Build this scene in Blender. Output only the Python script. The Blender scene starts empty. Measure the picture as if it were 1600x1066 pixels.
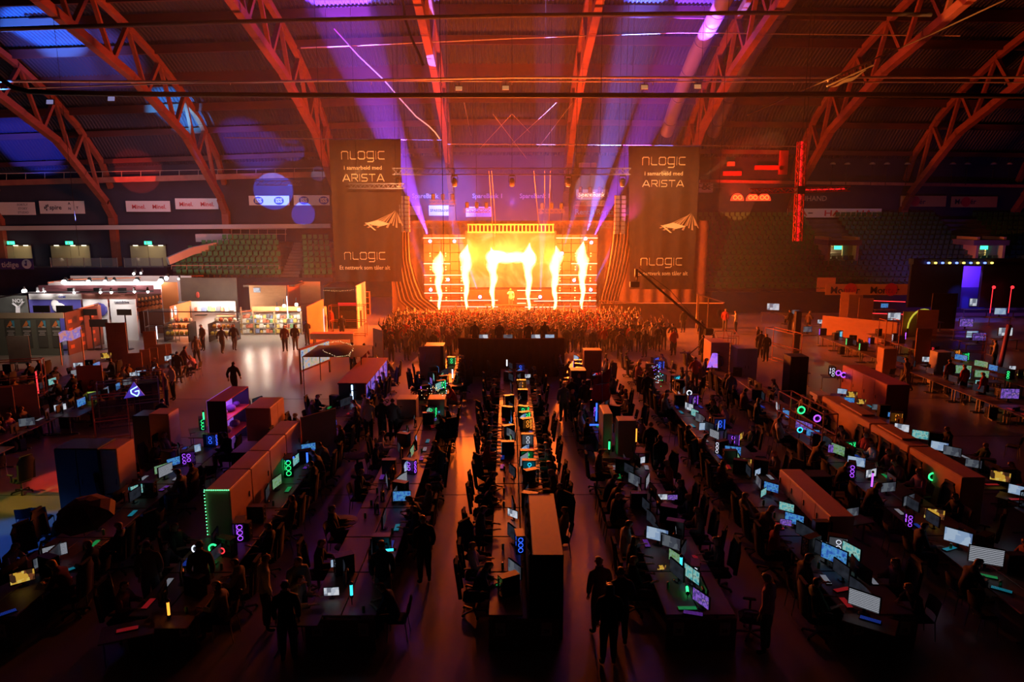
import bpy, bmesh, math, random
from mathutils import Vector, Matrix
random.seed(7)
PI = math.pi
S = bpy.context.scene
COL = S.collection

# ------------------------------------------------------------------ camera, world, exposure, main lights
F_PX = 1100.0                       # focal length in pixels of a 1600 px wide frame
PITCH = math.atan(200 / F_PX)
YAW = math.atan(5 / F_PX)
CAM_H = 9.0
cam = bpy.data.cameras.new('camera')
cam.sensor_width = 36.0
cam.lens = 36.0 * F_PX / 1600.0
cam.clip_end = 400
camo = bpy.data.objects.new('camera', cam)
camo.location = (0, 0, CAM_H)
camo.rotation_euler = (PI / 2 - PITCH, 0, -YAW)
COL.objects.link(camo)
S.camera = camo

w = bpy.data.worlds.new('world'); S.world = w; w.use_nodes = True
w.node_tree.nodes['Background'].inputs[0].default_value = (0.26, 0.09, 0.10, 1)
w.node_tree.nodes['Background'].inputs[1].default_value = 0.008
S.view_settings.view_transform = 'Standard'
S.view_settings.look = 'None'
S.view_settings.exposure = 0.0
S.view_settings.gamma = 1.0
S.view_settings.use_curve_mapping = False
S.cycles.use_denoising = True
S.cycles.max_bounces = 5
S.cycles.diffuse_bounces = 2
S.cycles.glossy_bounces = 2
S.cycles.transmission_bounces = 2
S.cycles.transparent_max_bounces = 24
S.cycles.volume_bounces = 1
S.cycles.volume_step_rate = 4.0
S.cycles.sample_clamp_indirect = 4.0
S.cycles.use_light_tree = True

cp, sp, ca, sa = math.cos(PITCH), math.sin(PITCH), math.cos(YAW), math.sin(YAW)
def _ray(u, v):
    x = (u - 800) / F_PX; y = (533 - v) / F_PX
    yr = cp + y * sp; h = -sp + y * cp
    return Vector((x * ca + yr * sa, -x * sa + yr * ca, h))
def atY(u, v, Y):
    """world point seen at a photo position on the plane y = Y"""
    d = _ray(u, v); return Vector((0, 0, CAM_H)) + d * (Y / d.y)
def atZ(u, v, Z=0.0):
    d = _ray(u, v); return Vector((0, 0, CAM_H)) + d * ((Z - CAM_H) / d.z)
def atX(u, v, X):
    d = _ray(u, v); return Vector((0, 0, CAM_H)) + d * (X / d.x)

def light(name, kind, loc, energy, color, to=None, size=0.3, angle=None, blend=0.3):
    l = bpy.data.lights.new(name, kind); l.energy = energy; l.color = color
    if kind == 'AREA': l.size = size
    elif kind != 'SUN': l.shadow_soft_size = size
    if kind == 'SPOT': l.spot_size = math.radians(angle or 40); l.spot_blend = blend
    o = bpy.data.objects.new(name, l); COL.objects.link(o); o.location = loc
    if to is not None:
        o.rotation_euler = (Vector(to) - Vector(loc)).to_track_quat('-Z', 'Y').to_euler()
    return o

STAGE_Y = 56.0
FLAME_U = [(687, 486, 398), (729, 486, 388), (770, 487, 392), (826, 488, 386), (867, 489, 390), (909, 488, 384)]
FLAMES = []
for (u, v0, v1) in FLAME_U:
    a = atY(u, v0, STAGE_Y - .4); b = atY(u, v1, STAGE_Y - .4)
    FLAMES.append((a, b))
FLAME_COL = (1.0, 0.125, 0.010)
for i, (a, b) in enumerate(FLAMES):       # the light each flame jet gives off
    light('flame_light', 'POINT', a.lerp(b, .85), 7600, FLAME_COL, size=.35)
# pyro burst before the screen
light('flame_light', 'POINT', atY(797, 396, STAGE_Y + .6), 2600, (1, .26, .04), size=.5)

def stage_spot(u, v, u2, v2, col, en, ang, Y=STAGE_Y + 1.0, Y2=None):
    a = atY(u, v, Y); b = atY(u2, v2, Y2 or Y); a = a + (b - a).normalized() * .45 + Vector((0, -.15, 0))
    return light('beam_light', 'SPOT', a, en, col, to=b, size=.05, angle=ang, blend=.25)
VIO = (.26, .06, 1.0); BLU = (.10, .16, 1.0); LAV = (.40, .28, 1.0)
BEAMS = [  # lamp position, aim, colour, power, cone
    (672, 376, 598, 180, VIO, 1080000, 17), (673, 452, 655, 402, BLU, 94500, 8), (750, 463, 690, 300, BLU, 315000, 7.5),
    (700, 436, 688, 390, LAV, 37800, 7), (710, 376, 702, 300, BLU, 157500, 9),
    (844, 463, 850, 300, LAV, 252000, 8), (897, 437, 920, 330, LAV, 252000, 7), (878, 395, 898, 330, BLU, 189000, 9),
    (924, 378, 1000, 215, VIO, 585000, 15), (923, 452, 1000, 300, BLU, 283500, 6.5), (915, 372, 960, 200, BLU, 675000, 14),
]
for (u, v, u2, v2, c, e, a) in BEAMS:
    stage_spot(u, v, u2, v2, c, e, a)
# moving heads on the trusses painting walls and roof
def head_light(src, dst, col, en, ang, blend=.12): light('head_or_fill_light', 'SPOT', Vector(src) + Vector((0, -.7, -.9)), en, col, to=dst, size=.04, angle=ang, blend=blend)
# ------------------------------------------------------------------ materials
MATS = {}
def mat(name, col, rough=.6, metal=0., emit=None, es=0., alpha=None, spec=None):
    if name in MATS: return MATS[name]
    m = bpy.data.materials.new(name); m.use_nodes = True
    b = m.node_tree.nodes['Principled BSDF']
    b.inputs['Base Color'].default_value = (*col, 1); b.inputs['Roughness'].default_value = rough
    b.inputs['Metallic'].default_value = metal
    if spec is not None: b.inputs['Specular IOR Level'].default_value = spec
    if emit: b.inputs['Emission Color'].default_value = (*emit, 1); b.inputs['Emission Strength'].default_value = es
    if alpha is not None: b.inputs['Alpha'].default_value = alpha
    m.diffuse_color = (*col, 1)
    MATS[name] = m
    return m
def noisy(name, c1, c2, scale=3., rough=.7, bump=0., metal=0., detail=4, rough2=None, stretch=None):
    if name in MATS: return MATS[name]
    m = mat(name, c1, rough, metal); nt = m.node_tree; b = nt.nodes['Principled BSDF']
    tc = nt.nodes.new('ShaderNodeTexCoord'); n = nt.nodes.new('ShaderNodeTexNoise'); r = nt.nodes.new('ShaderNodeValToRGB')
    n.inputs['Scale'].default_value = scale; n.inputs['Detail'].default_value = detail
    if stretch:
        mp = nt.nodes.new('ShaderNodeMapping'); mp.inputs['Scale'].default_value = stretch
        nt.links.new(tc.outputs['Object'], mp.inputs[0]); nt.links.new(mp.outputs[0], n.inputs['Vector'])
    else: nt.links.new(tc.outputs['Object'], n.inputs['Vector'])
    r.color_ramp.elements[0].color = (*c1, 1); r.color_ramp.elements[0].position = .3
    r.color_ramp.elements[1].color = (*c2, 1); r.color_ramp.elements[1].position = .7
    nt.links.new(n.outputs[0], r.inputs[0]); nt.links.new(r.outputs[0], b.inputs['Base Color'])
    if rough2 is not None:
        mr = nt.nodes.new('ShaderNodeMapRange'); mr.inputs[3].default_value = rough; mr.inputs[4].default_value = rough2
        nt.links.new(n.outputs[0], mr.inputs[0]); nt.links.new(mr.outputs[0], b.inputs['Roughness'])
    if bump:
        bp = nt.nodes.new('ShaderNodeBump'); bp.inputs['Strength'].default_value = bump
        nt.links.new(n.outputs[0], bp.inputs['Height']); nt.links.new(bp.outputs[0], b.inputs['Normal'])
    return m
def glow(name, col, s, sample=False):
    m = mat(name, tuple(min(1, c * .3) for c in col), .4, 0, col, s)
    if not sample:
        try: m.cycles.emission_sampling = 'NONE'
        except Exception: pass
    return m
def screen_mat(name, cols, s=2., scale=6., kind='noise'):
    """a lit display showing blocks of colour"""
    if name in MATS: return MATS[name]
    m = mat(name, (.01, .01, .012), .25); nt = m.node_tree; b = nt.nodes['Principled BSDF']
    tc = nt.nodes.new('ShaderNodeTexCoord'); r = nt.nodes.new('ShaderNodeValToRGB')
    if kind == 'noise':
        n = nt.nodes.new('ShaderNodeTexNoise'); n.inputs['Scale'].default_value = scale; n.inputs['Detail'].default_value = 3; src = n.outputs[0]
    elif kind == 'cells':
        n = nt.nodes.new('ShaderNodeTexVoronoi'); n.distance = 'CHEBYCHEV'; n.inputs['Scale'].default_value = scale
        sx = nt.nodes.new('ShaderNodeSeparateColor'); nt.links.new(n.outputs['Color'], sx.inputs[0]); src = sx.outputs[0]
    else:
        n = nt.nodes.new('ShaderNodeTexWave'); n.bands_direction = 'Z'; n.inputs['Scale'].default_value = scale; n.inputs['Distortion'].default_value = 0.6; src = n.outputs['Fac']
    nt.links.new(tc.outputs['Object'], n.inputs['Vector'])
    nt.links.new(src, r.inputs[0]); r.color_ramp.interpolation = 'CONSTANT' if kind != 'noise' else 'LINEAR'
    els = r.color_ramp.elements
    while len(els) < len(cols): els.new(.5)
    for i, c in enumerate(cols):
        els[i].position = (i / len(cols)) if kind != 'noise' else .3 + .4 * i / max(1, len(cols) - 1)
        els[i].color = (*c, 1)
    nt.links.new(r.outputs[0], b.inputs['Emission Color']); b.inputs['Emission Strength'].default_value = s
    try: m.cycles.emission_sampling = 'NONE'
    except Exception: pass
    return m

# ------------------------------------------------------------------ mesh helpers
class MB:
    def __init__(s): s.v = []; s.f = []; s.m = []; s.sm = []
    def add(s, vs, fs, mi=0, smooth=False):
        o = len(s.v); s.v += [tuple(p) for p in vs]
        for f in fs: s.f.append(tuple(i + o for i in f)); s.m.append(mi); s.sm.append(smooth)
        return s
    def box(s, c, d, rz=0, mi=0, M=None, taper=1.0):
        x, y, z = d[0] / 2, d[1] / 2, d[2] / 2
        vs = [(-x, -y, -z), (x, -y, -z), (x, y, -z), (-x, y, -z), (-x * taper, -y * taper, z), (x * taper, -y * taper, z), (x * taper, y * taper, z), (-x * taper, y * taper, z)]
        R = M if M is not None else Matrix.Rotation(rz, 3, 'Z')
        c = Vector(c); vs = [R @ Vector(p) + c for p in vs]
        return s.add(vs, [(0, 3, 2, 1), (4, 5, 6, 7), (0, 1, 5, 4), (1, 2, 6, 5), (2, 3, 7, 6), (3, 0, 4, 7)], mi)
    def rbox(s, c, d, r=.02, rz=0, mi=0, M=None):
        """box with chamfered upright edges"""
        x, y, z = d[0] / 2, d[1] / 2, d[2] / 2; r = min(r, x * .9, y * .9)
        ring = [(-x + r, -y), (x - r, -y), (x, -y + r), (x, y - r), (x - r, y), (-x + r, y), (-x, y - r), (-x, -y + r)]
        R = M if M is not None else Matrix.Rotation(rz, 3, 'Z'); c = Vector(c); vs = []
        for zz, k in ((-z, .0), (z - r, 0.), (z, r)):
            for (a, b) in ring: vs.append(R @ Vector((a * (1 - k / x), b * (1 - k / y), zz)) + c)
        fs = [tuple(range(7, -1, -1)), tuple(range(16, 24))]
        for l in (0, 8):
            for i in range(8): j = (i + 1) % 8; fs.append((l + i, l + j, l + 8 + j, l + 8 + i))
        return s.add(vs, fs, mi)
    def bar(s, a, b, w, h=None, mi=0):
        """rectangular bar from a to b"""
        a, b = Vector(a), Vector(b); d = b - a; L = d.length
        if L < 1e-6: return s
        q = d.to_track_quat('Y', 'Z').to_matrix(); return s.box((a + b) / 2, (w, L, h or w), M=q, mi=mi)
    def tube(s, pts, r, n=8, mi=0, cap=True, smooth=True):
        pts = [Vector(p) for p in pts]; k = len(pts); rs = r if isinstance(r, (list, tuple)) else [r] * k; vs = []; fs = []
        up = Vector((0, 0, 1))
        for i, p in enumerate(pts):
            d = (pts[min(i + 1, k - 1)] - pts[max(i - 1, 0)]).normalized()
            u = up if abs(d.z) < .95 else Vector((0, 1, 0))
            a = d.cross(u).normalized(); b = d.cross(a).normalized()
            for j in range(n):
                t = 2 * PI * j / n; vs.append(p + (a * math.cos(t) + b * math.sin(t)) * rs[i])
        for i in range(k - 1):
            for j in range(n): jj = (j + 1) % n; fs.append((i * n + j, i * n + jj, (i + 1) * n + jj, (i + 1) * n + j))
        if cap: fs.append(tuple(range(n))); fs.append(tuple(range(k * n - 1, (k - 1) * n - 1, -1)))
        return s.add(vs, fs, mi, smooth)
    def lathe(s, prof, c=(0, 0, 0), n=12, mi=0, M=None, sx=1, sy=1, smooth=True):
        vs = []; fs = []; c = Vector(c)
        for (r, z) in prof:
            for j in range(n):
                p = Vector((r * math.cos(2 * PI * j / n) * sx, r * math.sin(2 * PI * j / n) * sy, z))
                vs.append((M @ p if M is not None else p) + c)
        k = len(prof)
        for i in range(k - 1):
            for j in range(n): jj = (j + 1) % n; fs.append((i * n + j, i * n + jj, (i + 1) * n + jj, (i + 1) * n + j))
        fs.append(tuple(range(n - 1, -1, -1))); fs.append(tuple(range((k - 1) * n, k * n)))
        return s.add(vs, fs, mi, smooth)
    def ball(s, c, r, n=8, mi=0):
        if not isinstance(r, (list, tuple)): r = (r, r, r)
        k = max(4, n // 2 + 1)
        prof = [(math.sin(PI * (i + .001) / (k + .002 - 0)) if 0 < i < k else .02, -math.cos(PI * i / k)) for i in range(k + 1)]
        o = len(s.v); s.lathe(prof, (0, 0, 0), n, mi)
        for i in range(o, len(s.v)):
            x, y, z = s.v[i]; s.v[i] = (x * r[0] + c[0], y * r[1] + c[1], z * r[2] + c[2])
        return s
    def quad(s, a, b, c, d, mi=0): return s.add([a, b, c, d], [(0, 1, 2, 3)], mi)
    def sheet(s, fn, nu, nv, mi=0, smooth=True, thick=0.0):
        vs = [fn(i / nu, j / nv) for j in range(nv + 1) for i in range(nu + 1)]; W = nu + 1
        fs = [(j * W + i, j * W + i + 1, (j + 1) * W + i + 1, (j + 1) * W + i) for j in range(nv) for i in range(nu)]
        return s.add(vs, fs, mi, smooth)
    def build(s, name, mats, parent=None, loc=None):
        me = bpy.data.meshes.new(name); me.from_pydata(s.v, [], s.f)
        for m in (mats if isinstance(mats, (list, tuple)) else [mats]): me.materials.append(m)
        me.polygons.foreach_set('material_index', s.m); me.polygons.foreach_set('use_smooth', s.sm); me.update()
        o = bpy.data.objects.new(name, me); COL.objects.link(o)
        if parent is not None: o.parent = parent
        if loc is not None: o.location = loc
        return o
def tag(o, label=None, cat=None, group=None, kind=None):
    if label: o['label'] = label
    if cat: o['category'] = cat
    if group: o['group'] = group
    if kind: o['kind'] = kind
    return o
def thing(name, label, cat, loc=(0, 0, 0), rz=0, group=None):
    o = bpy.data.objects.new(name, None); COL.objects.link(o); o.location = loc; o.rotation_euler = (0, 0, rz)
    return tag(o, label, cat, group)
def children_map():
    d = {}
    for o in COL.objects:
        if o.parent: d.setdefault(o.parent.name, []).append(o)
    return d
KIDS = {}
def dup(root, loc, rz=0, label=None, group=None, scale=None, swap=None):
    """copy of a thing with its parts and their sub-parts; swap: {material name: new material} on the copied parts"""
    if root.name not in KIDS:
        cm = children_map(); KIDS[root.name] = [(c, cm.get(c.name, [])) for c in cm.get(root.name, [])]
    def cp1(o):
        c = o.copy(); COL.objects.link(c)
        if swap and c.type == 'MESH':
            for sl in c.material_slots:
                if sl.material and sl.material.name in swap:
                    nm = swap[sl.material.name]; sl.link = 'OBJECT'; sl.material = nm
        return c
    r = cp1(root); r.location = loc; r.rotation_euler = (0, 0, rz)
    if scale: r.scale = (scale,) * 3 if not isinstance(scale, tuple) else scale
    if label: r['label'] = label
    if group: r['group'] = group
    for ch, gs in KIDS[root.name]:
        c = cp1(ch); c.parent = r
        for g in gs: d = cp1(g); d.parent = c
    return r
def interp(pts, x):
    if x <= pts[0][0]: a, b = pts[0], pts[1]
    elif x >= pts[-1][0]: a, b = pts[-2], pts[-1]
    else:
        for a, b in zip(pts, pts[1:]):
            if a[0] <= x <= b[0]: break
    return a[1] + (b[1] - a[1]) * (x - a[0]) / (b[0] - a[0])
TEXTS = []
def text_mb(mb, s, x0, z0, h, mi=0, align='c', wscale=1.0, bold=0.0):
    """adds real lettering (x right, z up, facing -y) to mesh builder mb"""
    cu = bpy.data.curves.new('lettering', 'FONT'); cu.body = s; cu.size = h * 1.38; cu.resolution_u = 2; cu.offset = bold
    cu.align_x = {'c': 'CENTER', 'l': 'LEFT', 'r': 'RIGHT'}[align]
    o = bpy.data.objects.new('lettering', cu); COL.objects.link(o)
    bpy.context.view_layer.update()
    me = o.to_mesh()
    vs = [(x0 + v.co.x * wscale, 0, z0 + v.co.y) for v in me.vertices]; fs = [tuple(p.vertices) for p in me.polygons]
    o.to_mesh_clear(); bpy.data.objects.remove(o); bpy.data.curves.remove(cu)
    return mb.add(vs, fs, mi)
# angular rounded lettering drawn as strokes on a 1 x 1.5 cell
GL = {
 'n': (1, [[(0, 0), (0, .85), (.15, 1), (.85, 1), (1, .85), (1, 0)]]),
 'L': (.85, [[(0, 1), (0, .15), (.12, 0), (.85, 0)]]),
 'o': (1, [[(.15, 0), (0, .15), (0, .85), (.15, 1), (.85, 1), (1, .85), (1, .15), (.85, 0), (.15, 0)]]),
 'g': (1, [[(1, .1), (.15, .1), (0, .25), (0, .85), (.15, 1), (1, 1), (1, -.2), (.85, -.35), (.1, -.35)]]),
 'i': (.0, [[(0, 0), (0, 1)]]),
 'c': (.9, [[(.9, 1), (.15, 1), (0, .85), (0, .15), (.15, 0), (.9, 0)]]),
 'A': (1.2, [[(0, 0), (.55, 1), (.7, 1), (1.2, 0)], [(.35, .25), (.95, .25)]]),
 'R': (1, [[(0, 0), (0, 1), (.85, 1), (1, .85), (1, .6), (.85, .45), (.2, .45)], [(.55, .45), (1, 0)]]),
 'I': (.0, [[(0, 0), (0, 1)]]),
 'S': (.95, [[(.95, 1), (.15, 1), (0, .85), (0, .65), (.15, .52), (.8, .48), (.95, .35), (.95, .15), (.8, 0), (0, 0)]]),
 'T': (1, [[(0, 1), (1, 1)], [(.5, 1), (.5, 0)]]),
}
def stroke_text(mb, s, xc, z0, h, width, mi=0, gap=.38, th=.13):
    tot = sum(GL[c][0] for c in s) + gap * (len(s) - 1); k = width / tot; x = xc - width / 2
    for c in s:
        wd, strokes = GL[c]
        for st in strokes:
            for a, b in zip(st, st[1:]):
                pa = Vector((x + a[0] * k, 0, z0 + a[1] * h)); pb = Vector((x + b[0] * k, 0, z0 + b[1] * h)); d = (pb - pa).normalized() * th * h * .5
                mb.bar(pa - d, pb + d, .02, th * h, mi=mi)
        x += (wd + gap) * k
    return mb

# ------------------------------------------------------------------ the hall
def drop(X):
    return (max(0, -X - 6) * .033 if X < 0 else max(0, X - 6) * .011)
LOW = [(40, 25.0), (48, 23.3), (59, 20.5), (68, 16.8), (75, 11.3)]
UPP = [(40, 29.1), (48, 27.2), (56.4, 25.0), (62.4, 23.2), (68, 20.6), (72.2, 18.0), (76, 14.3)]
WALL_Y = 76.4
def roofz(X, Y): return interp(UPP, Y) + 1.1 - drop(X)
concrete = noisy('polished_concrete', (.26, .22, .20), (.34, .30, .27), .35, .24, rough2=.42, detail=8)
concrete.node_tree.nodes['Principled BSDF'].inputs['Specular IOR Level'].default_value = .7
deckm = mat('roof_deck_metal', (.045, .045, .085), .5, .3)
glulam = noisy('glulam_timber', (.22, .055, .035), (.29, .08, .05), 1.2, .65, stretch=(3, .6, 3))
purl = noisy('purlin_timber', (.06, .018, .022), (.08, .022, .03), 1.0, .7, stretch=(.4, 3, 3))
steel = mat('dark_steel', (.05, .045, .05), .5, .6)
black = mat('black_paint', (.012, .011, .012), .7)
pipe_m = mat('pipe_paint', (.45, .36, .32), .45, .2)
darkwall = noisy('dark_wall_cladding', (.026, .028, .055), (.04, .04, .075), .5, .85)
white_board = mat('white_painted_board', (.62, .58, .56), .6)

m = MB(); m.box((0, 45, -.15), (170, 92, .3)); tag(m.build('floor', concrete), kind='structure')
# expansion joints sawn in the floor
m = MB()
for Y in (21.6, 27.6, 33.6): m.box((0, Y, .001), (60, .03, .004))
tag(m.build('trim_1', mat('floor_joint', (.05, .045, .04), .9)), kind='structure')

def corr():
    """corrugated deck running down the slope, ribs every 0.33 m"""
    m = MB(); ys = [44, 48, 52, 56.4, 59.4, 62.4, 65.2, 68, 70, 72.2, 74.1, 76.4]; p = .33
    xs = []; X = -72
    while X < 66:
        xs += [(X, 0), (X + p * .32, 0), (X + p * .5, .1), (X + p * .82, .1)]; X += p
    W = len(xs); vs = []
    for Y in ys:
        z = interp(UPP, Y) + 1.15
        for (x, dz) in xs: vs.append((x, Y, z - drop(x) - dz))
    fs = [(j * W + i, (j + 1) * W + i, (j + 1) * W + i + 1, j * W + i + 1) for j in range(len(ys) - 1) for i in range(W - 1)]
    m.add(vs, fs)
    return m
tag(corr().build('ceiling', deckm), kind='structure')

def roof_pt(v, mid=True, off=.0):
    """where the sight line through photo row v meets the purlin level"""
    lo, hi = 46.0, 76.0
    for _ in range(40):
        Y = (lo + hi) / 2; z = atY(800, v, Y).z
        if z > interp(UPP, Y) + off: hi = Y
        else: lo = Y
    return Y
PURLINS = [(-12, .9), (27, .9), (70, .7), (121, 1.25), (161, .7), (196, .55), (238, .45)]
for v, dp in PURLINS:
    Y = roof_pt(v); z = interp(UPP, Y); m = MB()
    for a, b in ((-72, -54), (-54, -42), (-42, -30), (-30, -18), (-18, -6), (-6, 6), (6, 18), (18, 30), (30, 42), (42, 54), (54, 66)):
        m.bar((a, Y, z + dp / 2 + .02 - drop(a)), (b, Y, z + dp / 2 + .02 - drop(b)), .28, dp)
    tag(m.build('roof_purlin', purl), kind='structure')

TRUSS_X = [-66, -54, -42, -30, -18, -6, 6, 18, 30, 42, 54]
for tx in TRUSS_X:
    d = drop(tx); t = thing('roof_truss', None, None, (tx, 0, 0)); t['kind'] = 'structure'
    ys = [40, 44, 48, 53.5, 59, 63.5, 68, 71.5, 75]
    low = MB(); upp = MB(); web = MB()
    for a, b in zip(ys, ys[1:]):
        low.bar((0, a - .05, interp(LOW, a) - d), (0, b + .05, interp(LOW, b) - d), .55, .62)
        upp.bar((0, a - .05, interp(UPP, a) - d), (0, b + .05, interp(UPP, b) - d), .42, .5)
    low.bar((0, 74.8, interp(LOW, 75) - d), (0, 76.2, 9.6 - d), .55, .7)
    upp.bar((0, 75, interp(UPP, 75) - d), (0, 76.2, 12.8 - d), .42, .5)
    k = 0; Y = 42.0
    while Y < 74:
        st = 2.6 if Y < 66 else 2.2; Yn = min(Y + st, 75)
        if k % 2 == 0: web.bar((0, Y, interp(LOW, Y) - d), (0, Yn, interp(UPP, Yn) - d), .34, .3)
        else: web.bar((0, Y, interp(UPP, Y) - d), (0, Yn - .4, interp(LOW, Yn - .4) - d), .3, .26)
        Y = Yn if k % 2 == 0 else Yn - .4; k += 1
    low.build('lower_chord', glulam, t); upp.build('upper_chord', glulam, t); web.build('web', glulam, t)
    # column at the wall
    cm = MB(); cm.box((0, 76.0, (10 - d) / 2), (.7, .6, 10 - d)); cm.build('column', glulam, t)

# back wall
m = MB(); m.box((-3, WALL_Y + .2, 8), (138, .4, 17)); tag(m.build('wall_back', darkwall), kind='structure')
# ------------------------------------------------------------------ wall furniture: ledge, gallery, signs, doors
sign_white = mat('sign_board', (.85, .80, .82), .5)
txt_dark = mat('sign_lettering_dark', (.05, .05, .08), .5)
txt_red = mat('sign_lettering_red', (.65, .05, .06), .5)
txt_blue = mat('sign_lettering_blue', (.03, .06, .5), .5)
txt_grey = mat('sign_lettering_grey', (.34, .34, .4), .5)
txt_white = mat('sign_lettering_white', (.8, .76, .72), .5)
purple_board = mat('sign_board_purple', (.09, .05, .22), .5)
red_board = mat('sign_board_red', (.6, .03, .03), .5)
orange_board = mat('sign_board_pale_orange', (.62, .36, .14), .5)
WY = 76.0
def wall_sign(name, u0, v0, u1, v1, Y, board, words, label, tm, group=None, extra=None):
    """a flat banner board with its lettering; words = [(text, u, v, height_px)]"""
    a = atY(u0, (v0 + v1) / 2, Y); b = atY(u1, (v0 + v1) / 2, Y); zt = atY((u0 + u1) / 2, v0, Y).z; zb = atY((u0 + u1) / 2, v1, Y).z
    cx = (a.x + b.x) / 2; t = thing(name, label, 'sign', (cx, Y, zb), 0, group)
    tilt = 0
    MB().box((0, 0, (zt - zb) / 2), (b.x - a.x, .06, zt - zb)).build('board', board, t)
    px = (b.x - a.x) / (u1 - u0)
    mb = MB()
    for (s, u, v, hp, *rest) in words:
        text_mb(mb, s, (u - (u0 + u1) / 2) * px, (v1 - v) * px - hp * px / 2, hp * px, 0, wscale=rest[0] if rest else 1.0, bold=.012)
    if words:
        o = mb.build('lettering', tm, t); o.location = (0, -.045, 0)
    if extra: extra(t, px, zt - zb, (u0 + u1) / 2, v1)
    return t
def disc(name, r, mt, t, x, z, y=-.04, n=20):
    mb = MB(); vs = [(r * math.cos(2 * PI * i / n), 0, r * math.sin(2 * PI * i / n)) for i in range(n)] + [(r * math.cos(2 * PI * i / n), -.012, r * math.sin(2 * PI * i / n)) for i in range(n)]
    mb.add(vs, [tuple(range(n, 2 * n))] + [(i, (i + 1) % n, n + (i + 1) % n, n + i) for i in range(n)]); o = mb.build(name, mt, t); o.location = (x, y, z); return o
wall_sign('wall_banner', -20, 316, 55, 336, WY, sign_white, [('STUDIO', 36, 332, 3.4), ('STORY', 36, 326, 3.4), ('SORTLY', 36, 320, 3.4)], 'pale wall banner with three stacked grey words at the outer end of the wall', txt_grey)
wall_sign('wall_banner', 62, 314, 132, 334, WY, sign_white, [('spire', 87, 324, 7), ('A', 109, 318, 4), ('N', 109, 326, 4), ('T', 121, 325, 4)], 'pale wall banner with grey lettering beside a black dotted cross mark', txt_dark,
          extra=lambda t, px, h, uc, v1: [MB().box((0, 0, 0), (1.6 * px, .02, 5 * px)).box((-2.5 * px, 0, -2 * px), (1.6 * px, .02, 4 * px)).box((2.5 * px, 0, 1.5 * px), (1.6 * px, .02, 4 * px)).box((0, 0, -5 * px), (1.6 * px, .02, 3 * px)).build('logo_mark', txt_dark, t, loc=((73 - uc) * px, -.05, (v1 - 323) * px))])
wall_sign('wall_banner', 197, 314, 266, 331, WY, sign_white, [('Minel.', 217, 323, 6.5), ('Minel.', 249, 323, 6.5)], 'white wall banner with one red word twice, nearer the exit doors', txt_red)
wall_sign('wall_banner', 274, 310, 341, 327, WY, sign_white, [('Minel.', 291, 319, 6.5), ('Minel.', 324, 319, 6.5)], 'white wall banner with one red word twice, nearer the green seats', txt_red)
def iss(us):
    def f(t, px, h, uc, v1):
        for u in us:
            o = disc('blue_oval', 6.2 * px, txt_blue, t, (u - uc) * px, h / 2 - .02); o.scale = (1.25, 1, 1)
            q = text_mb(MB(), 'ISS', 0, -3 * px, 6.5 * px, 0, wscale=1.0, bold=.03).build('white_letters', txt_white, t); q.location = ((u - uc) * px, -.07, h / 2)
    return f
wall_sign('wall_banner', 389, 306, 452, 321, WY, sign_white, [], 'white wall banner with two blue oval logos under the blue light patch', txt_blue, extra=iss([404, 436]))
wall_sign('wall_banner', 459, 305, 515, 321, WY, sign_white, [], 'white wall banner with two blue oval logos next to the brown stage banner', txt_blue, extra=iss([475, 506]))
wall_sign('wall_banner', 640, 322, 656, 336, WY, sign_white, [], 'short white banner on the wall beside the hanging loudspeakers', txt_dark)
wall_sign('wall_banner', 670, 321, 704, 337, WY, sign_white, [('SPAREBANK', 687, 329, 4)], 'white wall banner in the blue light behind the stage truss', txt_blue)
wall_sign('wall_banner', 728, 323, 768, 339, WY, sign_white, [('SPAREBANK', 748, 331, 4)], 'white wall banner behind the tall yellow hoist chains', txt_blue)
wall_sign('wall_banner', 643, 300, 692, 311, WY, darkwall, [('SpareBank 1', 668, 306, 7)], 'dark wall panel with grey lettering beside the hanging loudspeakers', txt_grey)
wall_sign('wall_banner', 738, 300, 786, 311, WY, darkwall, [('SpareBank 1', 762, 306, 7)], 'dark wall panel with grey lettering above the booth end of the screen', txt_grey)
wall_sign('wall_banner', 812, 300, 860, 311, WY, darkwall, [('SpareBank 1', 836, 306, 7)], 'dark wall panel with grey lettering above the far end of the screen', txt_grey)
wall_sign('wall_banner', 900, 296, 950, 312, WY, purple_board, [('SpareBank 1', 928, 304, 7)], 'purple wall panel with pale lettering in the round warm light patch', txt_white)
wall_sign('wall_banner', 898, 322, 962, 339, WY, red_board, [('Rental Rental', 930, 331, 8.5)], 'red wall banner with white lettering behind the lamp truss', txt_white)
wall_sign('wall_banner', 1092, 281, 1114, 301, WY, sign_white, [('&', 1103, 291, 11, 1.6)], 'small pale banner with black ring marks beside the brown stage banner', txt_dark)
wall_sign('wall_banner', 1230, 326, 1377, 340, WY, sign_white, [('HA', 1248, 333, 9, 1.5), ('HA', 1300, 333, 9, 1.5), ('HA', 1350, 333, 9, 1.5)], 'long pale wall banner with three pairs of dull red capitals', txt_red,
          extra=lambda t, px, h, uc, v1: [MB().box((x, 0, 0), (7 * px, .02, 1.6 * px)).build('stroke_mark', txt_dark, t, loc=(0, -.05, h / 2)) for x in ((1266 - uc) * px, (1318 - uc) * px, (1368 - uc) * px)])
wall_sign('wall_banner', 1238, 303, 1300, 315, WY, darkwall, [('BUHAND', 1269, 310, 8)], 'dark wall panel with faint grey capitals above the long pale banner', txt_grey)
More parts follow.
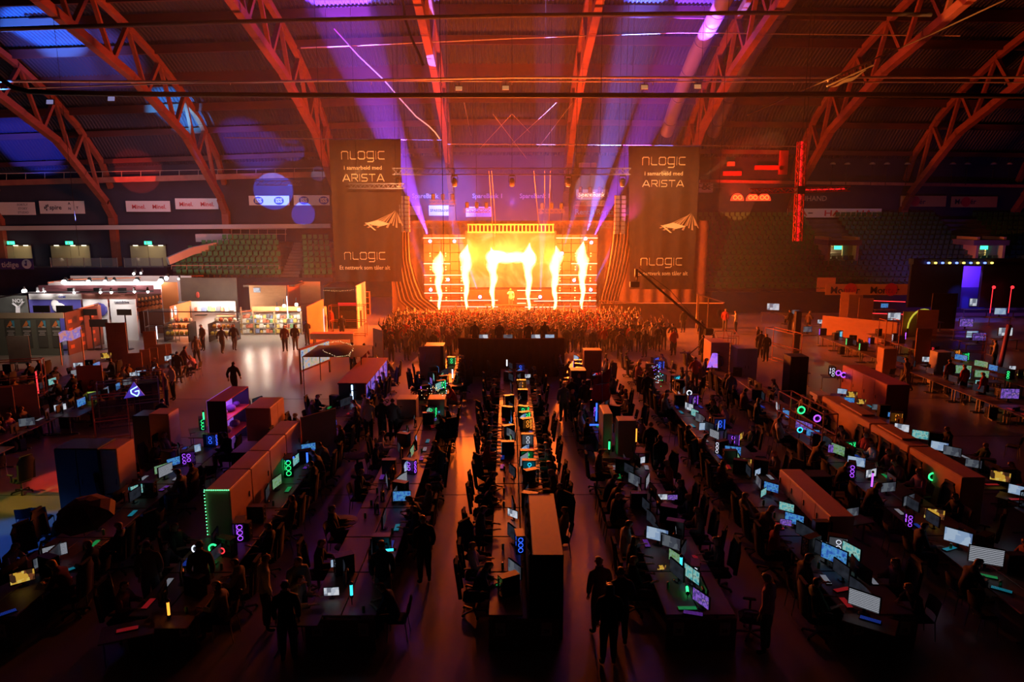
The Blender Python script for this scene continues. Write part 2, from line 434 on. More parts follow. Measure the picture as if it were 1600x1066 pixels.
for (u0, v0, u1, v1, lb) in ((1407, 306, 1478, 323, 'orange-lit wall banner with red disc, nearer the long pale banner'), (1486, 307, 1558, 324, 'orange-lit wall banner with red disc, farther from the long pale banner')):
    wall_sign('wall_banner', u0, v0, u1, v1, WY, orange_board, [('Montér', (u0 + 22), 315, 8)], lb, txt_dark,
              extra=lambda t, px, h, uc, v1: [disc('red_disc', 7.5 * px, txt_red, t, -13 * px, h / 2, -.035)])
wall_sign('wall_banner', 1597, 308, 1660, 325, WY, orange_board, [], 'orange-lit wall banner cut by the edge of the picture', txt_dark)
# arched red-lit signs
glow_red = glow('red_sign_glow', (1, .06, .02), 1.2); glow_amber = glow('amber_sign_glow', (1, .35, .05), 1.1)
for k, (u, nm) in enumerate(((1152, 'nearest the brown banner'), (1176, 'middle of the three'), (1194, 'beside the red light cross'))):
    p = atY(u, 314, WY - .02); r = .62; t = thing('lit_arch_sign', 'small arched sign glowing red with two orange rings, ' + nm, 'sign', p, 0, 'arched red signs on the wall')
    mb = MB(); n = 12; vs = [(r * 1.15 * math.cos(PI * i / n), 0, r * 1.3 * math.sin(PI * i / n)) for i in range(n + 1)]; vs += [(x, .15, z) for (x, y, z) in vs]; N = n + 1
    mb.add(vs, [tuple(range(n, -1, -1)), tuple(range(N, 2 * N))] + [(i, i + 1, N + i + 1, N + i) for i in range(n)]); mb.build('sign_face', glow_red, t)
    for dx in (-.25, .25):
        mb = MB(); mb.tube([(dx + .2 * math.cos(2 * PI * i / 12), -.04, .35 + .2 * math.sin(2 * PI * i / 12)) for i in range(13)], .05, 5); mb.build('ring', glow_amber, t)
# ledge along the wall and exit doors under it
L = lambda u, v, Y=75.6: atY(u, v, Y)
m = MB(); a = L(-40, 357); b = L(517, 353); m.bar(a, b, .5, .45); tag(m.build('wall_ledge', white_board), kind='structure')
rail_red = noisy('gallery_beam', (.30, .10, .08), (.4, .15, .1), 1.5, .6)
m = MB(); a = L(-40, 287, 75.2); b = L(517, 272, 75.2); m.bar(a, b, .5, .55); tag(m.build('gallery_beam', rail_red), kind='structure')
m = MB(); a = L(1095, 283, 75.2); b = L(1660, 292, 75.2); m.bar(a, b, .5, .3); tag(m.build('gallery_beam', rail_red), kind='structure')
t = thing('gallery_railing', 'thin pale railing standing on the brown gallery beam along the wall', 'railing', L(200, 275, 75.0)); o0 = Vector(t.location)
m = MB(); m.tube([L(-40, 272, 75) - o0, L(517, 262, 75) - o0], .035, 6); m.build('top_rail', pipe_m, t)
for u in range(-20, 516, 30):
    MB().tube([L(u, 272 - u * .018, 75) - o0, L(u, 286 - u * .026, 75) - o0], .03, 5).build('post', pipe_m, t)
door_m = mat('door_panel_beige', (.45, .40, .22), .6); green_glow = glow('exit_sign_green', (.05, 1, .45), 2.2); lamp_w = glow('small_door_lamp', (1, .9, .7), 2.5)
for k, (u0, u1, ue) in enumerate(((-6, 50, 18), (80, 141, 109), (204, 260, 232))):
    a = L(u0, 403, 76); b = L(u1, 403, 76); a.z = L(-20, 418, 74).z; zt = L(u0, 384, 76).z
    t = thing('exit_door', 'pale double exit door in the wall under a green sign, %s' % ('beside the purple banner', 'between the other two', 'nearest the green seats')[k], 'door', ((a.x + b.x) / 2, 76.1, a.z)); wd = b.x - a.x; ht = zt - a.z
    for s in (-1, 1): MB().box((s * wd / 4, 0, ht / 2), (wd / 2 - .05, .1, ht)).build('door_leaf', door_m, t)
    MB().box((0, -.05, ht + .06), (wd + .2, .25, .12)).build('door_frame', steel, t)
    for s in (-.32, .1, .38): MB().box((s * wd, -.15, ht + .02), (.5, .1, .08)).build('lamp', lamp_w, t)
    e = thing('exit_sign', 'green lit exit sign over the pale door %s' % ('by the purple banner', 'between two others', 'nearest the green seats')[k], 'exit sign', L(ue, 384, 76.14))
    MB().rbox((0, 0, .28), (.85, .08, .42)).build('housing', steel, e)
    MB().box((0, -.05, .28), (.8, .02, .38)).build('lit_panel', green_glow, e)
    MB().box((-.12, -.065, .27), (.1, .01, .22)).box((-.12, -.065, .41), (.07, .01, .06)).box((.15, -.065, .28), (.2, .01, .06)).box((-.02, -.065, .2), (.16, .01, .04)).build('running_figure', txt_white, e)
light('door_lamp', 'AREA', L(110, 392, 74.6), 14, (1, .75, .5), to=L(110, 398, 76), size=2)
light('door_lamp', 'AREA', L(230, 392, 74.6), 14, (1, .75, .5), to=L(230, 398, 76), size=2)
light('door_lamp', 'AREA', L(22, 392, 74.6), 14, (1, .75, .5), to=L(22, 398, 76), size=2)
# glass-panelled barriers on the landing
glass = mat('barrier_glass', (.5, .5, .5), .1, alpha=.25)
for k, (u0, u1) in enumerate(((80, 184), (195, 255))):
    a = L(u0, 418, 74); b = L(u1, 418, 74); t = thing('landing_barrier', 'glass-panelled barrier on the landing %s' % ('between two exit doors', 'next to the green seats')[k], 'barrier', a)
    n = 4 - k; wd = b.x - a.x
    for i in range(n): MB().box((wd * (i + .5) / n, 0, .5), (wd / n - .08, .03, .95)).build('glass_panel', glass, t)
    for i in range(n + 1): MB().box((wd * i / n, 0, .5), (.06, .06, 1.05)).build('post', pipe_m, t)
m = MB(); a = L(-20, 418, 74); b = L(262, 418, 74); m.box(((a.x + b.x) / 2, 75, a.z / 2), (b.x - a.x, 2.4, a.z)); tag(m.build('landing_block', darkwall), kind='structure')
wall_sign('hanging_banner', -30, 404, 52, 421, 73.5, purple_board, [('tidige', 16, 413, 9)], 'purple banner with pale lettering and a round pale logo below the exit doors', txt_white,
          extra=lambda t, px, h, uc, v1: [disc('round_logo', 7.5 * px, sign_white, t, (42 - uc) * px, h / 2), MB().box((0, 0, 0), (1.6 * px, .02, 6 * px)).box((-2 * px, 0, -1.5 * px), (2 * px, .02, 3 * px)).ball((0, 0, 4 * px), 1.4 * px, 8).build('logo_figure', purple_board, t, loc=((42 - uc) * px, -.09, h / 2))])

# ------------------------------------------------------------------ spectator stands
seat_green = mat('stand_seat_green', (.035, .22, .07), .5); stand_conc = noisy('stand_concrete', (.10, .09, .09), (.15, .13, .13), 1, .8)
def make_seat():
    t = thing('stadium_seat', 'green plastic tip-up stadium seat in the stand beside the booths', 'seat', (0, 0, 0), 0, 'green seats of the lit stand')
    MB().rbox((0, .0, .42), (.42, .38, .06)).build('seat_pan', seat_green, t)
    MB().rbox((0, .2, .66), (.43, .05, .42), .06).build('seat_back', seat_green, t); MB().box((0, .1, .2), (.06, .2, .4)).build('bracket', stand_conc, t)
    return t
seat0 = make_seat(); first = [True]
R0Y, R0Z = 66.6, atY(300, 436, 66.6).z
NR = 7
seatn = 0
for i in range(NR):
    Y = R0Y + .85 * i; Z = R0Z + .52 * i
    ulo = (268, 268, 268, 275, 290, 312, 345)[i]
    xa, xb = atY(ulo, 400, Y).x, atY(438, 400, Y).x; xc, xd = atY(470, 400, Y).x, atY(518, 400, Y).x
    for (p, q) in ((xa, xb), (xc, xd)):
        MB_ = MB(); MB_.box(((p + q) / 2, (Y + 76.1) / 2, Z - .26), (q - p, 76.1 - Y, .52))
        tag(MB_.build('stand_step', stand_conc), kind='structure')
        x = p + .3
        while x < q - .2 and seatn < 290:
            lb = 'green stadium seat in the lit stand, %s block, %s row up' % ('wide' if p == xa else 'narrow', ('first', 'second', 'third', 'fourth', 'fifth', 'sixth', 'top')[i])
            gp = 'green seats, %s block, row %s' % ('wide' if p == xa else 'narrow', ('one', 'two', 'three', 'four', 'five', 'six', 'seven')[i])
            if first[0]: o = seat0; o.location = (x, Y + .3, Z); o['label'] = lb; o['group'] = gp; first[0] = False
            else: o = dup(seat0, (x, Y + .3, Z), 0, lb, gp)
            x += .56; seatn += 1
# stair between the seat blocks
m = MB(); xb, xc = atY(440, 400, 68).x, atY(468, 400, 68).x
for i in range(14): m.box(((xb + xc) / 2, R0Y + 3 + .425 * i / 2, R0Z - .3 + .26 * i), (xc - xb, 6 - .425 * i, .26))
tag(m.build('stand_stair', stand_conc), kind='structure')
# sloping parapet and pale end wall
m = MB(); pts = [atY(262, 404, 66.4), atY(300, 388, 69), atY(360, 376, 73)]
for a, b in zip(pts, pts[1:]): m.bar(a - Vector((0, 0, .25)), b - Vector((0, 0, .25)), .3, .7)
tag(m.build('stand_parapet', white_board), kind='structure')
m = MB(); a = atY(305, 366, 73.6); b = atY(360, 378, 73.6); m.box(((a.x + b.x) / 2, 74.4, (a.z + b.z) / 2), (b.x - a.x, 1.6, a.z - b.z)); tag(m.build('stand_end_wall', white_board), kind='structure')
t = thing('stand_railing', 'white tube railing behind the top row of green seats', 'railing', atY(400, 376, 73.4)); o0 = Vector(t.location)
for vv in (358, 366): MB().tube([atY(360, vv, 73.4) - o0, atY(448, vv, 73.4) - o0], .04, 6).build('rail', pipe_m, t)
for u in range(362, 450, 14): MB().tube([atY(u, 357, 73.4) - o0, atY(u, 377, 73.4) - o0], .035, 5).build('post', pipe_m, t)
t = thing('front_railing', 'grey tube railing along the front of the green stand', 'railing', atY(340, 420, 66.2)); o0 = Vector(t.location)
MB().tube([atY(268, 415, 66.2) - o0, atY(436, 415, 66.2) - o0], .04, 6).build('rail', pipe_m, t)
for u in range(268, 437, 24): MB().tube([atY(u, 415, 66.2) - o0, atY(u, 421, 66.2) - o0], .035, 5).build('post', pipe_m, t)
m = MB(); a = atY(262, 434, 66.3); b = atY(520, 434, 66.3); m.box(((a.x + b.x) / 2, 66.3, a.z / 2), (b.x - a.x, .2, a.z)); tag(m.build('stand_front', darkwall), kind='structure')

# far dark stand across the rest of the hall
m = MB(); sm = MB(); x0, x1 = 17.2, 62.0; RY, RZ = 64.0, 1.9; NRF = 15
gaps = ((atY(1288, 400, 70).x, atY(1342, 400, 70).x), (atY(1510, 400, 70).x, atY(1566, 400, 70).x))
for i in range(NRF):
    Y = RY + .8 * i; Z = RZ + .46 * i; m.box(((x0 + x1) / 2, (Y + 76.3) / 2, Z - .23), (x1 - x0, 76.3 - Y, .46))
    x = x0 + .3
    while x < x1:
        if not any(g0 < x < g1 and 6 <= i <= 14 for g0, g1 in gaps) and (i + 1) % 16:
            sm.box((x, Y + .25, Z + .34), (.42, .34, .05)).box((x, Y + .45, Z + .56), (.42, .05, .38))
        x += .56
tag(m.build('far_stand', stand_conc), kind='structure')
dk_green = mat('far_seat_green', (.05, .16, .05), .55)
tag(sm.build('far_stand_seats', dk_green), 'rows of dark green stadium seats on the far stand beyond the red light cross', 'seats', kind='stuff')
m = MB(); m.box(((x0 + x1) / 2, RY - .1, .95), (x1 - x0, .2, 1.9)); tag(m.build('stand_front', darkwall), kind='structure')
# stair portals cut in the far stand
portal_m = mat('portal_paint', (.42, .36, .2), .7); warm_in = glow('portal_lamp', (1, .8, .4), 2.5, True)
for k, (u0, u1, ua, ub, vb) in enumerate(((1287, 1339, 1296, 1319, 419), (1511, 1566, 1526, 1544, 408))):
    Yp = 68.4; p = atY((u0 + u1) / 2, 419, Yp); s = Yp / 1100 * .99
    t = thing('stair_portal', 'lit stairway portal in the dark stand, %s' % ('directly above the orange stand boards', 'above the small purple stage')[k], 'portal', p)
    X = lambda u: atY(u, 400, Yp).x - p.x; Z = lambda v: atY(1300, v, Yp).z - p.z
    # roof slab, side walls, inner back wall with the lit doorway
    MB().box(((X(u0) + X(u1)) / 2, .9, Z(379)), (X(u1) - X(u0), 3.4, .5)).build('roof_slab', stand_conc, t)
    for uu, w_ in ((ua - 4, .25), (u1 - 3, .25)): MB().box((X(uu), 1.2, Z(419) + 1.5), (w_, 3.2, 3.0)).build('side_wall', portal_m, t)
    MB().box(((X(ub) + X(u1)) / 2, .5, Z(401)), (X(u1) - X(ub) , .2, Z(385) - Z(419))).build('inner_wall', portal_m, t)
    MB().box(((X(ua) + X(ub)) / 2, 2.4, Z(401)), (X(ub) - X(ua) + .4, .1, Z(387) - Z(419) + .2)).build('lit_back_wall', portal_m, t)
    MB().tube([(X(ua), .2, Z(408)), (X(ub) - .1, .2, Z(408))], .03, 5).tube([((X(ua) + X(ub)) / 2, .2, Z(408)), ((X(ua) + X(ub)) / 2, .2, Z(419))], .03, 5).build('handrail', steel, t)
    MB().box(((X(ua) + X(ub)) / 2, -.1, Z(387)), (.7, .1, .35)).build('exit_panel', green_glow, t)
    light('portal_lamp', 'POINT', p + Vector(((X(ua) + X(ub)) / 2, 1.2, Z(391))), 60, (1, .75, .32), size=.12)
wall_sign('stand_board', 1290, 444, 1351, 461, 62, orange_board, [('Montér', 1320, 453, 11)], 'long orange board with black word and red disc, nearer the stage', txt_dark, extra=lambda t, px, h, uc, v1: [disc('red_disc', 10 * px, txt_red, t, 8 * px, h / 2, -.033)])
wall_sign('stand_board', 1351, 444, 1423, 461, 62, orange_board, [('Montér', 1382, 453, 11)], 'long orange board with black word and red disc, nearer the purple stage', txt_dark, extra=lambda t, px, h, uc, v1: [disc('red_disc', 10 * px, txt_red, t, 5 * px, h / 2, -.033)])
for (u, v) in ((1354, 404), (1365, 411), (1342, 423), (1277, 411)):
    p = atY(u, v, 70); tag(MB().rbox((0, 0, 0), (.45, .4, .3)).build('step_lamp', mat('step_lamp_red', (.4, .06, .03), .5), loc=p), 'small dull red lamp box on the steps of the dark stand', 'lamp', 'step lamps on the dark stand')

# ------------------------------------------------------------------ pipes, ducts, cables under the roof
def pipe(name, pts, r, mt, label, cat, n=8):
    pts = [Vector(p) for p in pts]; o = pts[0].copy()
    return tag(MB().tube([p - o for p in pts], r, n).build(name, mt, loc=o), label, cat)
pipe('sprinkler_pipe', [atY(-20, 127, 54), atY(400, 128, 54), atY(800, 121, 54), atY(1200, 121, 54), atY(1620, 121, 54)], .09, pipe_m, 'thick pale pipe running across the hall under the trusses, upper of two', 'pipe')
t = thing('sprinkler_pipe', 'thin orange-lit sprinkler pipe with small heads, lower of the two across the hall', 'pipe', atY(800, 127.5, 53.6)); o0 = Vector(t.location)
MB().tube([atY(u, v, 53.6) - o0 for (u, v) in ((-20, 140), (250, 131), (500, 126), (800, 127), (1620, 129))], .05, 6).build('pipe', pipe_m, t)
for u in range(30, 1600, 110): MB().tube([atY(u, 128, 53.6) - o0, atY(u, 133, 53.6) - o0], .03, 5).build('sprinkler_head', pipe_m, t)
pipe('sprinkler_pipe', [atY(u, v, 56) for (u, v) in ((470, 75), (800, 60), (1060, 51), (1300, 54), (1500, 56))], .045, pipe_m, 'thin pipe with hangers high under the corrugated roof', 'pipe')
pipe('cable_bundle', [atY(u, v, 44) for (u, v) in ((-60, 90), (0, 122), (20, 137), (45, 143), (90, 145), (200, 147), (500, 149), (800, 149), (1100, 149), (1280, 147), (1660, 151))], .15, black, 'thick black cable bundle strung across the whole hall', 'cable')
pipe('roof_beam', [atY(u, v, 50) for (u, v) in ((-40, 47), (130, 41), (400, 33), (800, 24), (1180, 20), (1455, 23))], .14, black, 'dark tie beam crossing the trusses near the top of the roof', 'beam')
pipe('suspension_rope', [atY(u, v, 57) for (u, v) in ((350, 215), (480, 217), (690, 218.5))], .035, mat('rope_fibre', (.16, .12, .10), .9), 'thin pale rope above the banner nearer the booths', 'rope', 5)
pipe('suspension_rope', [atY(u, v, 57) for (u, v) in ((699, 225), (900, 226), (1180, 228), (1250, 229))], .035, mat('rope_fibre', (.16, .12, .10), .9), 'thin pale rope above the stage truss and the other banner', 'rope', 5)
duct = mat('ventilation_duct', (.24, .19, .20), .5, .2)
def ductrun(uv, r, X, label):
    pts = [atX(u, v, X) for (u, v) in uv]; o = pts[0].copy()
    t = thing('ventilation_duct', label, 'duct', o); MB().tube([p - o for p in pts], r, 16).build('tube', duct, t)
    for i in range(len(pts) - 1):
        for k in (.25, .75):
            c = pts[i].lerp(pts[i + 1], k) - o; d = (pts[i + 1] - pts[i]).normalized() * .06
            MB().tube([c - d, c + d], r * 1.06, 16).build('joint_ring', duct, t)
def duct_roof(X, r, off, label):
    pts = [Vector((X, Y, interp(UPP, Y) - drop(X) + off)) for Y in (46, 50, 54, 58, 62, 66, 69, 72)]; o = pts[0].copy()
    t = thing('ventilation_duct', label, 'duct', o); MB().tube([p - o for p in pts], r, 16).build('tube', duct, t)
    for i in range(0, len(pts) - 1):
        c = pts[i].lerp(pts[i + 1], .5) - o; d = (pts[i + 1] - pts[i]).normalized() * .07; MB().tube([c - d, c + d], r * 1.07, 16).build('joint_ring', duct, t)
duct_roof(15.6, .62, -1.2, 'fat round ventilation duct following the roof between two trusses above the stage')
duct_roof(20.2, .6, -1.2, 'fat round ventilation duct half hidden behind the truss beyond the first duct')
# glowing light rope and long cable with ladder
grad = mat('light_rope', (.2, .1, .3), .4); nt = grad.node_tree; tc = nt.nodes.new('ShaderNodeTexCoord'); r_ = nt.nodes.new('ShaderNodeValToRGB')
sx = nt.nodes.new('ShaderNodeSeparateXYZ'); nt.links.new(tc.outputs['Generated'], sx.inputs[0]); nt.links.new(sx.outputs[0], r_.inputs[0])
r_.color_ramp.elements[0].color = (.35, .02, .6, 1); r_.color_ramp.elements[1].color = (1, .3, .12, 1)
e_ = r_.color_ramp.elements.new(.45); e_.color = (.45, .3, 1, 1); e_ = r_.color_ramp.elements.new(.62); e_.color = (.8, .25, .4, 1)
nt.links.new(r_.outputs[0], nt.nodes['Principled BSDF'].inputs['Emission Color']); nt.nodes['Principled BSDF'].inputs['Emission Strength'].default_value = 1.6
pipe('light_rope', [atY(u, v, 56) for (u, v) in ((522, 45), (560, 87), (600, 125), (622, 151), (650, 182), (670, 197), (680, 207), (687, 217))], .05, grad, 'slanting light rope glowing violet to pink, hung from the roof above the stage', 'light rope', 6)
lad = mat('ladder_aluminium', (.6, .42, .25), .4, .3)
pipe('suspension_rope', [atY(u, v, 48) for (u, v) in ((1168, 180), (1262, 138), (1360, 95), (1450, 56), (1570, 0))], .045, lad, 'long slanting cable rising past the ladder towards the roof', 'cable', 5)
p0, p1 = atY(1292, 135, 47.5), atY(1365, 102, 47.5); q0, q1 = atY(1293, 127, 48), atY(1364, 94, 48)
t = thing('rescue_ladder', 'pale ladder hung slanting on the long cable under the roof', 'ladder', p0)
for a, b in ((p0, p1), (q0, q1)): MB().bar(a - p0, b - p0, .09).build('side_rail', lad, t)
for i in range(14): k = (i + .5) / 14; MB().bar(p0.lerp(p1, k) - p0, q0.lerp(q1, k) - p0, .06).build('rung', lad, t)
m = MB(); m.sheet(lambda a, b: p0.lerp(p1, .05 + a * .8) - p0 + Vector((0, -.1, -.12 - .22 * b * math.sin(PI * a) - .05 * math.sin(a * 12))), 16, 3); m.build('wrapped_cloth', lad, t)
# square floodlights on the pipe
flood = mat('floodlight_glass_reflection', (.8, .7, .55), .3, emit=(1, .5, .2), es=.35); flood_v = mat('floodlight_glass_cool_reflection', (.6, .6, .8), .3, emit=(.5, .5, 1), es=.35)  # lamps are off; the faint emission stands in for reflected light
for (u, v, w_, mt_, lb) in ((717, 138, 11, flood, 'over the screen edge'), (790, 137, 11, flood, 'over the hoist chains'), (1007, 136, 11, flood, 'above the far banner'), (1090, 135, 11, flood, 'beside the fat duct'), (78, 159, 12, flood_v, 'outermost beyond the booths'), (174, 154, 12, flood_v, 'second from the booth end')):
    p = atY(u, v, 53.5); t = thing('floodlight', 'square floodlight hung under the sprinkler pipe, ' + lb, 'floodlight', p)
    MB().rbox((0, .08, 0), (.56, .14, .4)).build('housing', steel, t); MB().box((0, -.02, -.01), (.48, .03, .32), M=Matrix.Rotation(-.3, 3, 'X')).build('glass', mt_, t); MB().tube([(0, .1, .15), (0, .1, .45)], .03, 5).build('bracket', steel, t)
# rigging wires
for (a, b) in (((725, 160), (736, 212)), ((770, 178), (823, 248)), ((840, 232), (895, 160)), ((800, 178), (828, 207)), ((800, 225), (870, 160)), ((750, 232), (800, 178))):
    pipe('rigging_wire', [atY(*a, 56.5), atY(*b, 56.5)], .014, pipe_m, 'thin steel rigging wire crossing others above the stage', 'wire', 4)['group'] = 'crossing rigging wires above the stage'
for (u, v0, v1, Y) in ((122, 60, 400, 50), (692, 220, 430, 40), (935, 10, 240, 45), (1120, 150, 330, 50), (503, 100, 300, 50), (1257, 150, 215, 46), (860, 268, 232, 55), (741, 266, 232, 55)):
    q_ = atY(u + (2 if v1 > v0 else 0), v1, Y); q2 = Vector((q_.x, Y, max(q_.z + .5, roofz(q_.x, Y))))
    pipe('hanging_wire', [q2, q_], .016, black, 'thin dark wire hanging straight down from the roof', 'wire', 4)['group'] = 'straight hanging wires'
pipe('hanging_cable', [atY(u, v, 52) for (u, v) in ((629, 0), (633, 30), (643, 60), (655, 85), (661, 103))], .1, black, 'thick black cable drooping from the roof near the central truss', 'cable', 6)

# red cross of lattice trusses
red_lat = mat('red_lattice', (.6, .05, .03), .4, .3); red_bar = glow('red_led_bar', (1, .01, .015), .85, True)
def lattice(mb, a, b, s=.32, n=10, r=.028, mi=0):
    a, b = Vector(a), Vector(b); d = (b - a).normalized(); u = d.cross(Vector((0, 1, 0)) if abs(d.y) < .9 else Vector((0, 0, 1))).normalized(); w = d.cross(u)
    cs = [(u * i + w * j) * s / 2 for i, j in ((-1, -1), (1, -1), (1, 1), (-1, 1))]
    for c in cs: mb.bar(a + c, b + c, r * 2, mi=mi)
    for k in range(n):
        p, q = a.lerp(b, k / n), a.lerp(b, (k + 1) / n)
        for i in range(4):
            c1, c2 = cs[i], cs[(i + 1) % 4]
            if k % 2: c1, c2 = c2, c1
            mb.bar(p + c1, q + c2, r * 1.3, mi=mi)
    return mb
cx = atY(1250, 297, 46)
t = thing('truss_cross', 'red-lit cross of lattice trusses hanging from the roof', 'light cross', cx)
top, bot = atY(1253, 221, 46) - cx, atY(1246, 377, 46) - cx; lft, rgt = atY(1172, 299, 46) - cx, atY(1327, 295, 46) - cx
lattice(MB(), top, bot, .42, 18).build('upright_truss', red_lat, t); lattice(MB(), lft, rgt, .3, 16).build('cross_arm', red_lat, t)
MB().tube([top, bot], .07, 6).build('light_tube', red_bar, t); MB().tube([(0, 0, 0), rgt * .9], .045, 6).build('light_tube', red_bar, t); MB().rbox((0, 0, 0), (.5, .5, .5)).build('corner_block', steel, t)
MB().tube([top, Vector((top.x, 0, roofz(cx.x, 46) - cx.z))], .02, 4).build('hanging_wire', black, t)

# ------------------------------------------------------------------ stage
SY = STAGE_Y
def P(u, v, Y=SY): return atY(u, v, Y)
stage_blk = mat('stage_deck', (.05, .03, .025), .5)
deckz = P(800, 487).z
m = MB(); xl, xr_ = P(640, 487).x, P(962, 487).x; m.box(((xl + xr_) / 2, SY + 3, deckz / 2), (xr_ - xl, 7.6, deckz)); tag(m.build('stage', stage_blk), 'low black stage deck carrying the flame jets and lit wall', 'stage')
flame_m = mat('flame', (0, 0, 0), 1); nt = flame_m.node_tree; nt.nodes.clear()
out = nt.nodes.new('ShaderNodeOutputMaterial'); add = nt.nodes.new('ShaderNodeAddShader'); em = nt.nodes.new('ShaderNodeEmission'); tr = nt.nodes.new('ShaderNodeBsdfTransparent')
lw = nt.nodes.new('ShaderNodeLayerWeight'); lw.inputs[0].default_value = .5; inv = nt.nodes.new('ShaderNodeMath'); inv.operation = 'SUBTRACT'; inv.inputs[0].default_value = 1.0
pw = nt.nodes.new('ShaderNodeMath'); pw.operation = 'POWER'; pw.inputs[1].default_value = 1.9; mu = nt.nodes.new('ShaderNodeMath'); mu.operation = 'MULTIPLY'; mu.inputs[1].default_value = 5.0
nt.links.new(lw.outputs['Facing'], inv.inputs[1]); nt.links.new(inv.outputs[0], pw.inputs[0]); nt.links.new(pw.outputs[0], mu.inputs[0])
em.inputs[0].default_value = (1, .50, .13, 1); nt.links.new(mu.outputs[0], em.inputs[1]); nt.links.new(em.outputs[0], add.inputs[0]); nt.links.new(tr.outputs[0], add.inputs[1]); nt.links.new(add.outputs[0], out.inputs[0])
flame_m.cycles.emission_sampling = 'NONE'
rnd = random.Random(3)
for i, (a, b) in enumerate(FLAMES):
    H_ = (b - a).z; nseg = 26; n = 14; mb = MB(); vs = []; top_ = [(.10, 0), (.16, .15), (.24, .3), (.34, .5), (.44, .66), (.62, .8), (.55, .9), (.28, .98), (.03, 1.06)]
    ph = [rnd.random() * 6 for _ in range(8)]
    for k in range(nseg + 1):
        s_ = k / nseg * 1.06; R = interp([(z, r) for r, z in top_], s_) * .80
        cx_ = .09 * math.sin(6 * s_ + ph[0]) * s_ + .06 * math.sin(17 * s_ + ph[1]); cy_ = .09 * math.sin(7 * s_ + ph[2]) * s_
        for j in range(n):
            th = 2 * PI * j / n; rr = R * (1 + .22 * math.sin(3 * th + 9 * s_ + ph[3]) * s_ + .14 * math.sin(2 * th + 31 * s_ + ph[4]) + .1 * math.sin(5 * th + 47 * s_ + ph[5]))
            vs.append((cx_ + rr * math.cos(th), cy_ + rr * math.sin(th), s_ * H_))
    fs = [(k * n + j, k * n + (j + 1) % n, (k + 1) * n + (j + 1) % n, (k + 1) * n + j) for k in range(nseg) for j in range(n)]
    mb.add(vs, fs, 0, True)
    nm = ('outermost at the booth end', 'second from the booth end', 'just on the booth side of the performer', 'just beyond the performer', 'second from the far end of the stage', 'outermost at the far end')[i]
    tag(mb.build('flame_jet', flame_m, loc=a), 'tall white-yellow flame jet at the stage front, ' + nm, 'flame', 'flame jets')
    f = thing('flame_machine', 'small black flame machine on the stage edge, ' + nm, 'flame machine', (a.x, a.y, deckz)); MB().rbox((0, 0, .11), (.4, .35, .22)).build('housing', black, f); MB().tube([(0, 0, .2), (0, 0, .3)], .07, 8).build('nozzle', steel, f)
# wide burst of fire in front of the screen
mb = MB(); c0 = P(797, 402, SY + .8)
for (u, v, rx, rz_) in ((772, 402, .75, .62), (790, 403, .95, .5), (808, 402, .9, .5), (826, 404, .7, .66), (780, 398, .6, .4)):
    p = P(u, v, SY + .8) - c0; mb.ball(p, (rx, .5, rz_), 16)
tag(mb.build('fire_burst', flame_m, loc=c0), 'wide white-hot burst of fire joining the flames before the screen', 'flame')

# LED wall and screen
def ledwall():
    m = mat('screen_picture', (.02, .02, .02), .4); nt = m.node_tree; b = nt.nodes['Principled BSDF']
    tc = nt.nodes.new('ShaderNodeTexCoord'); n = nt.nodes.new('ShaderNodeTexNoise'); n.inputs['Scale'].default_value = .45; n.inputs['Detail'].default_value = 6; n.inputs['Distortion'].default_value = 1.6
    r = nt.nodes.new('ShaderNodeValToRGB'); cr = r.color_ramp; cr.elements[0].color = (.40, .07, .006, 1); cr.elements[0].position = .35; cr.elements[1].color = (1, .5, .2, 1); cr.elements[1].position = .68
    e = cr.elements.new(.5); e.color = (.75, .2, .025, 1)
    nt.links.new(tc.outputs['Object'], n.inputs['Vector']); nt.links.new(n.outputs[0], r.inputs[0]); nt.links.new(r.outputs[0], b.inputs['Emission Color']); b.inputs['Emission Strength'].default_value = .75
    return m
scr = ledwall(); c = P(798, 449, SY + 3); wd = P(866, 400, SY + 3).x - P(730, 400, SY + 3).x; ht = P(798, 364, SY + 3).z - c.z
t = thing('stage_screen', 'large stage screen glowing orange with pale streaks behind the performer', 'screen', c)
MB().box((0, 0, ht / 2), (wd, .15, ht)).build('display', scr, t); MB().box((0, .12, ht / 2), (wd + .3, .12, ht + .3)).build('frame', steel, t)
amber_wall = noisy('lit_panel_wall', (.05, .022, .014), (.07, .03, .018), .8, .5)
strip_m = glow('strip_light_pink', (1, .52, .42), 2.4); blinder = glow('blinder_lamp', (1, .62, .15), 3.0); violet_l = glow('violet_lamp', (.5, .3, 1), 9)
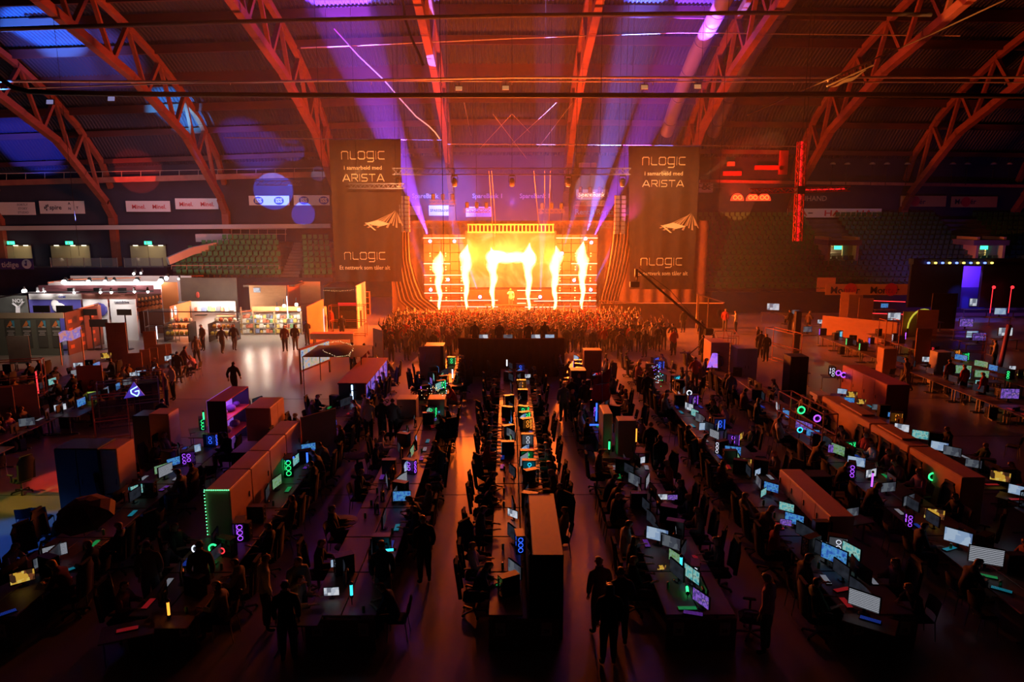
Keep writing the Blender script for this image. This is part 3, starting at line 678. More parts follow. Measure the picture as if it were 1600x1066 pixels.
for k, (u0, u1, side) in enumerate(((662, 731, 'booth'), (865, 933, 'far'))):
    c = P((u0 + u1) / 2, 487, SY + 3.4); c.z = deckz + .01; x0_, x1_ = P(u0, 400, SY + 3.4).x - c.x, P(u1, 400, SY + 3.4).x - c.x; zt = P(700, 366, SY + 3.4).z - c.z
    t = thing('light_wall', 'tall wall of panels with horizontal pink strips on the %s side of the screen' % side, 'light wall', c)
    m = MB()
    for i in range(5):
        for j in range(8): m.rbox((x0_ + (x1_ - x0_) * (i + .5) / 5, 0, zt * (j + .5) / 8), ((x1_ - x0_) / 5 - .03, .2, zt / 8 - .03))
    m.build('panel_grid', amber_wall, t)
    for vv in (372, 412, 430, 444.5, 458, 470, 479):
        z = P(700, vv, SY + 3.3).z - c.z; w_ = (x1_ - x0_) * (1.0 if vv != 412 else .6); MB().box((x0_ + w_ / 2 if k == 0 else x1_ - w_ / 2, -.16, z), (w_, .05, .055)).build('strip_light', strip_m, t)
    for i in range(3):
        for vv in (396, 417, 435, 450, 465):
            x = x0_ + (x1_ - x0_) * (.15 + .35 * i); z = P(700, vv, SY + 3.3).z - c.z
            MB().ball((x, -.16, z), .06, 8).ball((x, -.16, z - .22), .06, 8).build('lamp_pair', blinder, t)
# lower strips and risers across the middle
c = P(797, 487, SY + 2.2); c.z = deckz + .01; t = thing('stage_riser', 'wide riser behind the performer edged with pink light strips', 'riser', c)
x0_, x1_ = P(731, 487, SY + 2.2).x - c.x, P(866, 487, SY + 2.2).x - c.x; zt = P(797, 454, SY + 2.2).z - c.z
MB().box((0, .4, zt / 2), (x1_ - x0_, .8, zt)).build('riser_body', amber_wall, t)
for (ua, ub, vv) in ((731, 778, 469.5), (731, 778, 479.5), (808, 846, 454), (808, 846, 467), (808, 822, 474), (834, 866, 470.5), (820, 866, 480)):
    a = P(ua, vv, SY + 2.1) - c; b = P(ub, vv, SY + 2.1) - c; MB().bar(a, b, .05).build('strip_light', strip_m, t)
# orange stripes (crossing trusses) over the screen
t = thing('screen_truss', 'orange-lit lattice truss running over the top of the stage screen', 'truss', P(798, 357, SY + 2.6)); o0 = Vector(t.location)
m = MB(); m.bar(P(730, 351, SY + 2.6) - o0, P(866, 351, SY + 2.6) - o0, .12).bar(P(730, 363, SY + 2.6) - o0, P(866, 363, SY + 2.6) - o0, .12)
for i in range(23): u = 732 + i * 6; m.bar(P(u, 351, SY + 2.6) - o0, P(u, 363, SY + 2.6) - o0, .1)
m.build('lattice', mat('aluminium_truss', (.55, .38, .22), .35, .5), t)
for u in (745, 850): q_ = P(u, 351, SY + 2.6); MB().tube([q_ - o0, Vector((q_.x, q_.y, roofz(q_.x, q_.y) - .1)) - o0], .015, 4).build('hoist_wire', black, t)
alu = MATS['aluminium_truss']; alu_d = mat('aluminium_truss_dark', (.12, .10, .13), .4, .6)
for k, (u0, u1) in enumerate(((640, 731), (866, 962))):
    t = thing('stage_truss', 'pale lattice truss above the pink-striped wall on the %s side' % ('booth', 'far')[k], 'truss', P(u0, 352)); o0 = Vector(t.location)
    lattice(MB(), P(u0, 352) - o0, P(u1, 352) - o0, .4, 12, .022).build('lattice', alu_d, t)
# big front truss with moving heads
FT = SY - 2.0
t = thing('lighting_truss', 'long dark lighting truss hung over the stage front', 'truss', P(800, 268, FT)); o0 = Vector(t.location)
lattice(MB(), P(614, 268, FT) - o0, P(985, 268, FT) - o0, .45, 44, .026).build('lattice', alu_d, t)
for u in (700, 800, 900): q_ = P(u, 264, FT); MB().tube([q_ - o0, Vector((q_.x, q_.y, roofz(q_.x, q_.y) - .15)) - o0], .018, 4).build('hoist_wire', black, t)
for k, (u0, u1, vv, YY) in enumerate(((400, 470, 286, 62), (545, 632, 291, 53.0), (985, 1130, 290, 60), (900, 945, 318, 58))):
    t = thing('lighting_truss', 'short lattice truss hung %s' % ('before the blue-lit wall', 'before the brown banner at the booth end', 'before the brown banner at the far end', 'before the red wall banner')[k], 'truss', P(u0, vv, YY)); o0 = Vector(t.location)
    lattice(MB(), P(u0, vv, YY) - o0, P(u1, vv, YY) - o0, .35, 12, .022).build('lattice', alu_d, t)
    for f_ in (.15, .85): q_ = P(u0, vv, YY).lerp(P(u1, vv, YY), f_); MB().tube([q_ - o0, Vector((q_.x, q_.y, roofz(q_.x, q_.y) - .15)) - o0], .012, 4).build('hoist_wire', black, t)
lens = glow('warm_lens', (1, .6, .2), 3)
def moving_head(p, label, on=True, tilt=0.):
    t = thing('moving_head', label, 'stage lamp', p)
    MB().rbox((0, 0, 0), (.42, .32, .16), .05).bar((0, 0, 0), (0, 0, .5), .05).build('base', black, t)
    MB().bar((-.24, 0, -.05), (-.24, 0, -.55), .06).bar((.24, 0, -.05), (.24, 0, -.55), .06).build('yoke', black, t)
    R = Matrix.Rotation(tilt, 3, 'X')
    MB().lathe([(.10, .3), (.18, .22), (.2, 0), (.19, -.28)], (0, 0, -.5), 14, M=R).build('lamp_head', black, t)
    MB().lathe([(.165, -.0), (.15, -.03)], Vector((0, 0, -.5)) + R @ Vector((0, 0, -.28)), 14, M=R).build('lens', lens if on else steel, t)
    return t
for k, u in enumerate((622, 710, 800, 888, 973)):
    moving_head(P(u, 274, FT), 'moving stage lamp hung under the long truss, %s' % ('at the booth end', 'second from the booth end', 'in the middle', 'second from the far end', 'at the far end')[k], k != 2, .35)
# floor lamps of the beams
for k, (u, v, *_r) in enumerate(BEAMS):
    p = P(u, v, SY + 1.0); t = thing('beam_lamp', 'bright violet-white beam lamp on the lit wall', 'stage lamp', p, 0, 'violet beam lamps on the lit walls'); MB().ball((0, -.05, -.05), .13, 10).build('lens', violet_l, t); MB().rbox((0, .2, -.1), (.3, .3, .35), .05).build('housing', black, t); MB().tube([(0, .3, -.1), (0, 2.2, -.1)], .03, 5).build('bracket', steel, t)
# clusters of gear hung on truss in the blue light
for k, (u, v) in enumerate(((692, 316), (745, 329), (862, 330), (922, 305))):
    p = P(u, v, SY + 3.5); t = thing('lamp_cluster', 'cluster of stage lamps on a small hung frame, %s' % ('in the blue light', 'before the hoist chains', 'above the screen edge', 'before the warm round patch')[k], 'stage lamps', p)
    m = MB(); lattice(m, (-1.1, 0, 0), (1.1, 0, 0), .3, 6, .025); m.build('lattice', alu_d, t)
    for dx in (-.8, 0, .8): MB().rbox((dx, 0, .45), (.3, .3, .5), .06).build('lamp_box', steel, t)
    MB().tube([(0, 0, .3), (0, 0, roofz(p.x, p.y) - p.z)], .02, 4).build('hanging_wire', steel, t)
# hung loudspeakers
spk = mat('loudspeaker_grille', (.16, .10, .12), .5)
for k, (u, v0, v1) in enumerate(((628.5, 306, 363), (637, 306, 363), (963, 305, 366), (972.5, 305, 366))):
    a, b = P(u, v0, SY - 1), P(u, v1, SY - 1); t = thing('line_array', 'tall hung column of loudspeakers, %s' % ('outer one at the booth end of the stage', 'inner one at the booth end of the stage', 'inner one at the far end of the stage', 'outer one at the far end of the stage')[k], 'loudspeaker', b); n = 9
    for i in range(n): MB().rbox((0, .02 * (i - 4) ** 2 * .2, (a.z - b.z) * (i + .5) / n), (.36, .5, (a.z - b.z) / n - .03), .04).build('speaker_box', spk, t)
    MB().tube([(0, 0, a.z - b.z), (0, 0, roofz(b.x, b.y) - b.z)], .015, 4).build('hanging_wire', black, t)
# hoist chains, yellow
for k, (u0, v0, u1, v1) in enumerate(((764, 266, 772, 388), (768, 266, 776, 372), (834, 270, 843, 362), (851, 270, 851, 326), (860, 270, 858, 345))):
    pipe('hoist_chain', [P(u0, 267, FT + .1), P(u1, v1, FT + 2)], .022, mat('yellow_chain', (.30, .2, .05), .5), 'thin yellow hoist strap hanging before the screen', 'strap', 5)['group'] = 'hoist straps before the screen'
# black curtains swooping from the banners to the stage
curtain = noisy('curtain_cloth', (.09, .05, .035), (.13, .07, .05), 2, .9)
def drape(name, prof_o, prof_i, Y, label):
    """cloth between an outer and an inner outline, both lists of photo rows; folds run down it"""
    n, mm = 40, 26; o0 = P(prof_o[0][0], prof_o[0][1], Y)
    def fn(a, b):
        vo = interp_v(prof_o, b); vi = interp_v(prof_i, b); u = vo[0] + (vi[0] - vo[0]) * a; v = vo[1] + (vi[1] - vo[1]) * a
        p = P(u, v, Y + .16 * math.sin(a * 40 + b * 2)); return p - o0
    return tag(MB().sheet(fn, n, mm).build(name, curtain, loc=o0), label, 'curtain')
def interp_v(pr, t):
    k = t * (len(pr) - 1); i = min(int(k), len(pr) - 2); f = k - i; return (pr[i][0] + (pr[i + 1][0] - pr[i][0]) * f, pr[i][1] + (pr[i + 1][1] - pr[i][1]) * f)
drape('stage_curtain', [(622, 300), (614, 350), (612, 400), (616, 440), (622, 470), (640, 486)], [(640, 335), (640, 370), (643, 410), (652, 440), (664, 465), (690, 484)], SY + .6, 'dark folded curtain sweeping down to the booth end of the stage')
drape('stage_curtain', [(992, 330), (990, 370), (985, 400), (978, 430), (970, 455), (965, 474)], [(958, 348), (955, 380), (950, 410), (944, 440), (938, 460), (934, 480)], SY + .6, 'dark folded curtain sweeping down to the far end of the stage')
# back cloth behind the stage, made up to fill the dark there
m = MB(); a = P(612, 455, SY + 5); b = P(1110, 300, SY + 5); 
m.sheet(lambda s_, t_: (a.x + (b.x - a.x) * s_, SY + 5.2 + .12 * math.sin(s_ * 150), (P(800, 345, SY + 5).z) * t_), 240, 2); tag(m.build('added_back_cloth', curtain), 'wide dark cloth added across the hall behind the stage', 'curtain')

# brown banners
ban = noisy('banner_cloth', (.055, .02, .007), (.075, .028, .010), .6, .75)
ban_txt = mat('banner_lettering', (.95, .75, .50), .6, emit=None)
mtn = mat('banner_mountain', (.62, .36, .20), .7); mtn_d = mat('banner_mountain_shade', (.14, .05, .02), .8)
def banner(u0, v0, u1, v1, ub0, ub1, rows, label, Y=54.8, mount=None):
    c = P((ub0 + ub1) / 2, v1, Y); t = thing('hanging_banner', label, 'banner', c)
    def fn(a, b):
        ul = u0 + (ub0 - u0) * b; ur = u1 + (ub1 - u1) * b; u = ul + (ur - ul) * a; v = v0 + (v1 - v0) * b
        return P(u, v, Y + .10 * math.sin(a * 23) * b ** .5) - c
    MB().sheet(fn, 60, 14).build('cloth', ban, t)
    MB().tube([fn(0, 0), fn(1, 0)], .05, 6).build('top_bar', steel, t)
    px = Y / 1100 * 1.0
    for f_ in (.03, .97): q_ = fn(f_, 0); MB().tube([q_, (q_.x, q_.y, roofz(c.x, Y) - c.z - .1)], .015, 4).build('hanging_wire', steel, t)
    for (kind, s_, u, v, hp, wp) in rows:
        q = P(u, v + hp / 2, Y - .28) - c
        if kind == 's': o = stroke_text(MB(), s_, 0, 0, hp * px, wp * px).build('lettering', ban_txt, t)
        else:
            mb = text_mb(MB(), s_, 0, 0, hp * px, bold=.004); xs = [p[0] for p in mb.v]; k = wp * px / (max(xs) - min(xs)); mb.v = [(p[0] * k, p[1], p[2]) for p in mb.v]; o = mb.build('lettering', ban_txt, t)
        o.location = q
    um, vm = mount
    def mp(u, v, d=.22): return P(u, v, Y - d) - c
    # snow-streaked peak behind a tent shape
    mb = MB(); pk = (um + 22, vm - 18)
    for i in range(13):
        a_ = (um - 28 + i * 5, vm + 6 + 4 * math.sin(i * 2.1)); mb.add([mp(pk[0] + i * .5 - 3, pk[1] + abs(i - 6) * .8), mp(a_[0], a_[1]), mp(a_[0] + 2.2 + (i % 3), a_[1] + 1)], [(0, 1, 2)])
    mb.build('mountain_picture', mtn, t)
    mb = MB(); mb.add([mp(um - 26, vm + 3, .25), mp(um - 6, vm - 2, .25), mp(um + 14, vm + 4, .25), mp(um - 2, vm + 8, .25), mp(um - 12, vm + 6, .25)], [(0, 1, 2, 3, 4)]); mb.add([mp(um - 26, vm + 2, .25), mp(um - 22, vm + 2, .25), mp(um - 8, vm + 14, .25), mp(um - 11, vm + 14, .25)], [(0, 1, 2, 3)]); mb.build('tent_picture', ban_txt, t)
    return t
banner(514, 218, 626, 440, 524, 628, [('s', 'nLogic', 567, 243, 11, 64), ('t', 'i samarbeid med', 567, 262, 6, 57), ('s', 'ARISTA', 568, 278, 10, 62), ('s', 'nLogic', 570, 400, 10.5, 62), ('t', 'Et nettverk som tåler alt', 570, 418, 6.5, 78)], 'tall brown banner with pale angular lettering at the booth end of the stage', mount=(596, 346))
banner(982, 229, 1094, 452, 984, 1083, [('s', 'nLogic', 1037, 252, 11, 64), ('t', 'i samarbeid med', 1037, 271, 6, 58), ('s', 'ARISTA', 1036, 287, 9, 62), ('s', 'nLogic', 1033, 409, 10.5, 63), ('t', 'Et nettverk som tåler alt', 1035, 427, 6.5, 78)], 'tall brown banner with pale angular lettering beyond the far end of the stage', mount=(1058, 350))
# black masking along the stage wing with rail
m = MB(); a = P(938, 474, 55.4); b = P(1132, 474, 55.4); m.box(((a.x + b.x) / 2, 55.4, a.z / 2), (b.x - a.x, .15, a.z)); o = m.build('wing_skirt', curtain); tag(o, 'dark cloth skirt of the raised wing beyond the stage', 'skirt')
pipe('wing_edge', [P(937, 470, 55.2), P(1000, 474, 55.2), P(1130, 474, 55.2)], .05, alu, 'lit aluminium edge along the top of the wing skirt', 'edge rail', 5)
# handrail ramp
t = thing('ramp_rail', 'yellow-lit handrail of the ramp beyond the stage wing', 'handrail', P(1090, 474, 55)); o0 = Vector(t.location)
MB().tube([P(1089, 460, 55) - o0, P(1100, 463, 55) - o0, P(1132, 473, 55) - o0], .05, 6).build('rail', alu, t)
for (u, v) in ((1090, 461), (1107, 466), (1092, 461)): q_ = P(u, v, 55); MB().tube([q_ - o0, Vector((q_.x, q_.y, 0)) - o0], .05, 6).build('post', alu, t)
# camera crane
t = thing('camera_crane', 'long thin camera crane rising over the crowd towards the stage', 'camera crane', P(1095, 520, 44)); o0 = Vector(t.location); A, B = P(998, 424, 46) - o0, P(1095, 508, 44) - o0
MB().tube([A, B, B + (B - A) * .12], [.06, .1, .1], 6).build('boom', steel, t); MB().tube([A + Vector((0, 0, .25)), (A + B) / 2 + Vector((0, 0, .5)), B], .02, 4).build('tension_wire', steel, t)
MB().rbox(A + Vector((-.15, 0, -.1)), (.2, .2, .5)).rbox(A + Vector((-.25, 0, -.85)), (.6, .35, .35)).tube([A + Vector((-.1, 0, 0)), A + Vector((-.1, 0, -.7))], .05, 6).build('camera_head', steel, t)
MB().tube([B, (B.x, B.y, -o0.z)], .08, 8).tube([(B.x, B.y, .7 - o0.z), (B.x - .8, B.y, -o0.z)], .04, 5).tube([(B.x, B.y, .7 - o0.z), (B.x + .8, B.y, -o0.z)], .04, 5).build('tripod', steel, t)
MB().rbox(B + (B - A) * .12, (.5, .5, .4)).build('counterweight', black, t)
# haze hanging round the stage
hz = bpy.data.materials.new('haze'); hz.use_nodes = True; nt = hz.node_tree; nt.nodes.clear(); out = nt.nodes.new('ShaderNodeOutputMaterial')
vs_ = nt.nodes.new('ShaderNodeVolumeScatter'); vs_.inputs['Color'].default_value = (1, 1, 1, 1); vs_.inputs['Density'].default_value = .0030; vs_.inputs['Anisotropy'].default_value = .25
nt.links.new(vs_.outputs[0], out.inputs['Volume'])
o = MB().box((.5, 51, 12.3), (40, 38, 24.4)).build('stage_haze', hz); tag(o, 'thin haze hanging in the air around the stage', 'haze', kind='stuff')

# moving head light patches on roof and walls, then added fills
head_light(P(430, 286, 60), L(428, 298, 76), (.03, .16, 1), 60000, 13)
head_light(P(470, 286, 60), L(474, 334, 76), (.02, .14, 1), 42000, 8)
head_light(P(455, 290, 60), atY(455, 243, 72.8), (.02, .16, 1), 20000, 9)
head_light(P(500, 290, 60), L(497, 272, 76), (.02, .4, 1), 9000, 5)
head_light(P(690, 310, 60), L(700, 305, 76), (.12, .18, 1), 60000, 26, .8)
head_light(P(800, 300, 60), L(800, 290, 76), (.10, .05, .7), 22000, 60, 1)
head_light(P(925, 318, 60), L(922, 296, 76), (1, .6, .4), 26000, 11)
head_light(P(1140, 290, 60), L(1170, 262, 76), (1, .03, .01), 26000, 24, .5)
head_light(P(1190, 330, 62), L(1150, 315, 76), (1, .15, .04), 12000, 15)
head_light(P(1180, 300, 62), atY(1203, 236, 72.5), (1, .3, .05), 9000, 9)
head_light((-38, 46, 9), atY(62, 56, 60), (.03, .22, 1), 380000, 17, .5)
head_light((-35.5, 52, 9), atY(250, 190, 68), (.03, .45, 1), 190000, 15, .6)
head_light((-47, 50, 9), atY(8, 238, 70), (.06, .08, .9), 90000, 16, .5)
head_light((-31, 52, 9), atY(360, 240, 71), (.08, .1, .9), 60000, 16, .7)
head_light((-36, 60, 10), L(215, 266, 76), (1, .05, .02), 16000, 16)
head_light((-30, 50, 9), atY(120, 100, 62), (.2, .2, .9), 60000, 30, .8)
head_light((12, 46, 12), atY(1330, 116, 47.6), (1, .35, .08), 26000, 12, .5)  # added warm fill with no lamp of its own, brightens the ladder
light('gallery_fill', 'AREA', (-34, 68, 12.5), 260, (.75, .5, .7), to=(-36, 76, 8), size=8)  # added soft fill without a fixture, brings out the wall signs
light('gallery_fill', 'AREA', (34, 68, 12.5), 90, (1, .45, .2), to=(36, 76, 8), size=8)  # same kind of added fill for the far wall
for (u, v, lu, lv) in ((567, 300, 560, 268), (1036, 310, 1040, 268)):
    light('banner_light', 'SPOT', P(lu, lv, 44), 6500, (1, .42, .14), to=P(u, v + 20, 54.8), size=.1, angle=62, blend=.8)

for k, u in enumerate((1301, 1324, 1363, 1386, 1418, 1489, 1512, 1553, 1578)):
    p = atY(u, 257, 74.9); t = thing('gallery_lamp', 'small dim dome lamp on the gallery under the far roof', 'lamp', p, 0, 'dome lamps along the far gallery'); MB().lathe([(.3, 0), (.26, .12), (.12, .22)], (0, 0, 0), 10).build('dome', pipe_m, t); MB().tube([(0, 0, 0), (0, 0, -2.1)], .03, 5).build('post', steel, t)
for k, (u, v, mt_, lb) in enumerate(((1142, 256, orange_board, 'small slanted lamp shade beside the red-lit panel'), (1144, 271, red_board, 'red-lit panel with a pale lower edge by the brown banner'), (1202, 262, red_board, 'red-lit panel under the amber light disc'), (1224, 254, red_board, 'tall red-lit panel nearest the red light cross'), (918, 258, orange_board, 'orange-lit lamp box above the stage truss'))):
    p = atY(u, v, 74.0); t = thing('gallery_light_box', lb, 'panel', p); w_ = (.8, 1.9, 3.0, .9, 1.8)[k]; MB().rbox((0, 0, 0), (w_, .3, .45 if k != 3 else 2.4), .05).build('face', mt_, t); MB().bar((0, .1, 0), (0, 2.25, 0), .08).build('bracket', steel, t)
wash = [((-4, 54, 8), (-9, 62, 23), (.5, .03, .30), 1300, 70), ((9, 54, 8), (12, 62, 23), (.5, .03, .35), 1300, 70), ((0, 53, 8), (0, 58, 25), (1, .02, .03), 1800, 110)]
for (s_, d_, c_, e_, an) in wash: light('roof_wash', 'SPOT', s_, e_, c_, to=d_, size=.2, angle=an, blend=1)
# ------------------------------------------------------------------ people
skin_m = mat('skin', (.50, .30, .21), .55); eye_m = mat('eyes', (.03, .02, .02), .3)
hair_b = mat('hair', (.05, .03, .02), .6); top0 = mat('top_cloth', (.03, .03, .035), .85); leg0 = mat('trouser_cloth', (.02, .022, .03), .85); shoe0 = mat('shoe', (.03, .03, .03), .6)
def skinned(joints, edges, levels=1):
    """joints: {name: (pos, radius)}; returns an evaluated mesh grown round the skeleton"""
    names = list(joints); idx = {n: i for i, n in enumerate(names)}
    me = bpy.data.meshes.new('sk'); me.from_pydata([joints[n][0] for n in names], [(idx[a], idx[b]) for a, b in edges], []); me.update()
    o = bpy.data.objects.new('sk', me); COL.objects.link(o)
    sk = o.modifiers.new('s', 'SKIN'); sk.use_smooth_shade = True; sk.branch_smoothing = .4
    if not me.skin_vertices:
        bm = bmesh.new(); bm.from_mesh(me); bm.verts.layers.skin.verify(); bm.to_mesh(me); bm.free()
    for i, n in enumerate(names):
        r = joints[n][1]; sv = me.skin_vertices[0].data[i]; sv.radius = (r, r) if not isinstance(r, tuple) else r; sv.use_root = (i == 0)
    ss = o.modifiers.new('d', 'SUBSURF'); ss.levels = levels; ss.render_levels = levels
    bpy.context.view_layer.update(); dg = bpy.context.evaluated_depsgraph_get()
    r = bpy.data.meshes.new_from_object(o.evaluated_get(dg)); bpy.data.objects.remove(o); bpy.data.meshes.remove(me)
    return r
def person_skeleton(P_, fingers=True):
    J = {}; E = []
    def j(n, p, r, par=None):
        J[n] = (Vector(p), r)
        if par: E.append((par, n))
    pel = Vector(P_['pelvis']); lean = P_.get('lean', 0.0); ht = P_.get('w', 1.0)
    def up(d, x=0, y=0): return pel + Vector((x, y + math.sin(lean) * d, math.cos(lean) * d))
    j('pelvis', pel, (.165 * ht, .13)); j('spine', up(.2), (.15 * ht, .12), 'pelvis'); j('chest', up(.38), (.17 * ht, .125), 'spine'); j('upchest', up(.5), (.14, .095), 'chest')
    j('neck', up(.57, 0, .015), .056, 'upchest'); hd = P_.get('head', (0, .03)); n_ = J['neck'][0]
    j('jaw', n_ + Vector((hd[0] * .3, .02 + hd[1] * .5, .08)), (.07, .078), 'neck'); j('face', n_ + Vector((hd[0] * .7, .02 + hd[1], .15)), (.086, .102), 'jaw'); j('crown', n_ + Vector((hd[0], .012 + hd[1] * 1.1, .235)), (.08, .096), 'face')
    J['nosetip'] = (J['face'][0] + Vector((0, .118, -.012)), .014); E.append(('face', 'nosetip'))
    for s, sd in ((-1, 'l'), (1, 'r')):
        sh = up(.475, s * .175); j('sh' + sd, sh, .062, 'upchest')
        el, wr = P_['arm' + sd]; el = Vector(el); wr = Vector(wr)
        j('um' + sd, sh.lerp(el, .5), .056, 'sh' + sd); j('el' + sd, el, .041, 'um' + sd); j('fm' + sd, el.lerp(wr, .45), .038, 'el' + sd); j('wr' + sd, wr, .025, 'fm' + sd)
        d = (wr - el).normalized(); side = Vector((1, 0, 0)) - d * d.x; side.normalize(); nrm = d.cross(side)
        palm = wr + d * .07; j('pa' + sd, palm, (.034, .02), 'wr' + sd)
        if fingers:
            cu = P_.get('curl', .35)
            for k in range(4):
                b = palm + side * ((k - 1.5) * .021) + d * .02; L_ = (.07, .082, .077, .06)[k]
                j('f%d' % k + sd, b + d * .012, .0095, 'pa' + sd); dn = nrm * (-1 if nrm.z > 0 else 1)
                m1 = b + d * L_ * .55 + dn * L_ * .2 * cu; j('g%d' % k + sd, m1, .0085, 'f%d' % k + sd); j('h%d' % k + sd, m1 + (d * (1 - cu) + dn * cu).normalized() * L_ * .5, .007, 'g%d' % k + sd)
            tb = wr + d * .035 - side * s * .028; j('t0' + sd, tb, .012, 'wr' + sd); j('t1' + sd, tb + (d - side * s).normalized() * .042, .010, 't0' + sd)
        else: j('ha' + sd, palm + d * .07, (.03, .014), 'pa' + sd)
        hip = pel + Vector((s * .092, 0, -.04)); j('hi' + sd, hip, .092, 'pelvis'); kn, an = P_['leg' + sd]; kn = Vector(kn); an = Vector(an)
        j('tm' + sd, hip.lerp(kn, .5), .088, 'hi' + sd); j('kn' + sd, kn, .063, 'tm' + sd); j('sm' + sd, kn.lerp(an, .4), .058, 'kn' + sd); j('an' + sd, an, .036, 'sm' + sd)
        to = Vector(P_.get('toe' + sd, an + Vector((s * .03, .15, -.045)))); j('mf' + sd, an.lerp(to, .5) + Vector((0, 0, -.02)), .037, 'an' + sd); j('to' + sd, to, .03, 'mf' + sd)
    return J, E
REG = {}
for n in ('pelvis', 'spine', 'chest', 'upchest'): REG[n] = 'torso'
for s_ in 'lr':
    for n in ('sh', 'um', 'el'): REG[n + s_] = 'uparm'
    for n in ('fm',): REG[n + s_] = 'forearm'
    for n in ('hi', 'tm', 'kn', 'sm'): REG[n + s_] = 'leg'
    for n in ('mf', 'to', 'an'): REG[n + s_] = 'foot'
    for n in ('wr', 'pa', 'ha', 't0', 't1'): REG[n + s_] = 'hand'
    for k in range(4):
        for q in 'fgh': REG['%s%d' % (q, k) + s_] = 'hand'
for n in ('jaw', 'face', 'crown', 'nosetip', 'neck'): REG[n] = 'head'
def region_of(co, J, E):
    best = None; bd = 9
    for a, b in E:
        pa, pb = J[a][0], J[b][0]; d = pb - pa; t = max(0, min(1, (co - pa).dot(d) / max(1e-9, d.dot(d)))); ra = J[a][1]; rb = J[b][1]; ra = ra[0] if isinstance(ra, tuple) else ra; rb = rb[0] if isinstance(rb, tuple) else rb
        dist = (co - pa - d * t).length - (ra + (rb - ra) * t) * .6
        if dist < bd: bd = dist; best = a if t < .5 else b
    if best == 'pelvis' : return 'pelvis'
    return REG[best]
def make_person_meshes(pose, fingers=True, levels=1, sleeves=True):
    J, E = person_skeleton(pose, fingers); me = skinned(J, E, levels)
    reg = [region_of(v.co.copy(), J, E) for v in me.vertices]
    return me, J, reg
def shell(me, reg, keep, off, mt, extra=None):
    """outer layer over the faces of some regions, used for clothing"""
    fs = [p for p in me.polygons if sum(reg[v] in keep for v in p.vertices) * 2 >= len(p.vertices) and (extra is None or extra(p))]
    used = {}; vs = []
    for p in fs:
        for v in p.vertices:
            if v not in used: used[v] = len(vs); vs.append(me.vertices[v].co + me.vertices[v].normal * off)
    mb = MB(); mb.add(vs, [tuple(used[v] for v in p.vertices) for p in fs], 0, True)
    return mb
STAND = dict(pelvis=(0, 0, .96), arml=((-.245, -.02, 1.17), (-.22, .08, .93)), armr=((.245, -.02, 1.17), (.22, .08, .93)), legl=((-.10, .02, .50), (-.11, -.02, .09)), legr=((.10, .02, .50), (.11, -.02, .09)))
def V(**k): d = dict(STAND); d.update(k); return d
SEAT = dict(pelvis=(0, 0, .56), lean=.06, arml=((-.27, .12, .80), (-.17, .38, .81)), armr=((.27, .12, .80), (.20, .38, .81)), legl=((-.13, .42, .52), (-.14, .40, .09)), legr=((.13, .42, .52), (.14, .36, .09)), head=(0, .03))
def VS(**k): d = dict(SEAT); d.update(k); return d
POSES = {
 'stand': V(), 'phone': V(armr=((.25, .10, 1.17), (.10, .32, 1.28)), head=(0, .05)), 'walk': V(legl=((-.10, .20, .54), (-.11, .08, .10)), legr=((.10, -.02, .50), (.11, -.30, .14)), arml=((-.25, -.13, 1.19), (-.24, -.08, .95)), armr=((.25, .10, 1.18), (.24, .24, .98)), lean=.05),
 'arms_up': V(arml=((-.32, .08, 1.62), (-.24, .12, 1.88)), armr=((.32, .08, 1.62), (.24, .12, 1.88))), 'one_up': V(armr=((.30, .10, 1.60), (.22, .14, 1.86)), arml=((-.28, .04, 1.18), (-.20, .22, 1.10))), 'hips': V(arml=((-.29, .04, 1.17), (-.14, .26, 1.16)), armr=((.29, .04, 1.17), (.14, .26, 1.2))),
 'point': V(armr=((.24, .18, 1.34), (.18, .44, 1.36)), head=(.02, .04)),
 'typing': VS(), 'leaning': VS(lean=-.25, legl=((-.16, .44, .50), (-.17, .50, .09)), legr=((.16, .44, .50), (.17, .52, .09)), head=(0, -.0), arml=((-.29, .02, .78), (-.2, .28, .82)), armr=((.29, .02, .78), (.2, .28, .82))),
 'hunched': VS(lean=.42, arml=((-.29, .30, .78), (-.13, .46, .81)), armr=((.29, .30, .78), (.15, .46, .81)), head=(0, .07)), 'turned': VS(lean=.1, head=(.04, .02), armr=((.33, .05, .82), (.36, .28, .86))),
}
PROT = {}
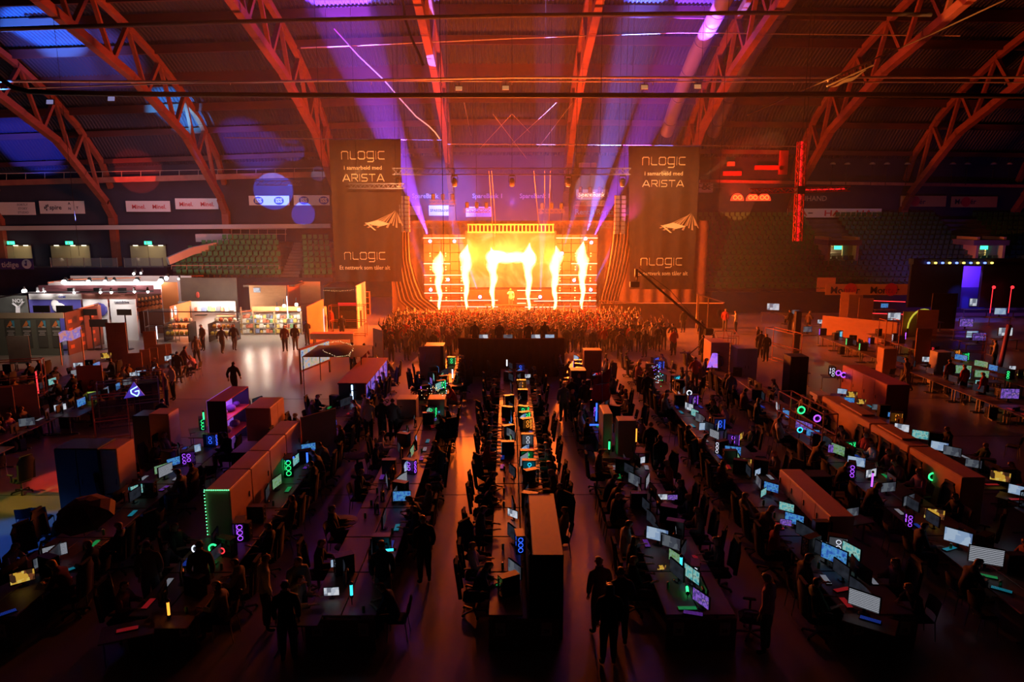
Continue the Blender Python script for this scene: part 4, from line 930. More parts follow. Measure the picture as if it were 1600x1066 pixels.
def build_person(pose, name, short_sleeves=False, long_hair=False, cap=False):
    me, J, reg = make_person_meshes(POSES[pose], True, 1)
    t = thing('person', '', 'person', (0, 0, -50))
    body = bpy.data.objects.new('body', me); COL.objects.link(body); body.parent = t; me.materials.clear(); me.materials.append(skin_m)
    arm = {'uparm'} if short_sleeves else {'uparm', 'forearm'}
    shell(me, reg, {'torso', 'pelvis'} | arm, .024, top0).build('top', top0, t)
    shell(me, reg, {'leg', 'pelvis'}, .016, leg0).build('trousers', leg0, t)
    for s in (-1, 1): shell(me, reg, {'foot'}, .008, shoe0, lambda p: p.center.x * s > 0).build('shoe', shoe0, t)
    c = J['face'][0]; cz = c.z
    hf = lambda p: (p.center.z > cz + .045) or (p.center.y < c.y - .012 and p.center.z > cz - (.07 if not long_hair else .2))
    mb = shell(me, reg, {'head'}, .016 if not cap else .02, hair_b, hf)
    if long_hair: mb.lathe([(.05, -.34), (.085, -.22), (.09, -.05), (.06, .08)], (c.x, c.y - .06, c.z), 10, sy=.6)
    mb.build('hair' if not cap else 'cap', hair_b, t)
    if cap: MB().box((c.x, c.y + .13, c.z + .07), (.12, .1, .012)).build('cap_peak', hair_b, t)
    for s in (-1, 1): MB().ball((c.x + s * .03, c.y + .095, c.z + .014), .012, 6).build('eye', eye_m, t)
    MB().ball((c.x, c.y + .093, c.z - .048), (.024, .008, .006), 6).build('mouth', mat('lips', (.4, .15, .12), .5), t)
    for s in (-1, 1): MB().ball((c.x + s * .088, c.y, c.z - .005), (.012, .02, .032), 6).build('ear', skin_m, t)
    PROT[name] = t
    return t
for nm, a in (('typing', {}), ('hunched', {}), ('leaning', {}), ('turned', {}), ('stand', {}), ('phone', {}), ('walk', {}), ('hips', {}), ('arms_up', {}), ('point', {})):
    build_person(nm, nm, **a)
build_person('typing', 'typing_long', long_hair=True); build_person('hunched', 'hunched_tee', short_sleeves=True); build_person('typing', 'typing_cap', cap=True); build_person('stand', 'stand_long', long_hair=True); build_person('leaning', 'leaning_tee', short_sleeves=True)
TOPS = {'black': (.012, .012, .014), 'charcoal': (.045, .045, .05), 'navy': (.02, .03, .09), 'grey': (.20, .20, .21), 'white': (.60, .58, .55), 'red': (.45, .03, .03), 'green': (.05, .13, .06), 'maroon': (.15, .03, .05), 'brown': (.13, .08, .05), 'pale blue': (.25, .33, .45), 'pink': (.5, .18, .3)}
TOPM = {k: mat('cloth_' + k.replace(' ', '_'), v, .85) for k, v in TOPS.items()}
HAIRM = {'dark-haired': hair_b, 'fair-haired': mat('hair_fair', (.42, .28, .13), .6), 'brown-haired': mat('hair_brown', (.16, .08, .04), .6), 'black-haired': mat('hair_black', (.015, .012, .012), .5)}
LEGM = [leg0, mat('jeans', (.03, .05, .10), .85), mat('grey_trousers', (.12, .12, .12), .85)]
USED_P = set()
LABELS = {}
def ulabel(s):
    """labels must single out one thing; a clash gets a position word"""
    LABELS[s] = LABELS.get(s, 0) + 1
    return s
def place_person(kind, loc, rz, label, top='black', hair='dark-haired', leg=0, group=None, scale=1.0):
    sw = {'top_cloth': TOPM[top], 'hair': HAIRM[hair], 'trouser_cloth': LEGM[leg]}
    return dup(PROT[kind], loc, rz, ulabel(label), group, scale, sw)

# ------------------------------------------------------------------ desk furniture, one of each kind
dsk = noisy('desk_laminate', (.20, .13, .09), (.26, .17, .12), 2, .45); leg_m = mat('grey_metal_leg', (.25, .25, .26), .4, .6); chair_f = mat('chair_fabric', (.03, .03, .035), .9); blk_pl = mat('black_plastic', (.02, .02, .022), .45)
def make_desk():
    t = thing('desk', '', 'desk', (0, 0, -50)); MB().rbox((0, 0, .735), (1.78, .72, .03), .01).build('tabletop', dsk, t)
    for s in (-1, 1):
        MB().bar((s * .8, -.32, .02), (s * .8, .32, .02), .04).bar((s * .8, 0, .03), (s * .8, 0, .72), .05).build('leg', leg_m, t)
    MB().bar((-.8, 0, .66), (.8, 0, .66), .03).build('stretcher', leg_m, t)
    return t
def make_gaming_chair():
    t = thing('gaming_chair', '', 'chair', (0, 0, -50)); MB().rbox((0, 0, .46), (.5, .5, .11), .08).build('seat', chair_f, t)
    mb = MB(); mb.sheet(lambda a, b: Vector(((a - .5) * (.50 if b < .75 else .34 + (1 - b)), -.27 - .10 * b - .05 * (1 - (2 * a - 1) ** 2), .5 + .8 * b)), 6, 8); mb.sheet(lambda a, b: Vector(((.5 - a) * (.50 if b < .75 else .34 + (1 - b)), -.31 - .10 * b - .05 * (1 - (2 * a - 1) ** 2), .5 + .8 * b)), 6, 8)
    mb.bar((-.24, -.29, .5), (-.24, -.355, 1.1), .07, .08).bar((.24, -.29, .5), (.24, -.355, 1.1), .07, .08).bar((-.2, -.385, 1.29), (.2, -.385, 1.29), .06); mb.build('backrest', chair_f, t)
    for s in (-1, 1): MB().bar((s * .29, 0, .46), (s * .29, 0, .68), .04).rbox((s * .29, .02, .7), (.08, .28, .04)).build('armrest', blk_pl, t)
    MB().tube([(0, 0, .1), (0, 0, .41)], .035, 8).build('column', leg_m, t)
    for i in range(5):
        a = 2 * PI * i / 5 + .3; l = MB().bar((0, 0, .1), (.3 * math.cos(a), .3 * math.sin(a), .07), .045, .035).build('leg', blk_pl, t); MB().ball((.3 * math.cos(a), .3 * math.sin(a), .035), .034, 8).build('caster', blk_pl, l)
    return t
def make_stack_chair():
    t = thing('stacking_chair', '', 'chair', (0, 0, -50)); MB().rbox((0, 0, .45), (.44, .42, .05), .05).build('seat', chair_f, t)
    MB().sheet(lambda a, b: Vector(((a - .5) * .42, -.2 - .06 * b - .04 * math.sin(PI * a), .58 + .3 * b)), 6, 4).sheet(lambda a, b: Vector(((.5 - a) * .42, -.23 - .06 * b - .04 * math.sin(PI * a), .58 + .3 * b)), 6, 4).build('backrest', chair_f, t)
    for sx in (-1, 1):
        MB().tube([(sx * .21, .2, .0), (sx * .20, .18, .43)], .012, 6).build('leg', leg_m, t); MB().tube([(sx * .21, -.24, .0), (sx * .20, -.19, .44), (sx * .2, -.27, .86)], .012, 6).build('leg', leg_m, t)
    return t
scr0 = screen_mat('screen_off', [(.004, .005, .008), (.01, .012, .02)], .5)
def make_monitor(w_=.56, h_=.33, curved=0.0, name='monitor'):
    t = thing(name, '', 'monitor', (0, 0, -50))
    def f(y0): return lambda a, b: Vector(((a - .5) * w_, y0 - curved * (2 * a - 1) ** 2, .12 + h_ * b))
    def g(y0, k): return lambda a, b: Vector(((a - .5) * w_ * k, y0 - curved * (2 * a - 1) ** 2, .12 + h_ * (.5 + (b - .5) * (1 - (1 - k) * w_ / h_))))
    n = 6 if curved else 1
    b = MB(); b.sheet(f(0), n, 1, smooth=False); b.sheet(lambda a, bb: f(.035)(1 - a, bb), n, 1, smooth=False)
    b.bar((-w_ / 2, .015 - curved, .12), (-w_ / 2, .015 - curved, .12 + h_), .012, .04).bar((w_ / 2, .015 - curved, .12), (w_ / 2, .015 - curved, .12 + h_), .012, .04)
    b.rbox((0, .05, .12 + h_ * .45), (.18, .05, .16)); b.build('casing', blk_pl, t)
    MB().sheet(g(-.006, .96), n, 1, smooth=False).build('screen', scr0, t)
    MB().bar((0, .07, .02), (0, .07, .3), .05, .03).rbox((0, .03, .012), (.24, .2, .02), .05).build('stand', blk_pl, t)
    return t
def make_laptop():
    t = thing('laptop', '', 'laptop', (0, 0, -50)); MB().rbox((0, 0, .012), (.34, .24, .02)).build('keyboard_base', leg_m, t)
    R = Matrix.Rotation(-.3, 3, 'X'); l = MB().box((0, .13, .13), (.34, .012, .23), M=R).build('lid', leg_m, t); MB().box((0, .121, .132), (.32, .004, .205), M=R).build('screen', scr0, l)
    return t
case_m = mat('tower_case', (.018, .018, .02), .4); rgb0 = glow('tower_light', (.1, .3, 1), 3); inner0 = mat('tower_glow', (.02, .03, .05), .3, emit=(.1, .3, 1), es=.5)
def make_tower():
    t = thing('computer_tower', '', 'computer', (0, 0, -50))
    m = MB(); m.box((0, .21, .24), (.22, .02, .44)).box((0, 0, .02), (.22, .44, .03)).box((0, 0, .46), (.22, .44, .03)).box((.1, 0, .24), (.02, .44, .44)); m.bar((-.1, -.21, .02), (-.1, -.21, .46), .02).bar((-.1, .21, .02), (-.1, .21, .46), .02); m.build('case', case_m, t)
    MB().box((.06, .0, .24), (.02, .36, .38)).rbox((0, .0, .2), (.05, .28, .04)).rbox((.03, .08, .33), (.06, .09, .09)).build('inner_boards', inner0, t)
    for k in range(3): MB().tube([(.0 + .055 * math.cos(2 * PI * i / 12), -.215, .1 + .135 * k + .055 * math.sin(2 * PI * i / 12)) for i in range(13)], .009, 5).build('fan_ring', rgb0, t)
    for k in range(2): MB().tube([(-.085, -.02 + .055 * math.cos(2 * PI * i / 12), .18 + .15 * k + .055 * math.sin(2 * PI * i / 12)) for i in range(13)], .008, 5).build('fan_ring', rgb0, t)
    MB().box((0, -.215, .24), (.2, .012, .43)).build('front_grille', mat('grille_black', (.01, .01, .01), .6, alpha=.35), t)
    return t
key0 = glow('key_light', (.1, .3, 1), 1.2)
def make_keyboard():
    t = thing('keyboard', '', 'keyboard', (0, 0, -50)); MB().rbox((0, 0, .012), (.42, .14, .022), .01).build('base', blk_pl, t)
    mb = MB()
    for r in range(4):
        for c in range(13): mb.box((-.18 + c * .03, -.048 + r * .032, .026), (.022, .024, .008))
    mb.build('keys', key0, t); return t
def make_can():
    t = thing('drink_can', '', 'can', (0, 0, -50)); MB().lathe([(.024, 0), (.032, .008), (.032, .14), (.026, .155)], n=10).build('can_body', mat('can_green', (.1, .4, .12), .3, .5), t); MB().lathe([(.027, .154), (.026, .158)], n=10).build('lid', leg_m, t); return t
def make_bag():
    t = thing('backpack', '', 'bag', (0, 0, -50)); MB().ball((0, 0, .24), (.17, .12, .24), 10).build('bag_body', mat('bag_cloth', (.04, .045, .06), .85), t); MB().rbox((0, .1, .17), (.22, .07, .2), .03).build('pocket', MATS['bag_cloth'], t); MB().tube([(-.06, 0, .46), (-.03, 0, .52), (.03, 0, .52), (.06, 0, .46)], .01, 5).build('handle', MATS['bag_cloth'], t); return t
DESK = make_desk(); GCH = make_gaming_chair(); SCH = make_stack_chair(); MON = make_monitor(); CMON = make_monitor(.78, .34, .05, 'curved_monitor'); LAP = make_laptop(); TOW = make_tower(); KEY = make_keyboard(); CAN = make_can(); BAG = make_bag()
PROTOS = [DESK, GCH, SCH, MON, CMON, LAP, TOW, KEY, CAN, BAG] + list(PROT.values())
W3 = (.75, .78, .85)
SCREENS = {
 'white document': screen_mat('scr_white', [W3, (.55, .6, .7), (.2, .22, .28), W3, (.7, .74, .8)], 0.72, 7, 'cells'),
 'pale blue page': screen_mat('scr_pale', [(.35, .5, .75), (.5, .65, .85), (.15, .25, .5)], 0.61, 5, 'cells'),
 'dark blue game': screen_mat('scr_blue', [(.01, .03, .22), (.04, .15, .6), (.1, .4, .8), (.01, .01, .08)], 0.66, 9),
 'green game map': screen_mat('scr_green', [(.03, .14, .06), (.18, .35, .12), (.25, .45, .3), (.05, .1, .1)], 0.66, 9),
 'lime picture': screen_mat('scr_lime', [(.3, .62, .03), (.45, .75, .08), (.5, .5, .2)], 0.72, 5),
 'amber picture': screen_mat('scr_amber', [(.05, .02, .01), (.75, .42, .05), (.85, .6, .12), (.2, .06, .02)], 0.66, 8, 'cells'),
 'purple game': screen_mat('scr_purple', [(.12, .04, .45), (.35, .15, .8), (.03, .03, .2), (.6, .3, .6)], 0.66, 9),
 'teal game': screen_mat('scr_teal', [(.02, .2, .25), (.1, .5, .55), (.4, .7, .6), (.02, .08, .12)], 0.66, 9),
 'striped text': screen_mat('scr_text', [(.02, .02, .03), (.5, .55, .62), (.03, .03, .05), (.6, .62, .7)], 0.61, 9, 'wave'),
 'dim grey page': screen_mat('scr_dim', [(.08, .09, .12), (.15, .17, .2), (.05, .05, .07)], 0.55, 6, 'cells'),
 'dark idle': screen_mat('scr_idle', [(.012, .014, .02), (.03, .035, .05)], 0.55, 5),
}
RGB = {'blue': (.03, .12, 1), 'green': (.03, 1, .25), 'violet': (.4, .08, 1), 'white': (.8, .85, 1), 'red': (1, .03, .04), 'cyan': (.03, .7, 1), 'amber': (1, .3, .03)}
RGBM = {k: glow('lamp_' + k, v, 1.8 if k != 'white' else 1.2) for k, v in RGB.items()}; RGBI = {k: mat('inner_' + k, (.03, .03, .04), .3, emit=v, es=.05) for k, v in RGB.items()}; KEYM = {k: glow('keys_' + k, v, .16) for k, v in RGB.items()}
RGBM['unlit'] = mat('ring_unlit', (.03, .03, .035), .4); RGBI['unlit'] = mat('inner_unlit', (.03, .03, .04), .4)
for mm_ in RGBI.values(): mm_.cycles.emission_sampling = 'NONE'
def monitor(loc, rz, scr, where, curved=False, sc=1.0): return dup(CMON if curved else MON, loc, rz, ulabel('monitor showing a %s, %s' % (scr, where)), None, sc, {'screen_off': SCREENS[scr]})
def tower(loc, rz, col, where): return dup(TOW, loc, rz, ulabel('black tower computer with %s fan rings, %s' % (col, where)), None, None, {'tower_light': RGBM[col], 'tower_glow': RGBI[col]})
def keyboard(loc, rz, col, where): return dup(KEY, loc, rz, ulabel('keyboard with %s lit keys, %s' % (col, where)), None, None, {'key_light': KEYM[col]})

# ------------------------------------------------------------------ rows of desks
ORD = ['first', 'second', 'third', 'fourth', 'fifth', 'sixth', 'seventh', 'eighth', 'ninth', 'tenth', 'eleventh', 'twelfth', 'thirteenth', 'fourteenth', 'fifteenth', 'sixteenth', 'seventeenth', 'eighteenth', 'nineteenth', 'twentieth', 'twenty-first', 'twenty-second', 'twenty-third', 'twenty-fourth', 'twenty-fifth', 'twenty-sixth', 'twenty-seventh', 'twenty-eighth', 'twenty-ninth', 'thirtieth', 'thirty-first', 'thirty-second', 'thirty-third', 'thirty-fourth', 'thirty-fifth']
ROWS = [  # centre x, first y, last y, name, weight
 (-25.9, 28.0, 38, 'outermost booth-side row', .7), (-22.2, 24.5, 38, 'second-outermost booth-side row', .8), (-18.5, 22.5, 39, 'orange-board row', .9), (-11.0, 13.4, 31, 'spotlit-floor row', .85),
 (-7.2, 13.4, 40, 'cabinet row', .9), (-3.5, 13.4, 40, 'fairy-light row', .95), (.3, 13.4, 37.4, 'black-crate row', .95), (4.0, 13.4, 39, 'white-cabinet row', .9), (7.75, 13.4, 40, 'pink-top row', .9),
 (11.45, 13.4, 41, 'glass-shelf row', .85), (15.1, 13.4, 30.5, 'wooden-back row', .8), (21.9, 27.5, 49, 'far-side row', .8), (25.6, 30, 50, 'outer far-side row', .6)]
rr = random.Random(11)
CNT = dict(person=0, chair=0, mon=0, tow=0, key=0)
# stretches where tall furniture takes the desks' place: (x, y0, y1, sides)
SKIP = [(.3, 13.4, 17.6, (1,)), (4.0, 22.8, 25.2, (-1, 1)), (-7.2, 16.6, 23.4, (-1,)), (15.1, 19.0, 29.0, (-1,)), (-11.0, 24.6, 28.6, (-1, 1)), (-3.5, 27.6, 29.6, (-1, 1)), (7.75, 16.8, 20.4, (1,)), (11.45, 35.5, 38.5, (1,)), (-18.5, 24.5, 27.6, (1,)), (-7.2, 30.5, 36.5, (-1,))]
ENDS = []
SEATED = {}; DP = []
for (c, y0, y1, rn, wgt) in ROWS:
    nd = int((y1 - y0) / 1.82)
    for s in (-1, 1):
        side = 'booth side' if s < 0 else 'cross side'; face = -PI / 2 if s < 0 else PI / 2; seat = 0
        for k in range(nd):
            yc = y0 + .91 + 1.82 * k
            skip = any(abs(c - x) < .1 and a < yc < b and s in sd for (x, a, b, sd) in SKIP)
            if not skip: DP.append((c + s * .37, yc, .38, .92)); dup(DESK, (c + s * .37, yc, 0), PI / 2, 'brown-topped desk, %s, %s, %s from the near end' % (rn, side, ORD[k]))
            for h in (0, 1):
                y = yc - .45 + .9 * h + rr.uniform(-.08, .08); seat += 1; far = y > 30
                where = '%s, %s, %s seat' % (rn, side, ORD[seat - 1])
                if skip: continue
                pos = lambda dx, dy, z: (c + s * dx, y + dy, z)
                r = rr.random
                occ = r() < wgt * (.62 if not far else .55) and CNT['person'] < 222
                if occ or (r() < .45 and CNT['chair'] < 290):
                    if CNT['chair'] < 296:
                        CNT['chair'] += 1; kind = GCH if r() < .55 else SCH; dx = 1.10 if occ else rr.uniform(.98, 1.25)
                        nm = 'black high-backed gaming chair' if kind is GCH else 'black stacking chair on metal legs'
                        dup(kind, pos(dx, 0 if occ else rr.uniform(-.1, .1), 0), face + (0 if occ else rr.uniform(-.7, .7)), ulabel(nm + (', empty, ' if not occ else ' under a sitter, ') + where))
                if occ:
                    CNT['person'] += 1; pk = rr.choice(['typing', 'typing', 'hunched', 'hunched_tee', 'leaning', 'leaning_tee', 'turned', 'typing_long', 'typing_cap'])
                    tp = rr.choice(['black'] * 5 + ['charcoal'] * 4 + ['navy', 'navy', 'grey', 'grey', 'white', 'red', 'green', 'maroon', 'brown', 'pale blue', 'pink']); hr = rr.choice(list(HAIRM))
                    verb = {'typing': 'sitting at the keyboard', 'typing_long': 'with long hair sitting', 'typing_cap': 'in a cap sitting', 'hunched': 'hunched over the desk', 'hunched_tee': 'hunched in short sleeves', 'leaning': 'leaning back', 'leaning_tee': 'leaning back, bare forearms', 'turned': 'sitting half turned'}[pk]
                    place_person(pk, pos(1.08, 0, 0), face + rr.uniform(-.12, .12), 'person in %s top %s, %s' % (tp, verb, where), tp, hr, rr.randrange(3), None, rr.uniform(.95, 1.05))
                if r() < .60 * wgt and CNT['mon'] < 255:
                    CNT['mon'] += 1; scr = 'dark idle' if y < 19.5 and r() < .8 else rr.choice(['dark idle'] * 7 + ['dim grey page', 'dim grey page', 'dark blue game', 'dark blue game', 'teal game', 'green game map', 'purple game', 'white document', 'pale blue page'] + ['striped text'])
                    monitor(pos(.2, 0, .75), face + rr.uniform(-.35, .35) + (s * -.15), scr, where, r() < .2, rr.uniform(.9, 1.05))
                if r() < .42 * wgt and CNT['tow'] < 200:
                    CNT['tow'] += 1; tower(pos(.28 + rr.uniform(0, .1), .42, .75 if r() < .8 else 0), face + rr.choice([0, 0, .5, -.4]), 'unlit' if y < 20 and r() < .75 else rr.choice(['unlit'] * 9 + ['blue', 'blue', 'violet', 'violet', 'green', 'white', 'red', 'cyan', 'amber']), where)
                if r() < (.40 if y > 20 else .2) and y < 30: CNT['key'] += 1; keyboard(pos(.52, .02, .75), face + rr.uniform(-.1, .1), rr.choice(['blue', 'violet', 'cyan', 'green', 'red', 'white']), where)
                if r() < .3 and y < 27: dup(CAN, pos(.45, -.3, .75), 0, ulabel('green drink can on the desk, ' + where))
                if r() < .14 and y < 27: dup(BAG, pos(.4, .1, 0), rr.uniform(0, 6), ulabel('dark backpack on the floor under the desk, ' + where))
    ENDS.append((c, y0, rn))
# table-end panels facing the camera, with a printed number sheet
endm = noisy('end_panel_chipboard', (.14, .09, .08), (.20, .13, .11), 6, .8); paper = mat('paper', (.6, .56, .52), .7); ink = mat('ink', (.12, .1, .1), .6)
for i, (c, y0, rn) in enumerate(ENDS):
    if y0 > 14: continue
    t = thing('row_end_panel', 'brown panel closing the near end of the %s' % rn, 'panel', (c, y0 - .08, 0)); MB().rbox((0, 0, .37), (1.46, .04, .72)).build('board', endm, t)
    for s in (-1, 1):
        p_ = MB().box((s * .48, -.025, .5), (.22, .004, .3)).build('paper_sheet', paper, t)
        text_mb(MB(), str(11 + i * 2 + (s > 0)), 0, -.05, .09, bold=.005).build('number', ink, p_).location = (s * .48, -.03, .47)
def ensure_table(x, y, lb, rz=0):
    if any(abs(x - a) < hx and abs(y - b) < hy for a, b, hx, hy in DP): return
    DP.append((x, y, .45, .32)); dup(DESK, (x, y, 0), rz, 'small dark side table under the ' + ' '.join(lb.split()[:9]), None, (.55, .9, 1))
# ------------------------------------------------------------------ tall furniture, boards and boxes among the rows
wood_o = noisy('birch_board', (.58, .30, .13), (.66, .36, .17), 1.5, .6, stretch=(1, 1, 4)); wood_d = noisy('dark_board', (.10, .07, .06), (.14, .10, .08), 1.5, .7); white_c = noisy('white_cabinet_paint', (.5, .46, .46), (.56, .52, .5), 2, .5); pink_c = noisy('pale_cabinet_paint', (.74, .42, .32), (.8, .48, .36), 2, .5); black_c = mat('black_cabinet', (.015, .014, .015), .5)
steel_red = mat('red_toned_steel', (.5, .06, .03), .4, .3)  # on the box board this red stands in for red light
def cabinet(loc, w_, d, h, mt, label, rz=0, doors=2, face=0, cat='cabinet', name='cabinet'):
    """closed carcass; doors on the local -y face, or on the side faces when face is +-1"""
    t = thing(name, label, cat, loc, rz)
    MB().rbox((0, 0, h / 2), (w_, d, h), .015).build('carcass', mt, t)
    if face == 0:
        for i in range(doors):
            dr = MB().rbox((-w_ / 2 + w_ * (i + .5) / doors, -d / 2 - .012, h / 2), (w_ / doors - .02, .024, h - .04), .006).build('door', mt, t); MB().rbox((-w_ / 2 + w_ * (i + (.85 if i % 2 == 0 else .15)) / doors, -d / 2 - .035, h * .5), (.02, .02, .16), .004).build('handle', steel, dr)
    else:
        for i in range(doors):
            y = -d / 2 + d * (i + .5) / doors; dr = MB().rbox((face * (w_ / 2 + .012), y, h / 2), (.024, d / doors - .02, h - .04), .006).build('door', mt, t); MB().rbox((face * (w_ / 2 + .035), y + d / doors * .35, h * .5), (.02, .02, .16), .004).build('handle', steel, dr)
    return t
def open_shelf(loc, w_, d, h, n, mt, label, rz=0, back=None, items=0):
    t = thing('shelf_unit', label, 'shelf', loc, rz)
    for s in (-1, 1): MB().box((s * (w_ / 2 - .015), 0, h / 2), (.03, d, h)).build('side_panel', mt, t)
    for i in range(n + 1): MB().box((0, 0, .015 + (h - .03) * i / n), (w_, d, .03)).build('shelf_board', mt, t)
    if back is not None: MB().box((0, d / 2, h / 2), (w_, .02, h)).build('back_panel', back, t)
    return t
def board(loc, w_, h, mt, label, rz=0, th=.04, name='board', cat='board', rxy=0):
    t = thing(name, label, cat, loc, rz); MB().rbox((0, 0, h / 2), (w_, th, h), .005).build('panel', mt, t)
    for s in (-1, 1): MB().bar((s * (w_ / 2 - .06), .04, 0), (s * (w_ / 2 - .06), .04, h), .05).build('batten', wood_d, t)
    return t
# cabinet row: the four tall pale cabinets with green light dots
led_g = glow('green_dot_light', (.1, 1, .3), 4)
cx0, cx1 = -7.85, -6.5
for i in range(4):
    y = 17.1 + .8 + i * 1.55
    t = cabinet((-7.51, y, .75), .62, 1.5, 1.24, pink_c, 'tall pale cabinet on the desks, %s' % ('nearest of four, edged with green lights', 'second of four in line', 'third of four in line', 'last of four in line')[i], face=1, doors=1)
    if i == 0:
        mb = MB(); 
        for k in range(14): mb.ball((-.31 + .62 * k / 13, -.77, 1.25), .014, 5)
        for k in range(14): mb.ball((-.32, -.77, 1.2 - k * .09), .014, 5)
        mb.build('light_string', led_g, t)
# black crate row: tall black crate at the near end with pale cloth on one side
t = cabinet((.82, 15.35, 0), .66, 3.3, 1.95, black_c, 'tall black crate standing on the floor at the near end of its row', doors=1)
clothm = noisy('hanging_sheet', (.34, .34, .38), (.42, .42, .46), 3, .8)
tag(MB().sheet(lambda a, b: Vector((.03 * math.sin(a * 40) + .02 * b, a * 3.4, 1.9 * (1 - b))), 50, 6).build('hanging_sheet', clothm, loc=(.42, 13.75, .02)), 'pale sheet hung down the side of the tall black crate', 'sheet')
board((.75, 17.2, 1.96), .62, .02, wood_d, 'thin brown board lying flat on the black crate')
# other cabinets: base-centre (x, y, z), w, d, h
for (x, y, z, w_, d, h, mt, fc, n, lb) in (
    (4.05, 23.5, 0, .62, .6, 2.0, white_c, 0, 1, 'narrow white cabinet standing upright in the aisle-side gap'),
    (3.5, 24.5, .0, .3, 1.2, 2.05, white_c, -1, 2, 'slim white panel cabinet beside the narrow white cabinet'),
    (8.55, 18.6, .75, .62, 3.4, .6, pink_c, -1, 4, 'long low pink-topped cupboard laid along the desks'),
    (9.4, 20.6, 0, .9, .6, 1.1, black_c, 0, 2, 'black waist-high cupboard behind the long pink-topped one'),
    (-11.6, 19.2, .75, .0, 0, 0, black_c, 0, 1, ''),
    (-4.2, 28.3, 0, .8, .8, 1.5, white_c, 0, 1, 'white upright cabinet with a dark square at the near side of the fairy lights'),
    (-3.0, 28.5, 0, .7, .8, 1.45, white_c, 0, 1, 'second white upright cabinet, with coloured lights round it'),
    (-3.9, 36.5, 0, 1.0, 1.0, 2.2, black_c, 0, 2, 'black cabinet with white slanted stripes near the crowd'),
    (-8.8, 22.6, 0, .6, 1.2, 1.3, black_c, 1, 1, 'low black cabinet behind the tall pale cabinets'),
    (-9.3, 26.0, 0, .9, 1.6, 1.9, wood_o, 1, 2, 'wood-coloured cabinet beyond the four tall pale ones'),
    (-12.9, 20.6, 0, 1.3, 1.0, 2.1, black_c, 0, 2, 'tall black double cabinet beside the red-lit floor'),
    (-12.0, 20.7, 0, .5, 1.0, 2.05, wood_o, 0, 1, 'wood-coloured cabinet touching the tall black one'),
    (-12.4, 24.5, 0, .7, .8, 2.0, wood_o, 0, 1, 'wood-coloured cabinet behind the purple-lit mirror frames'),
    (-13.1, 24.6, 0, .6, .8, 1.9, black_c, 0, 1, 'black cabinet next to the wood-coloured one by the mirror frames'),
    (12.55, 36.8, 0, 1.1, 1.1, 2.0, white_c, 0, 2, 'grey-white cabinet by the aisle beyond the glass shelves'),
    (11.3, 37.6, 0, 1.0, 1.4, 2.2, wood_o, 0, 2, 'open-backed orange-lit cabinet facing the stage'),
    (17.2, 32.2, 0, 1.0, 4.2, 1.55, mat('cabinet_red_top', (.42, .12, .10), .5), -1, 4, 'long reddish cabinet on the edge of the open floor'),
    (14.4, 34.5, 0, .9, .9, 2.0, black_c, 0, 2, 'black cabinet behind the long reddish one'),
    (4.3, 35.6, 0, .9, .7, 2.1, wood_o, 0, 1, 'tan cabinet with lit top rows next to the crowd'),
    (3.2, 31.8, 0, .7, .7, 1.9, black_c, 0, 1, 'black box cabinet with an orange top'),
    (13.7, 30.0, 0, .6, .8, 1.2, white_c, 0, 1, 'small pale cupboard at the far end of the wooden backs'),
    (20.6, 37.5, 0, .7, .7, 1.8, wood_o, -1, 1, 'orange cabinet beside the person with a tray'),
    (22.9, 36.5, 0, .7, .7, 1.8, white_c, -1, 1, 'pale cabinet with a white sheet of paper'),
    (.25, 33.4, 0, .0, 0, 0, black_c, 0, 1, ''),
    (-16.6, 31.5, 0, .9, .9, 1.4, black_c, 0, 1, 'black flight case between the booth-side rows')):
    if w_ > 0: cabinet((x, y, z), w_, d, h, mt, lb, 0, n, fc)
# wooden backs between two rows
for i, (ya, yb) in enumerate(((19.2, 21.9), (22.0, 24.4), (24.5, 28.4))):
    cabinet((13.42, (ya + yb) / 2, 0), .66, yb - ya, 1.5, wood_o, 'waist-high wooden cabinet back facing the booths, %s of the three in line' % ('nearest', 'middle', 'farthest')[i], face=-1, doors=1, name='storage_bench')
for i, (x, y, L_) in enumerate(((13.45, 23.4, 1.6), (13.5, 26.3, 1.7))): tag(MB().rbox((0, 0, .03), (.5, L_, .05), .01).build('flat_panel', wood_o, loc=(x, y, 1.5)), 'flat orange-lit panel lying on the wooden backs, %s' % ('nearer one', 'farther one')[i], 'panel')
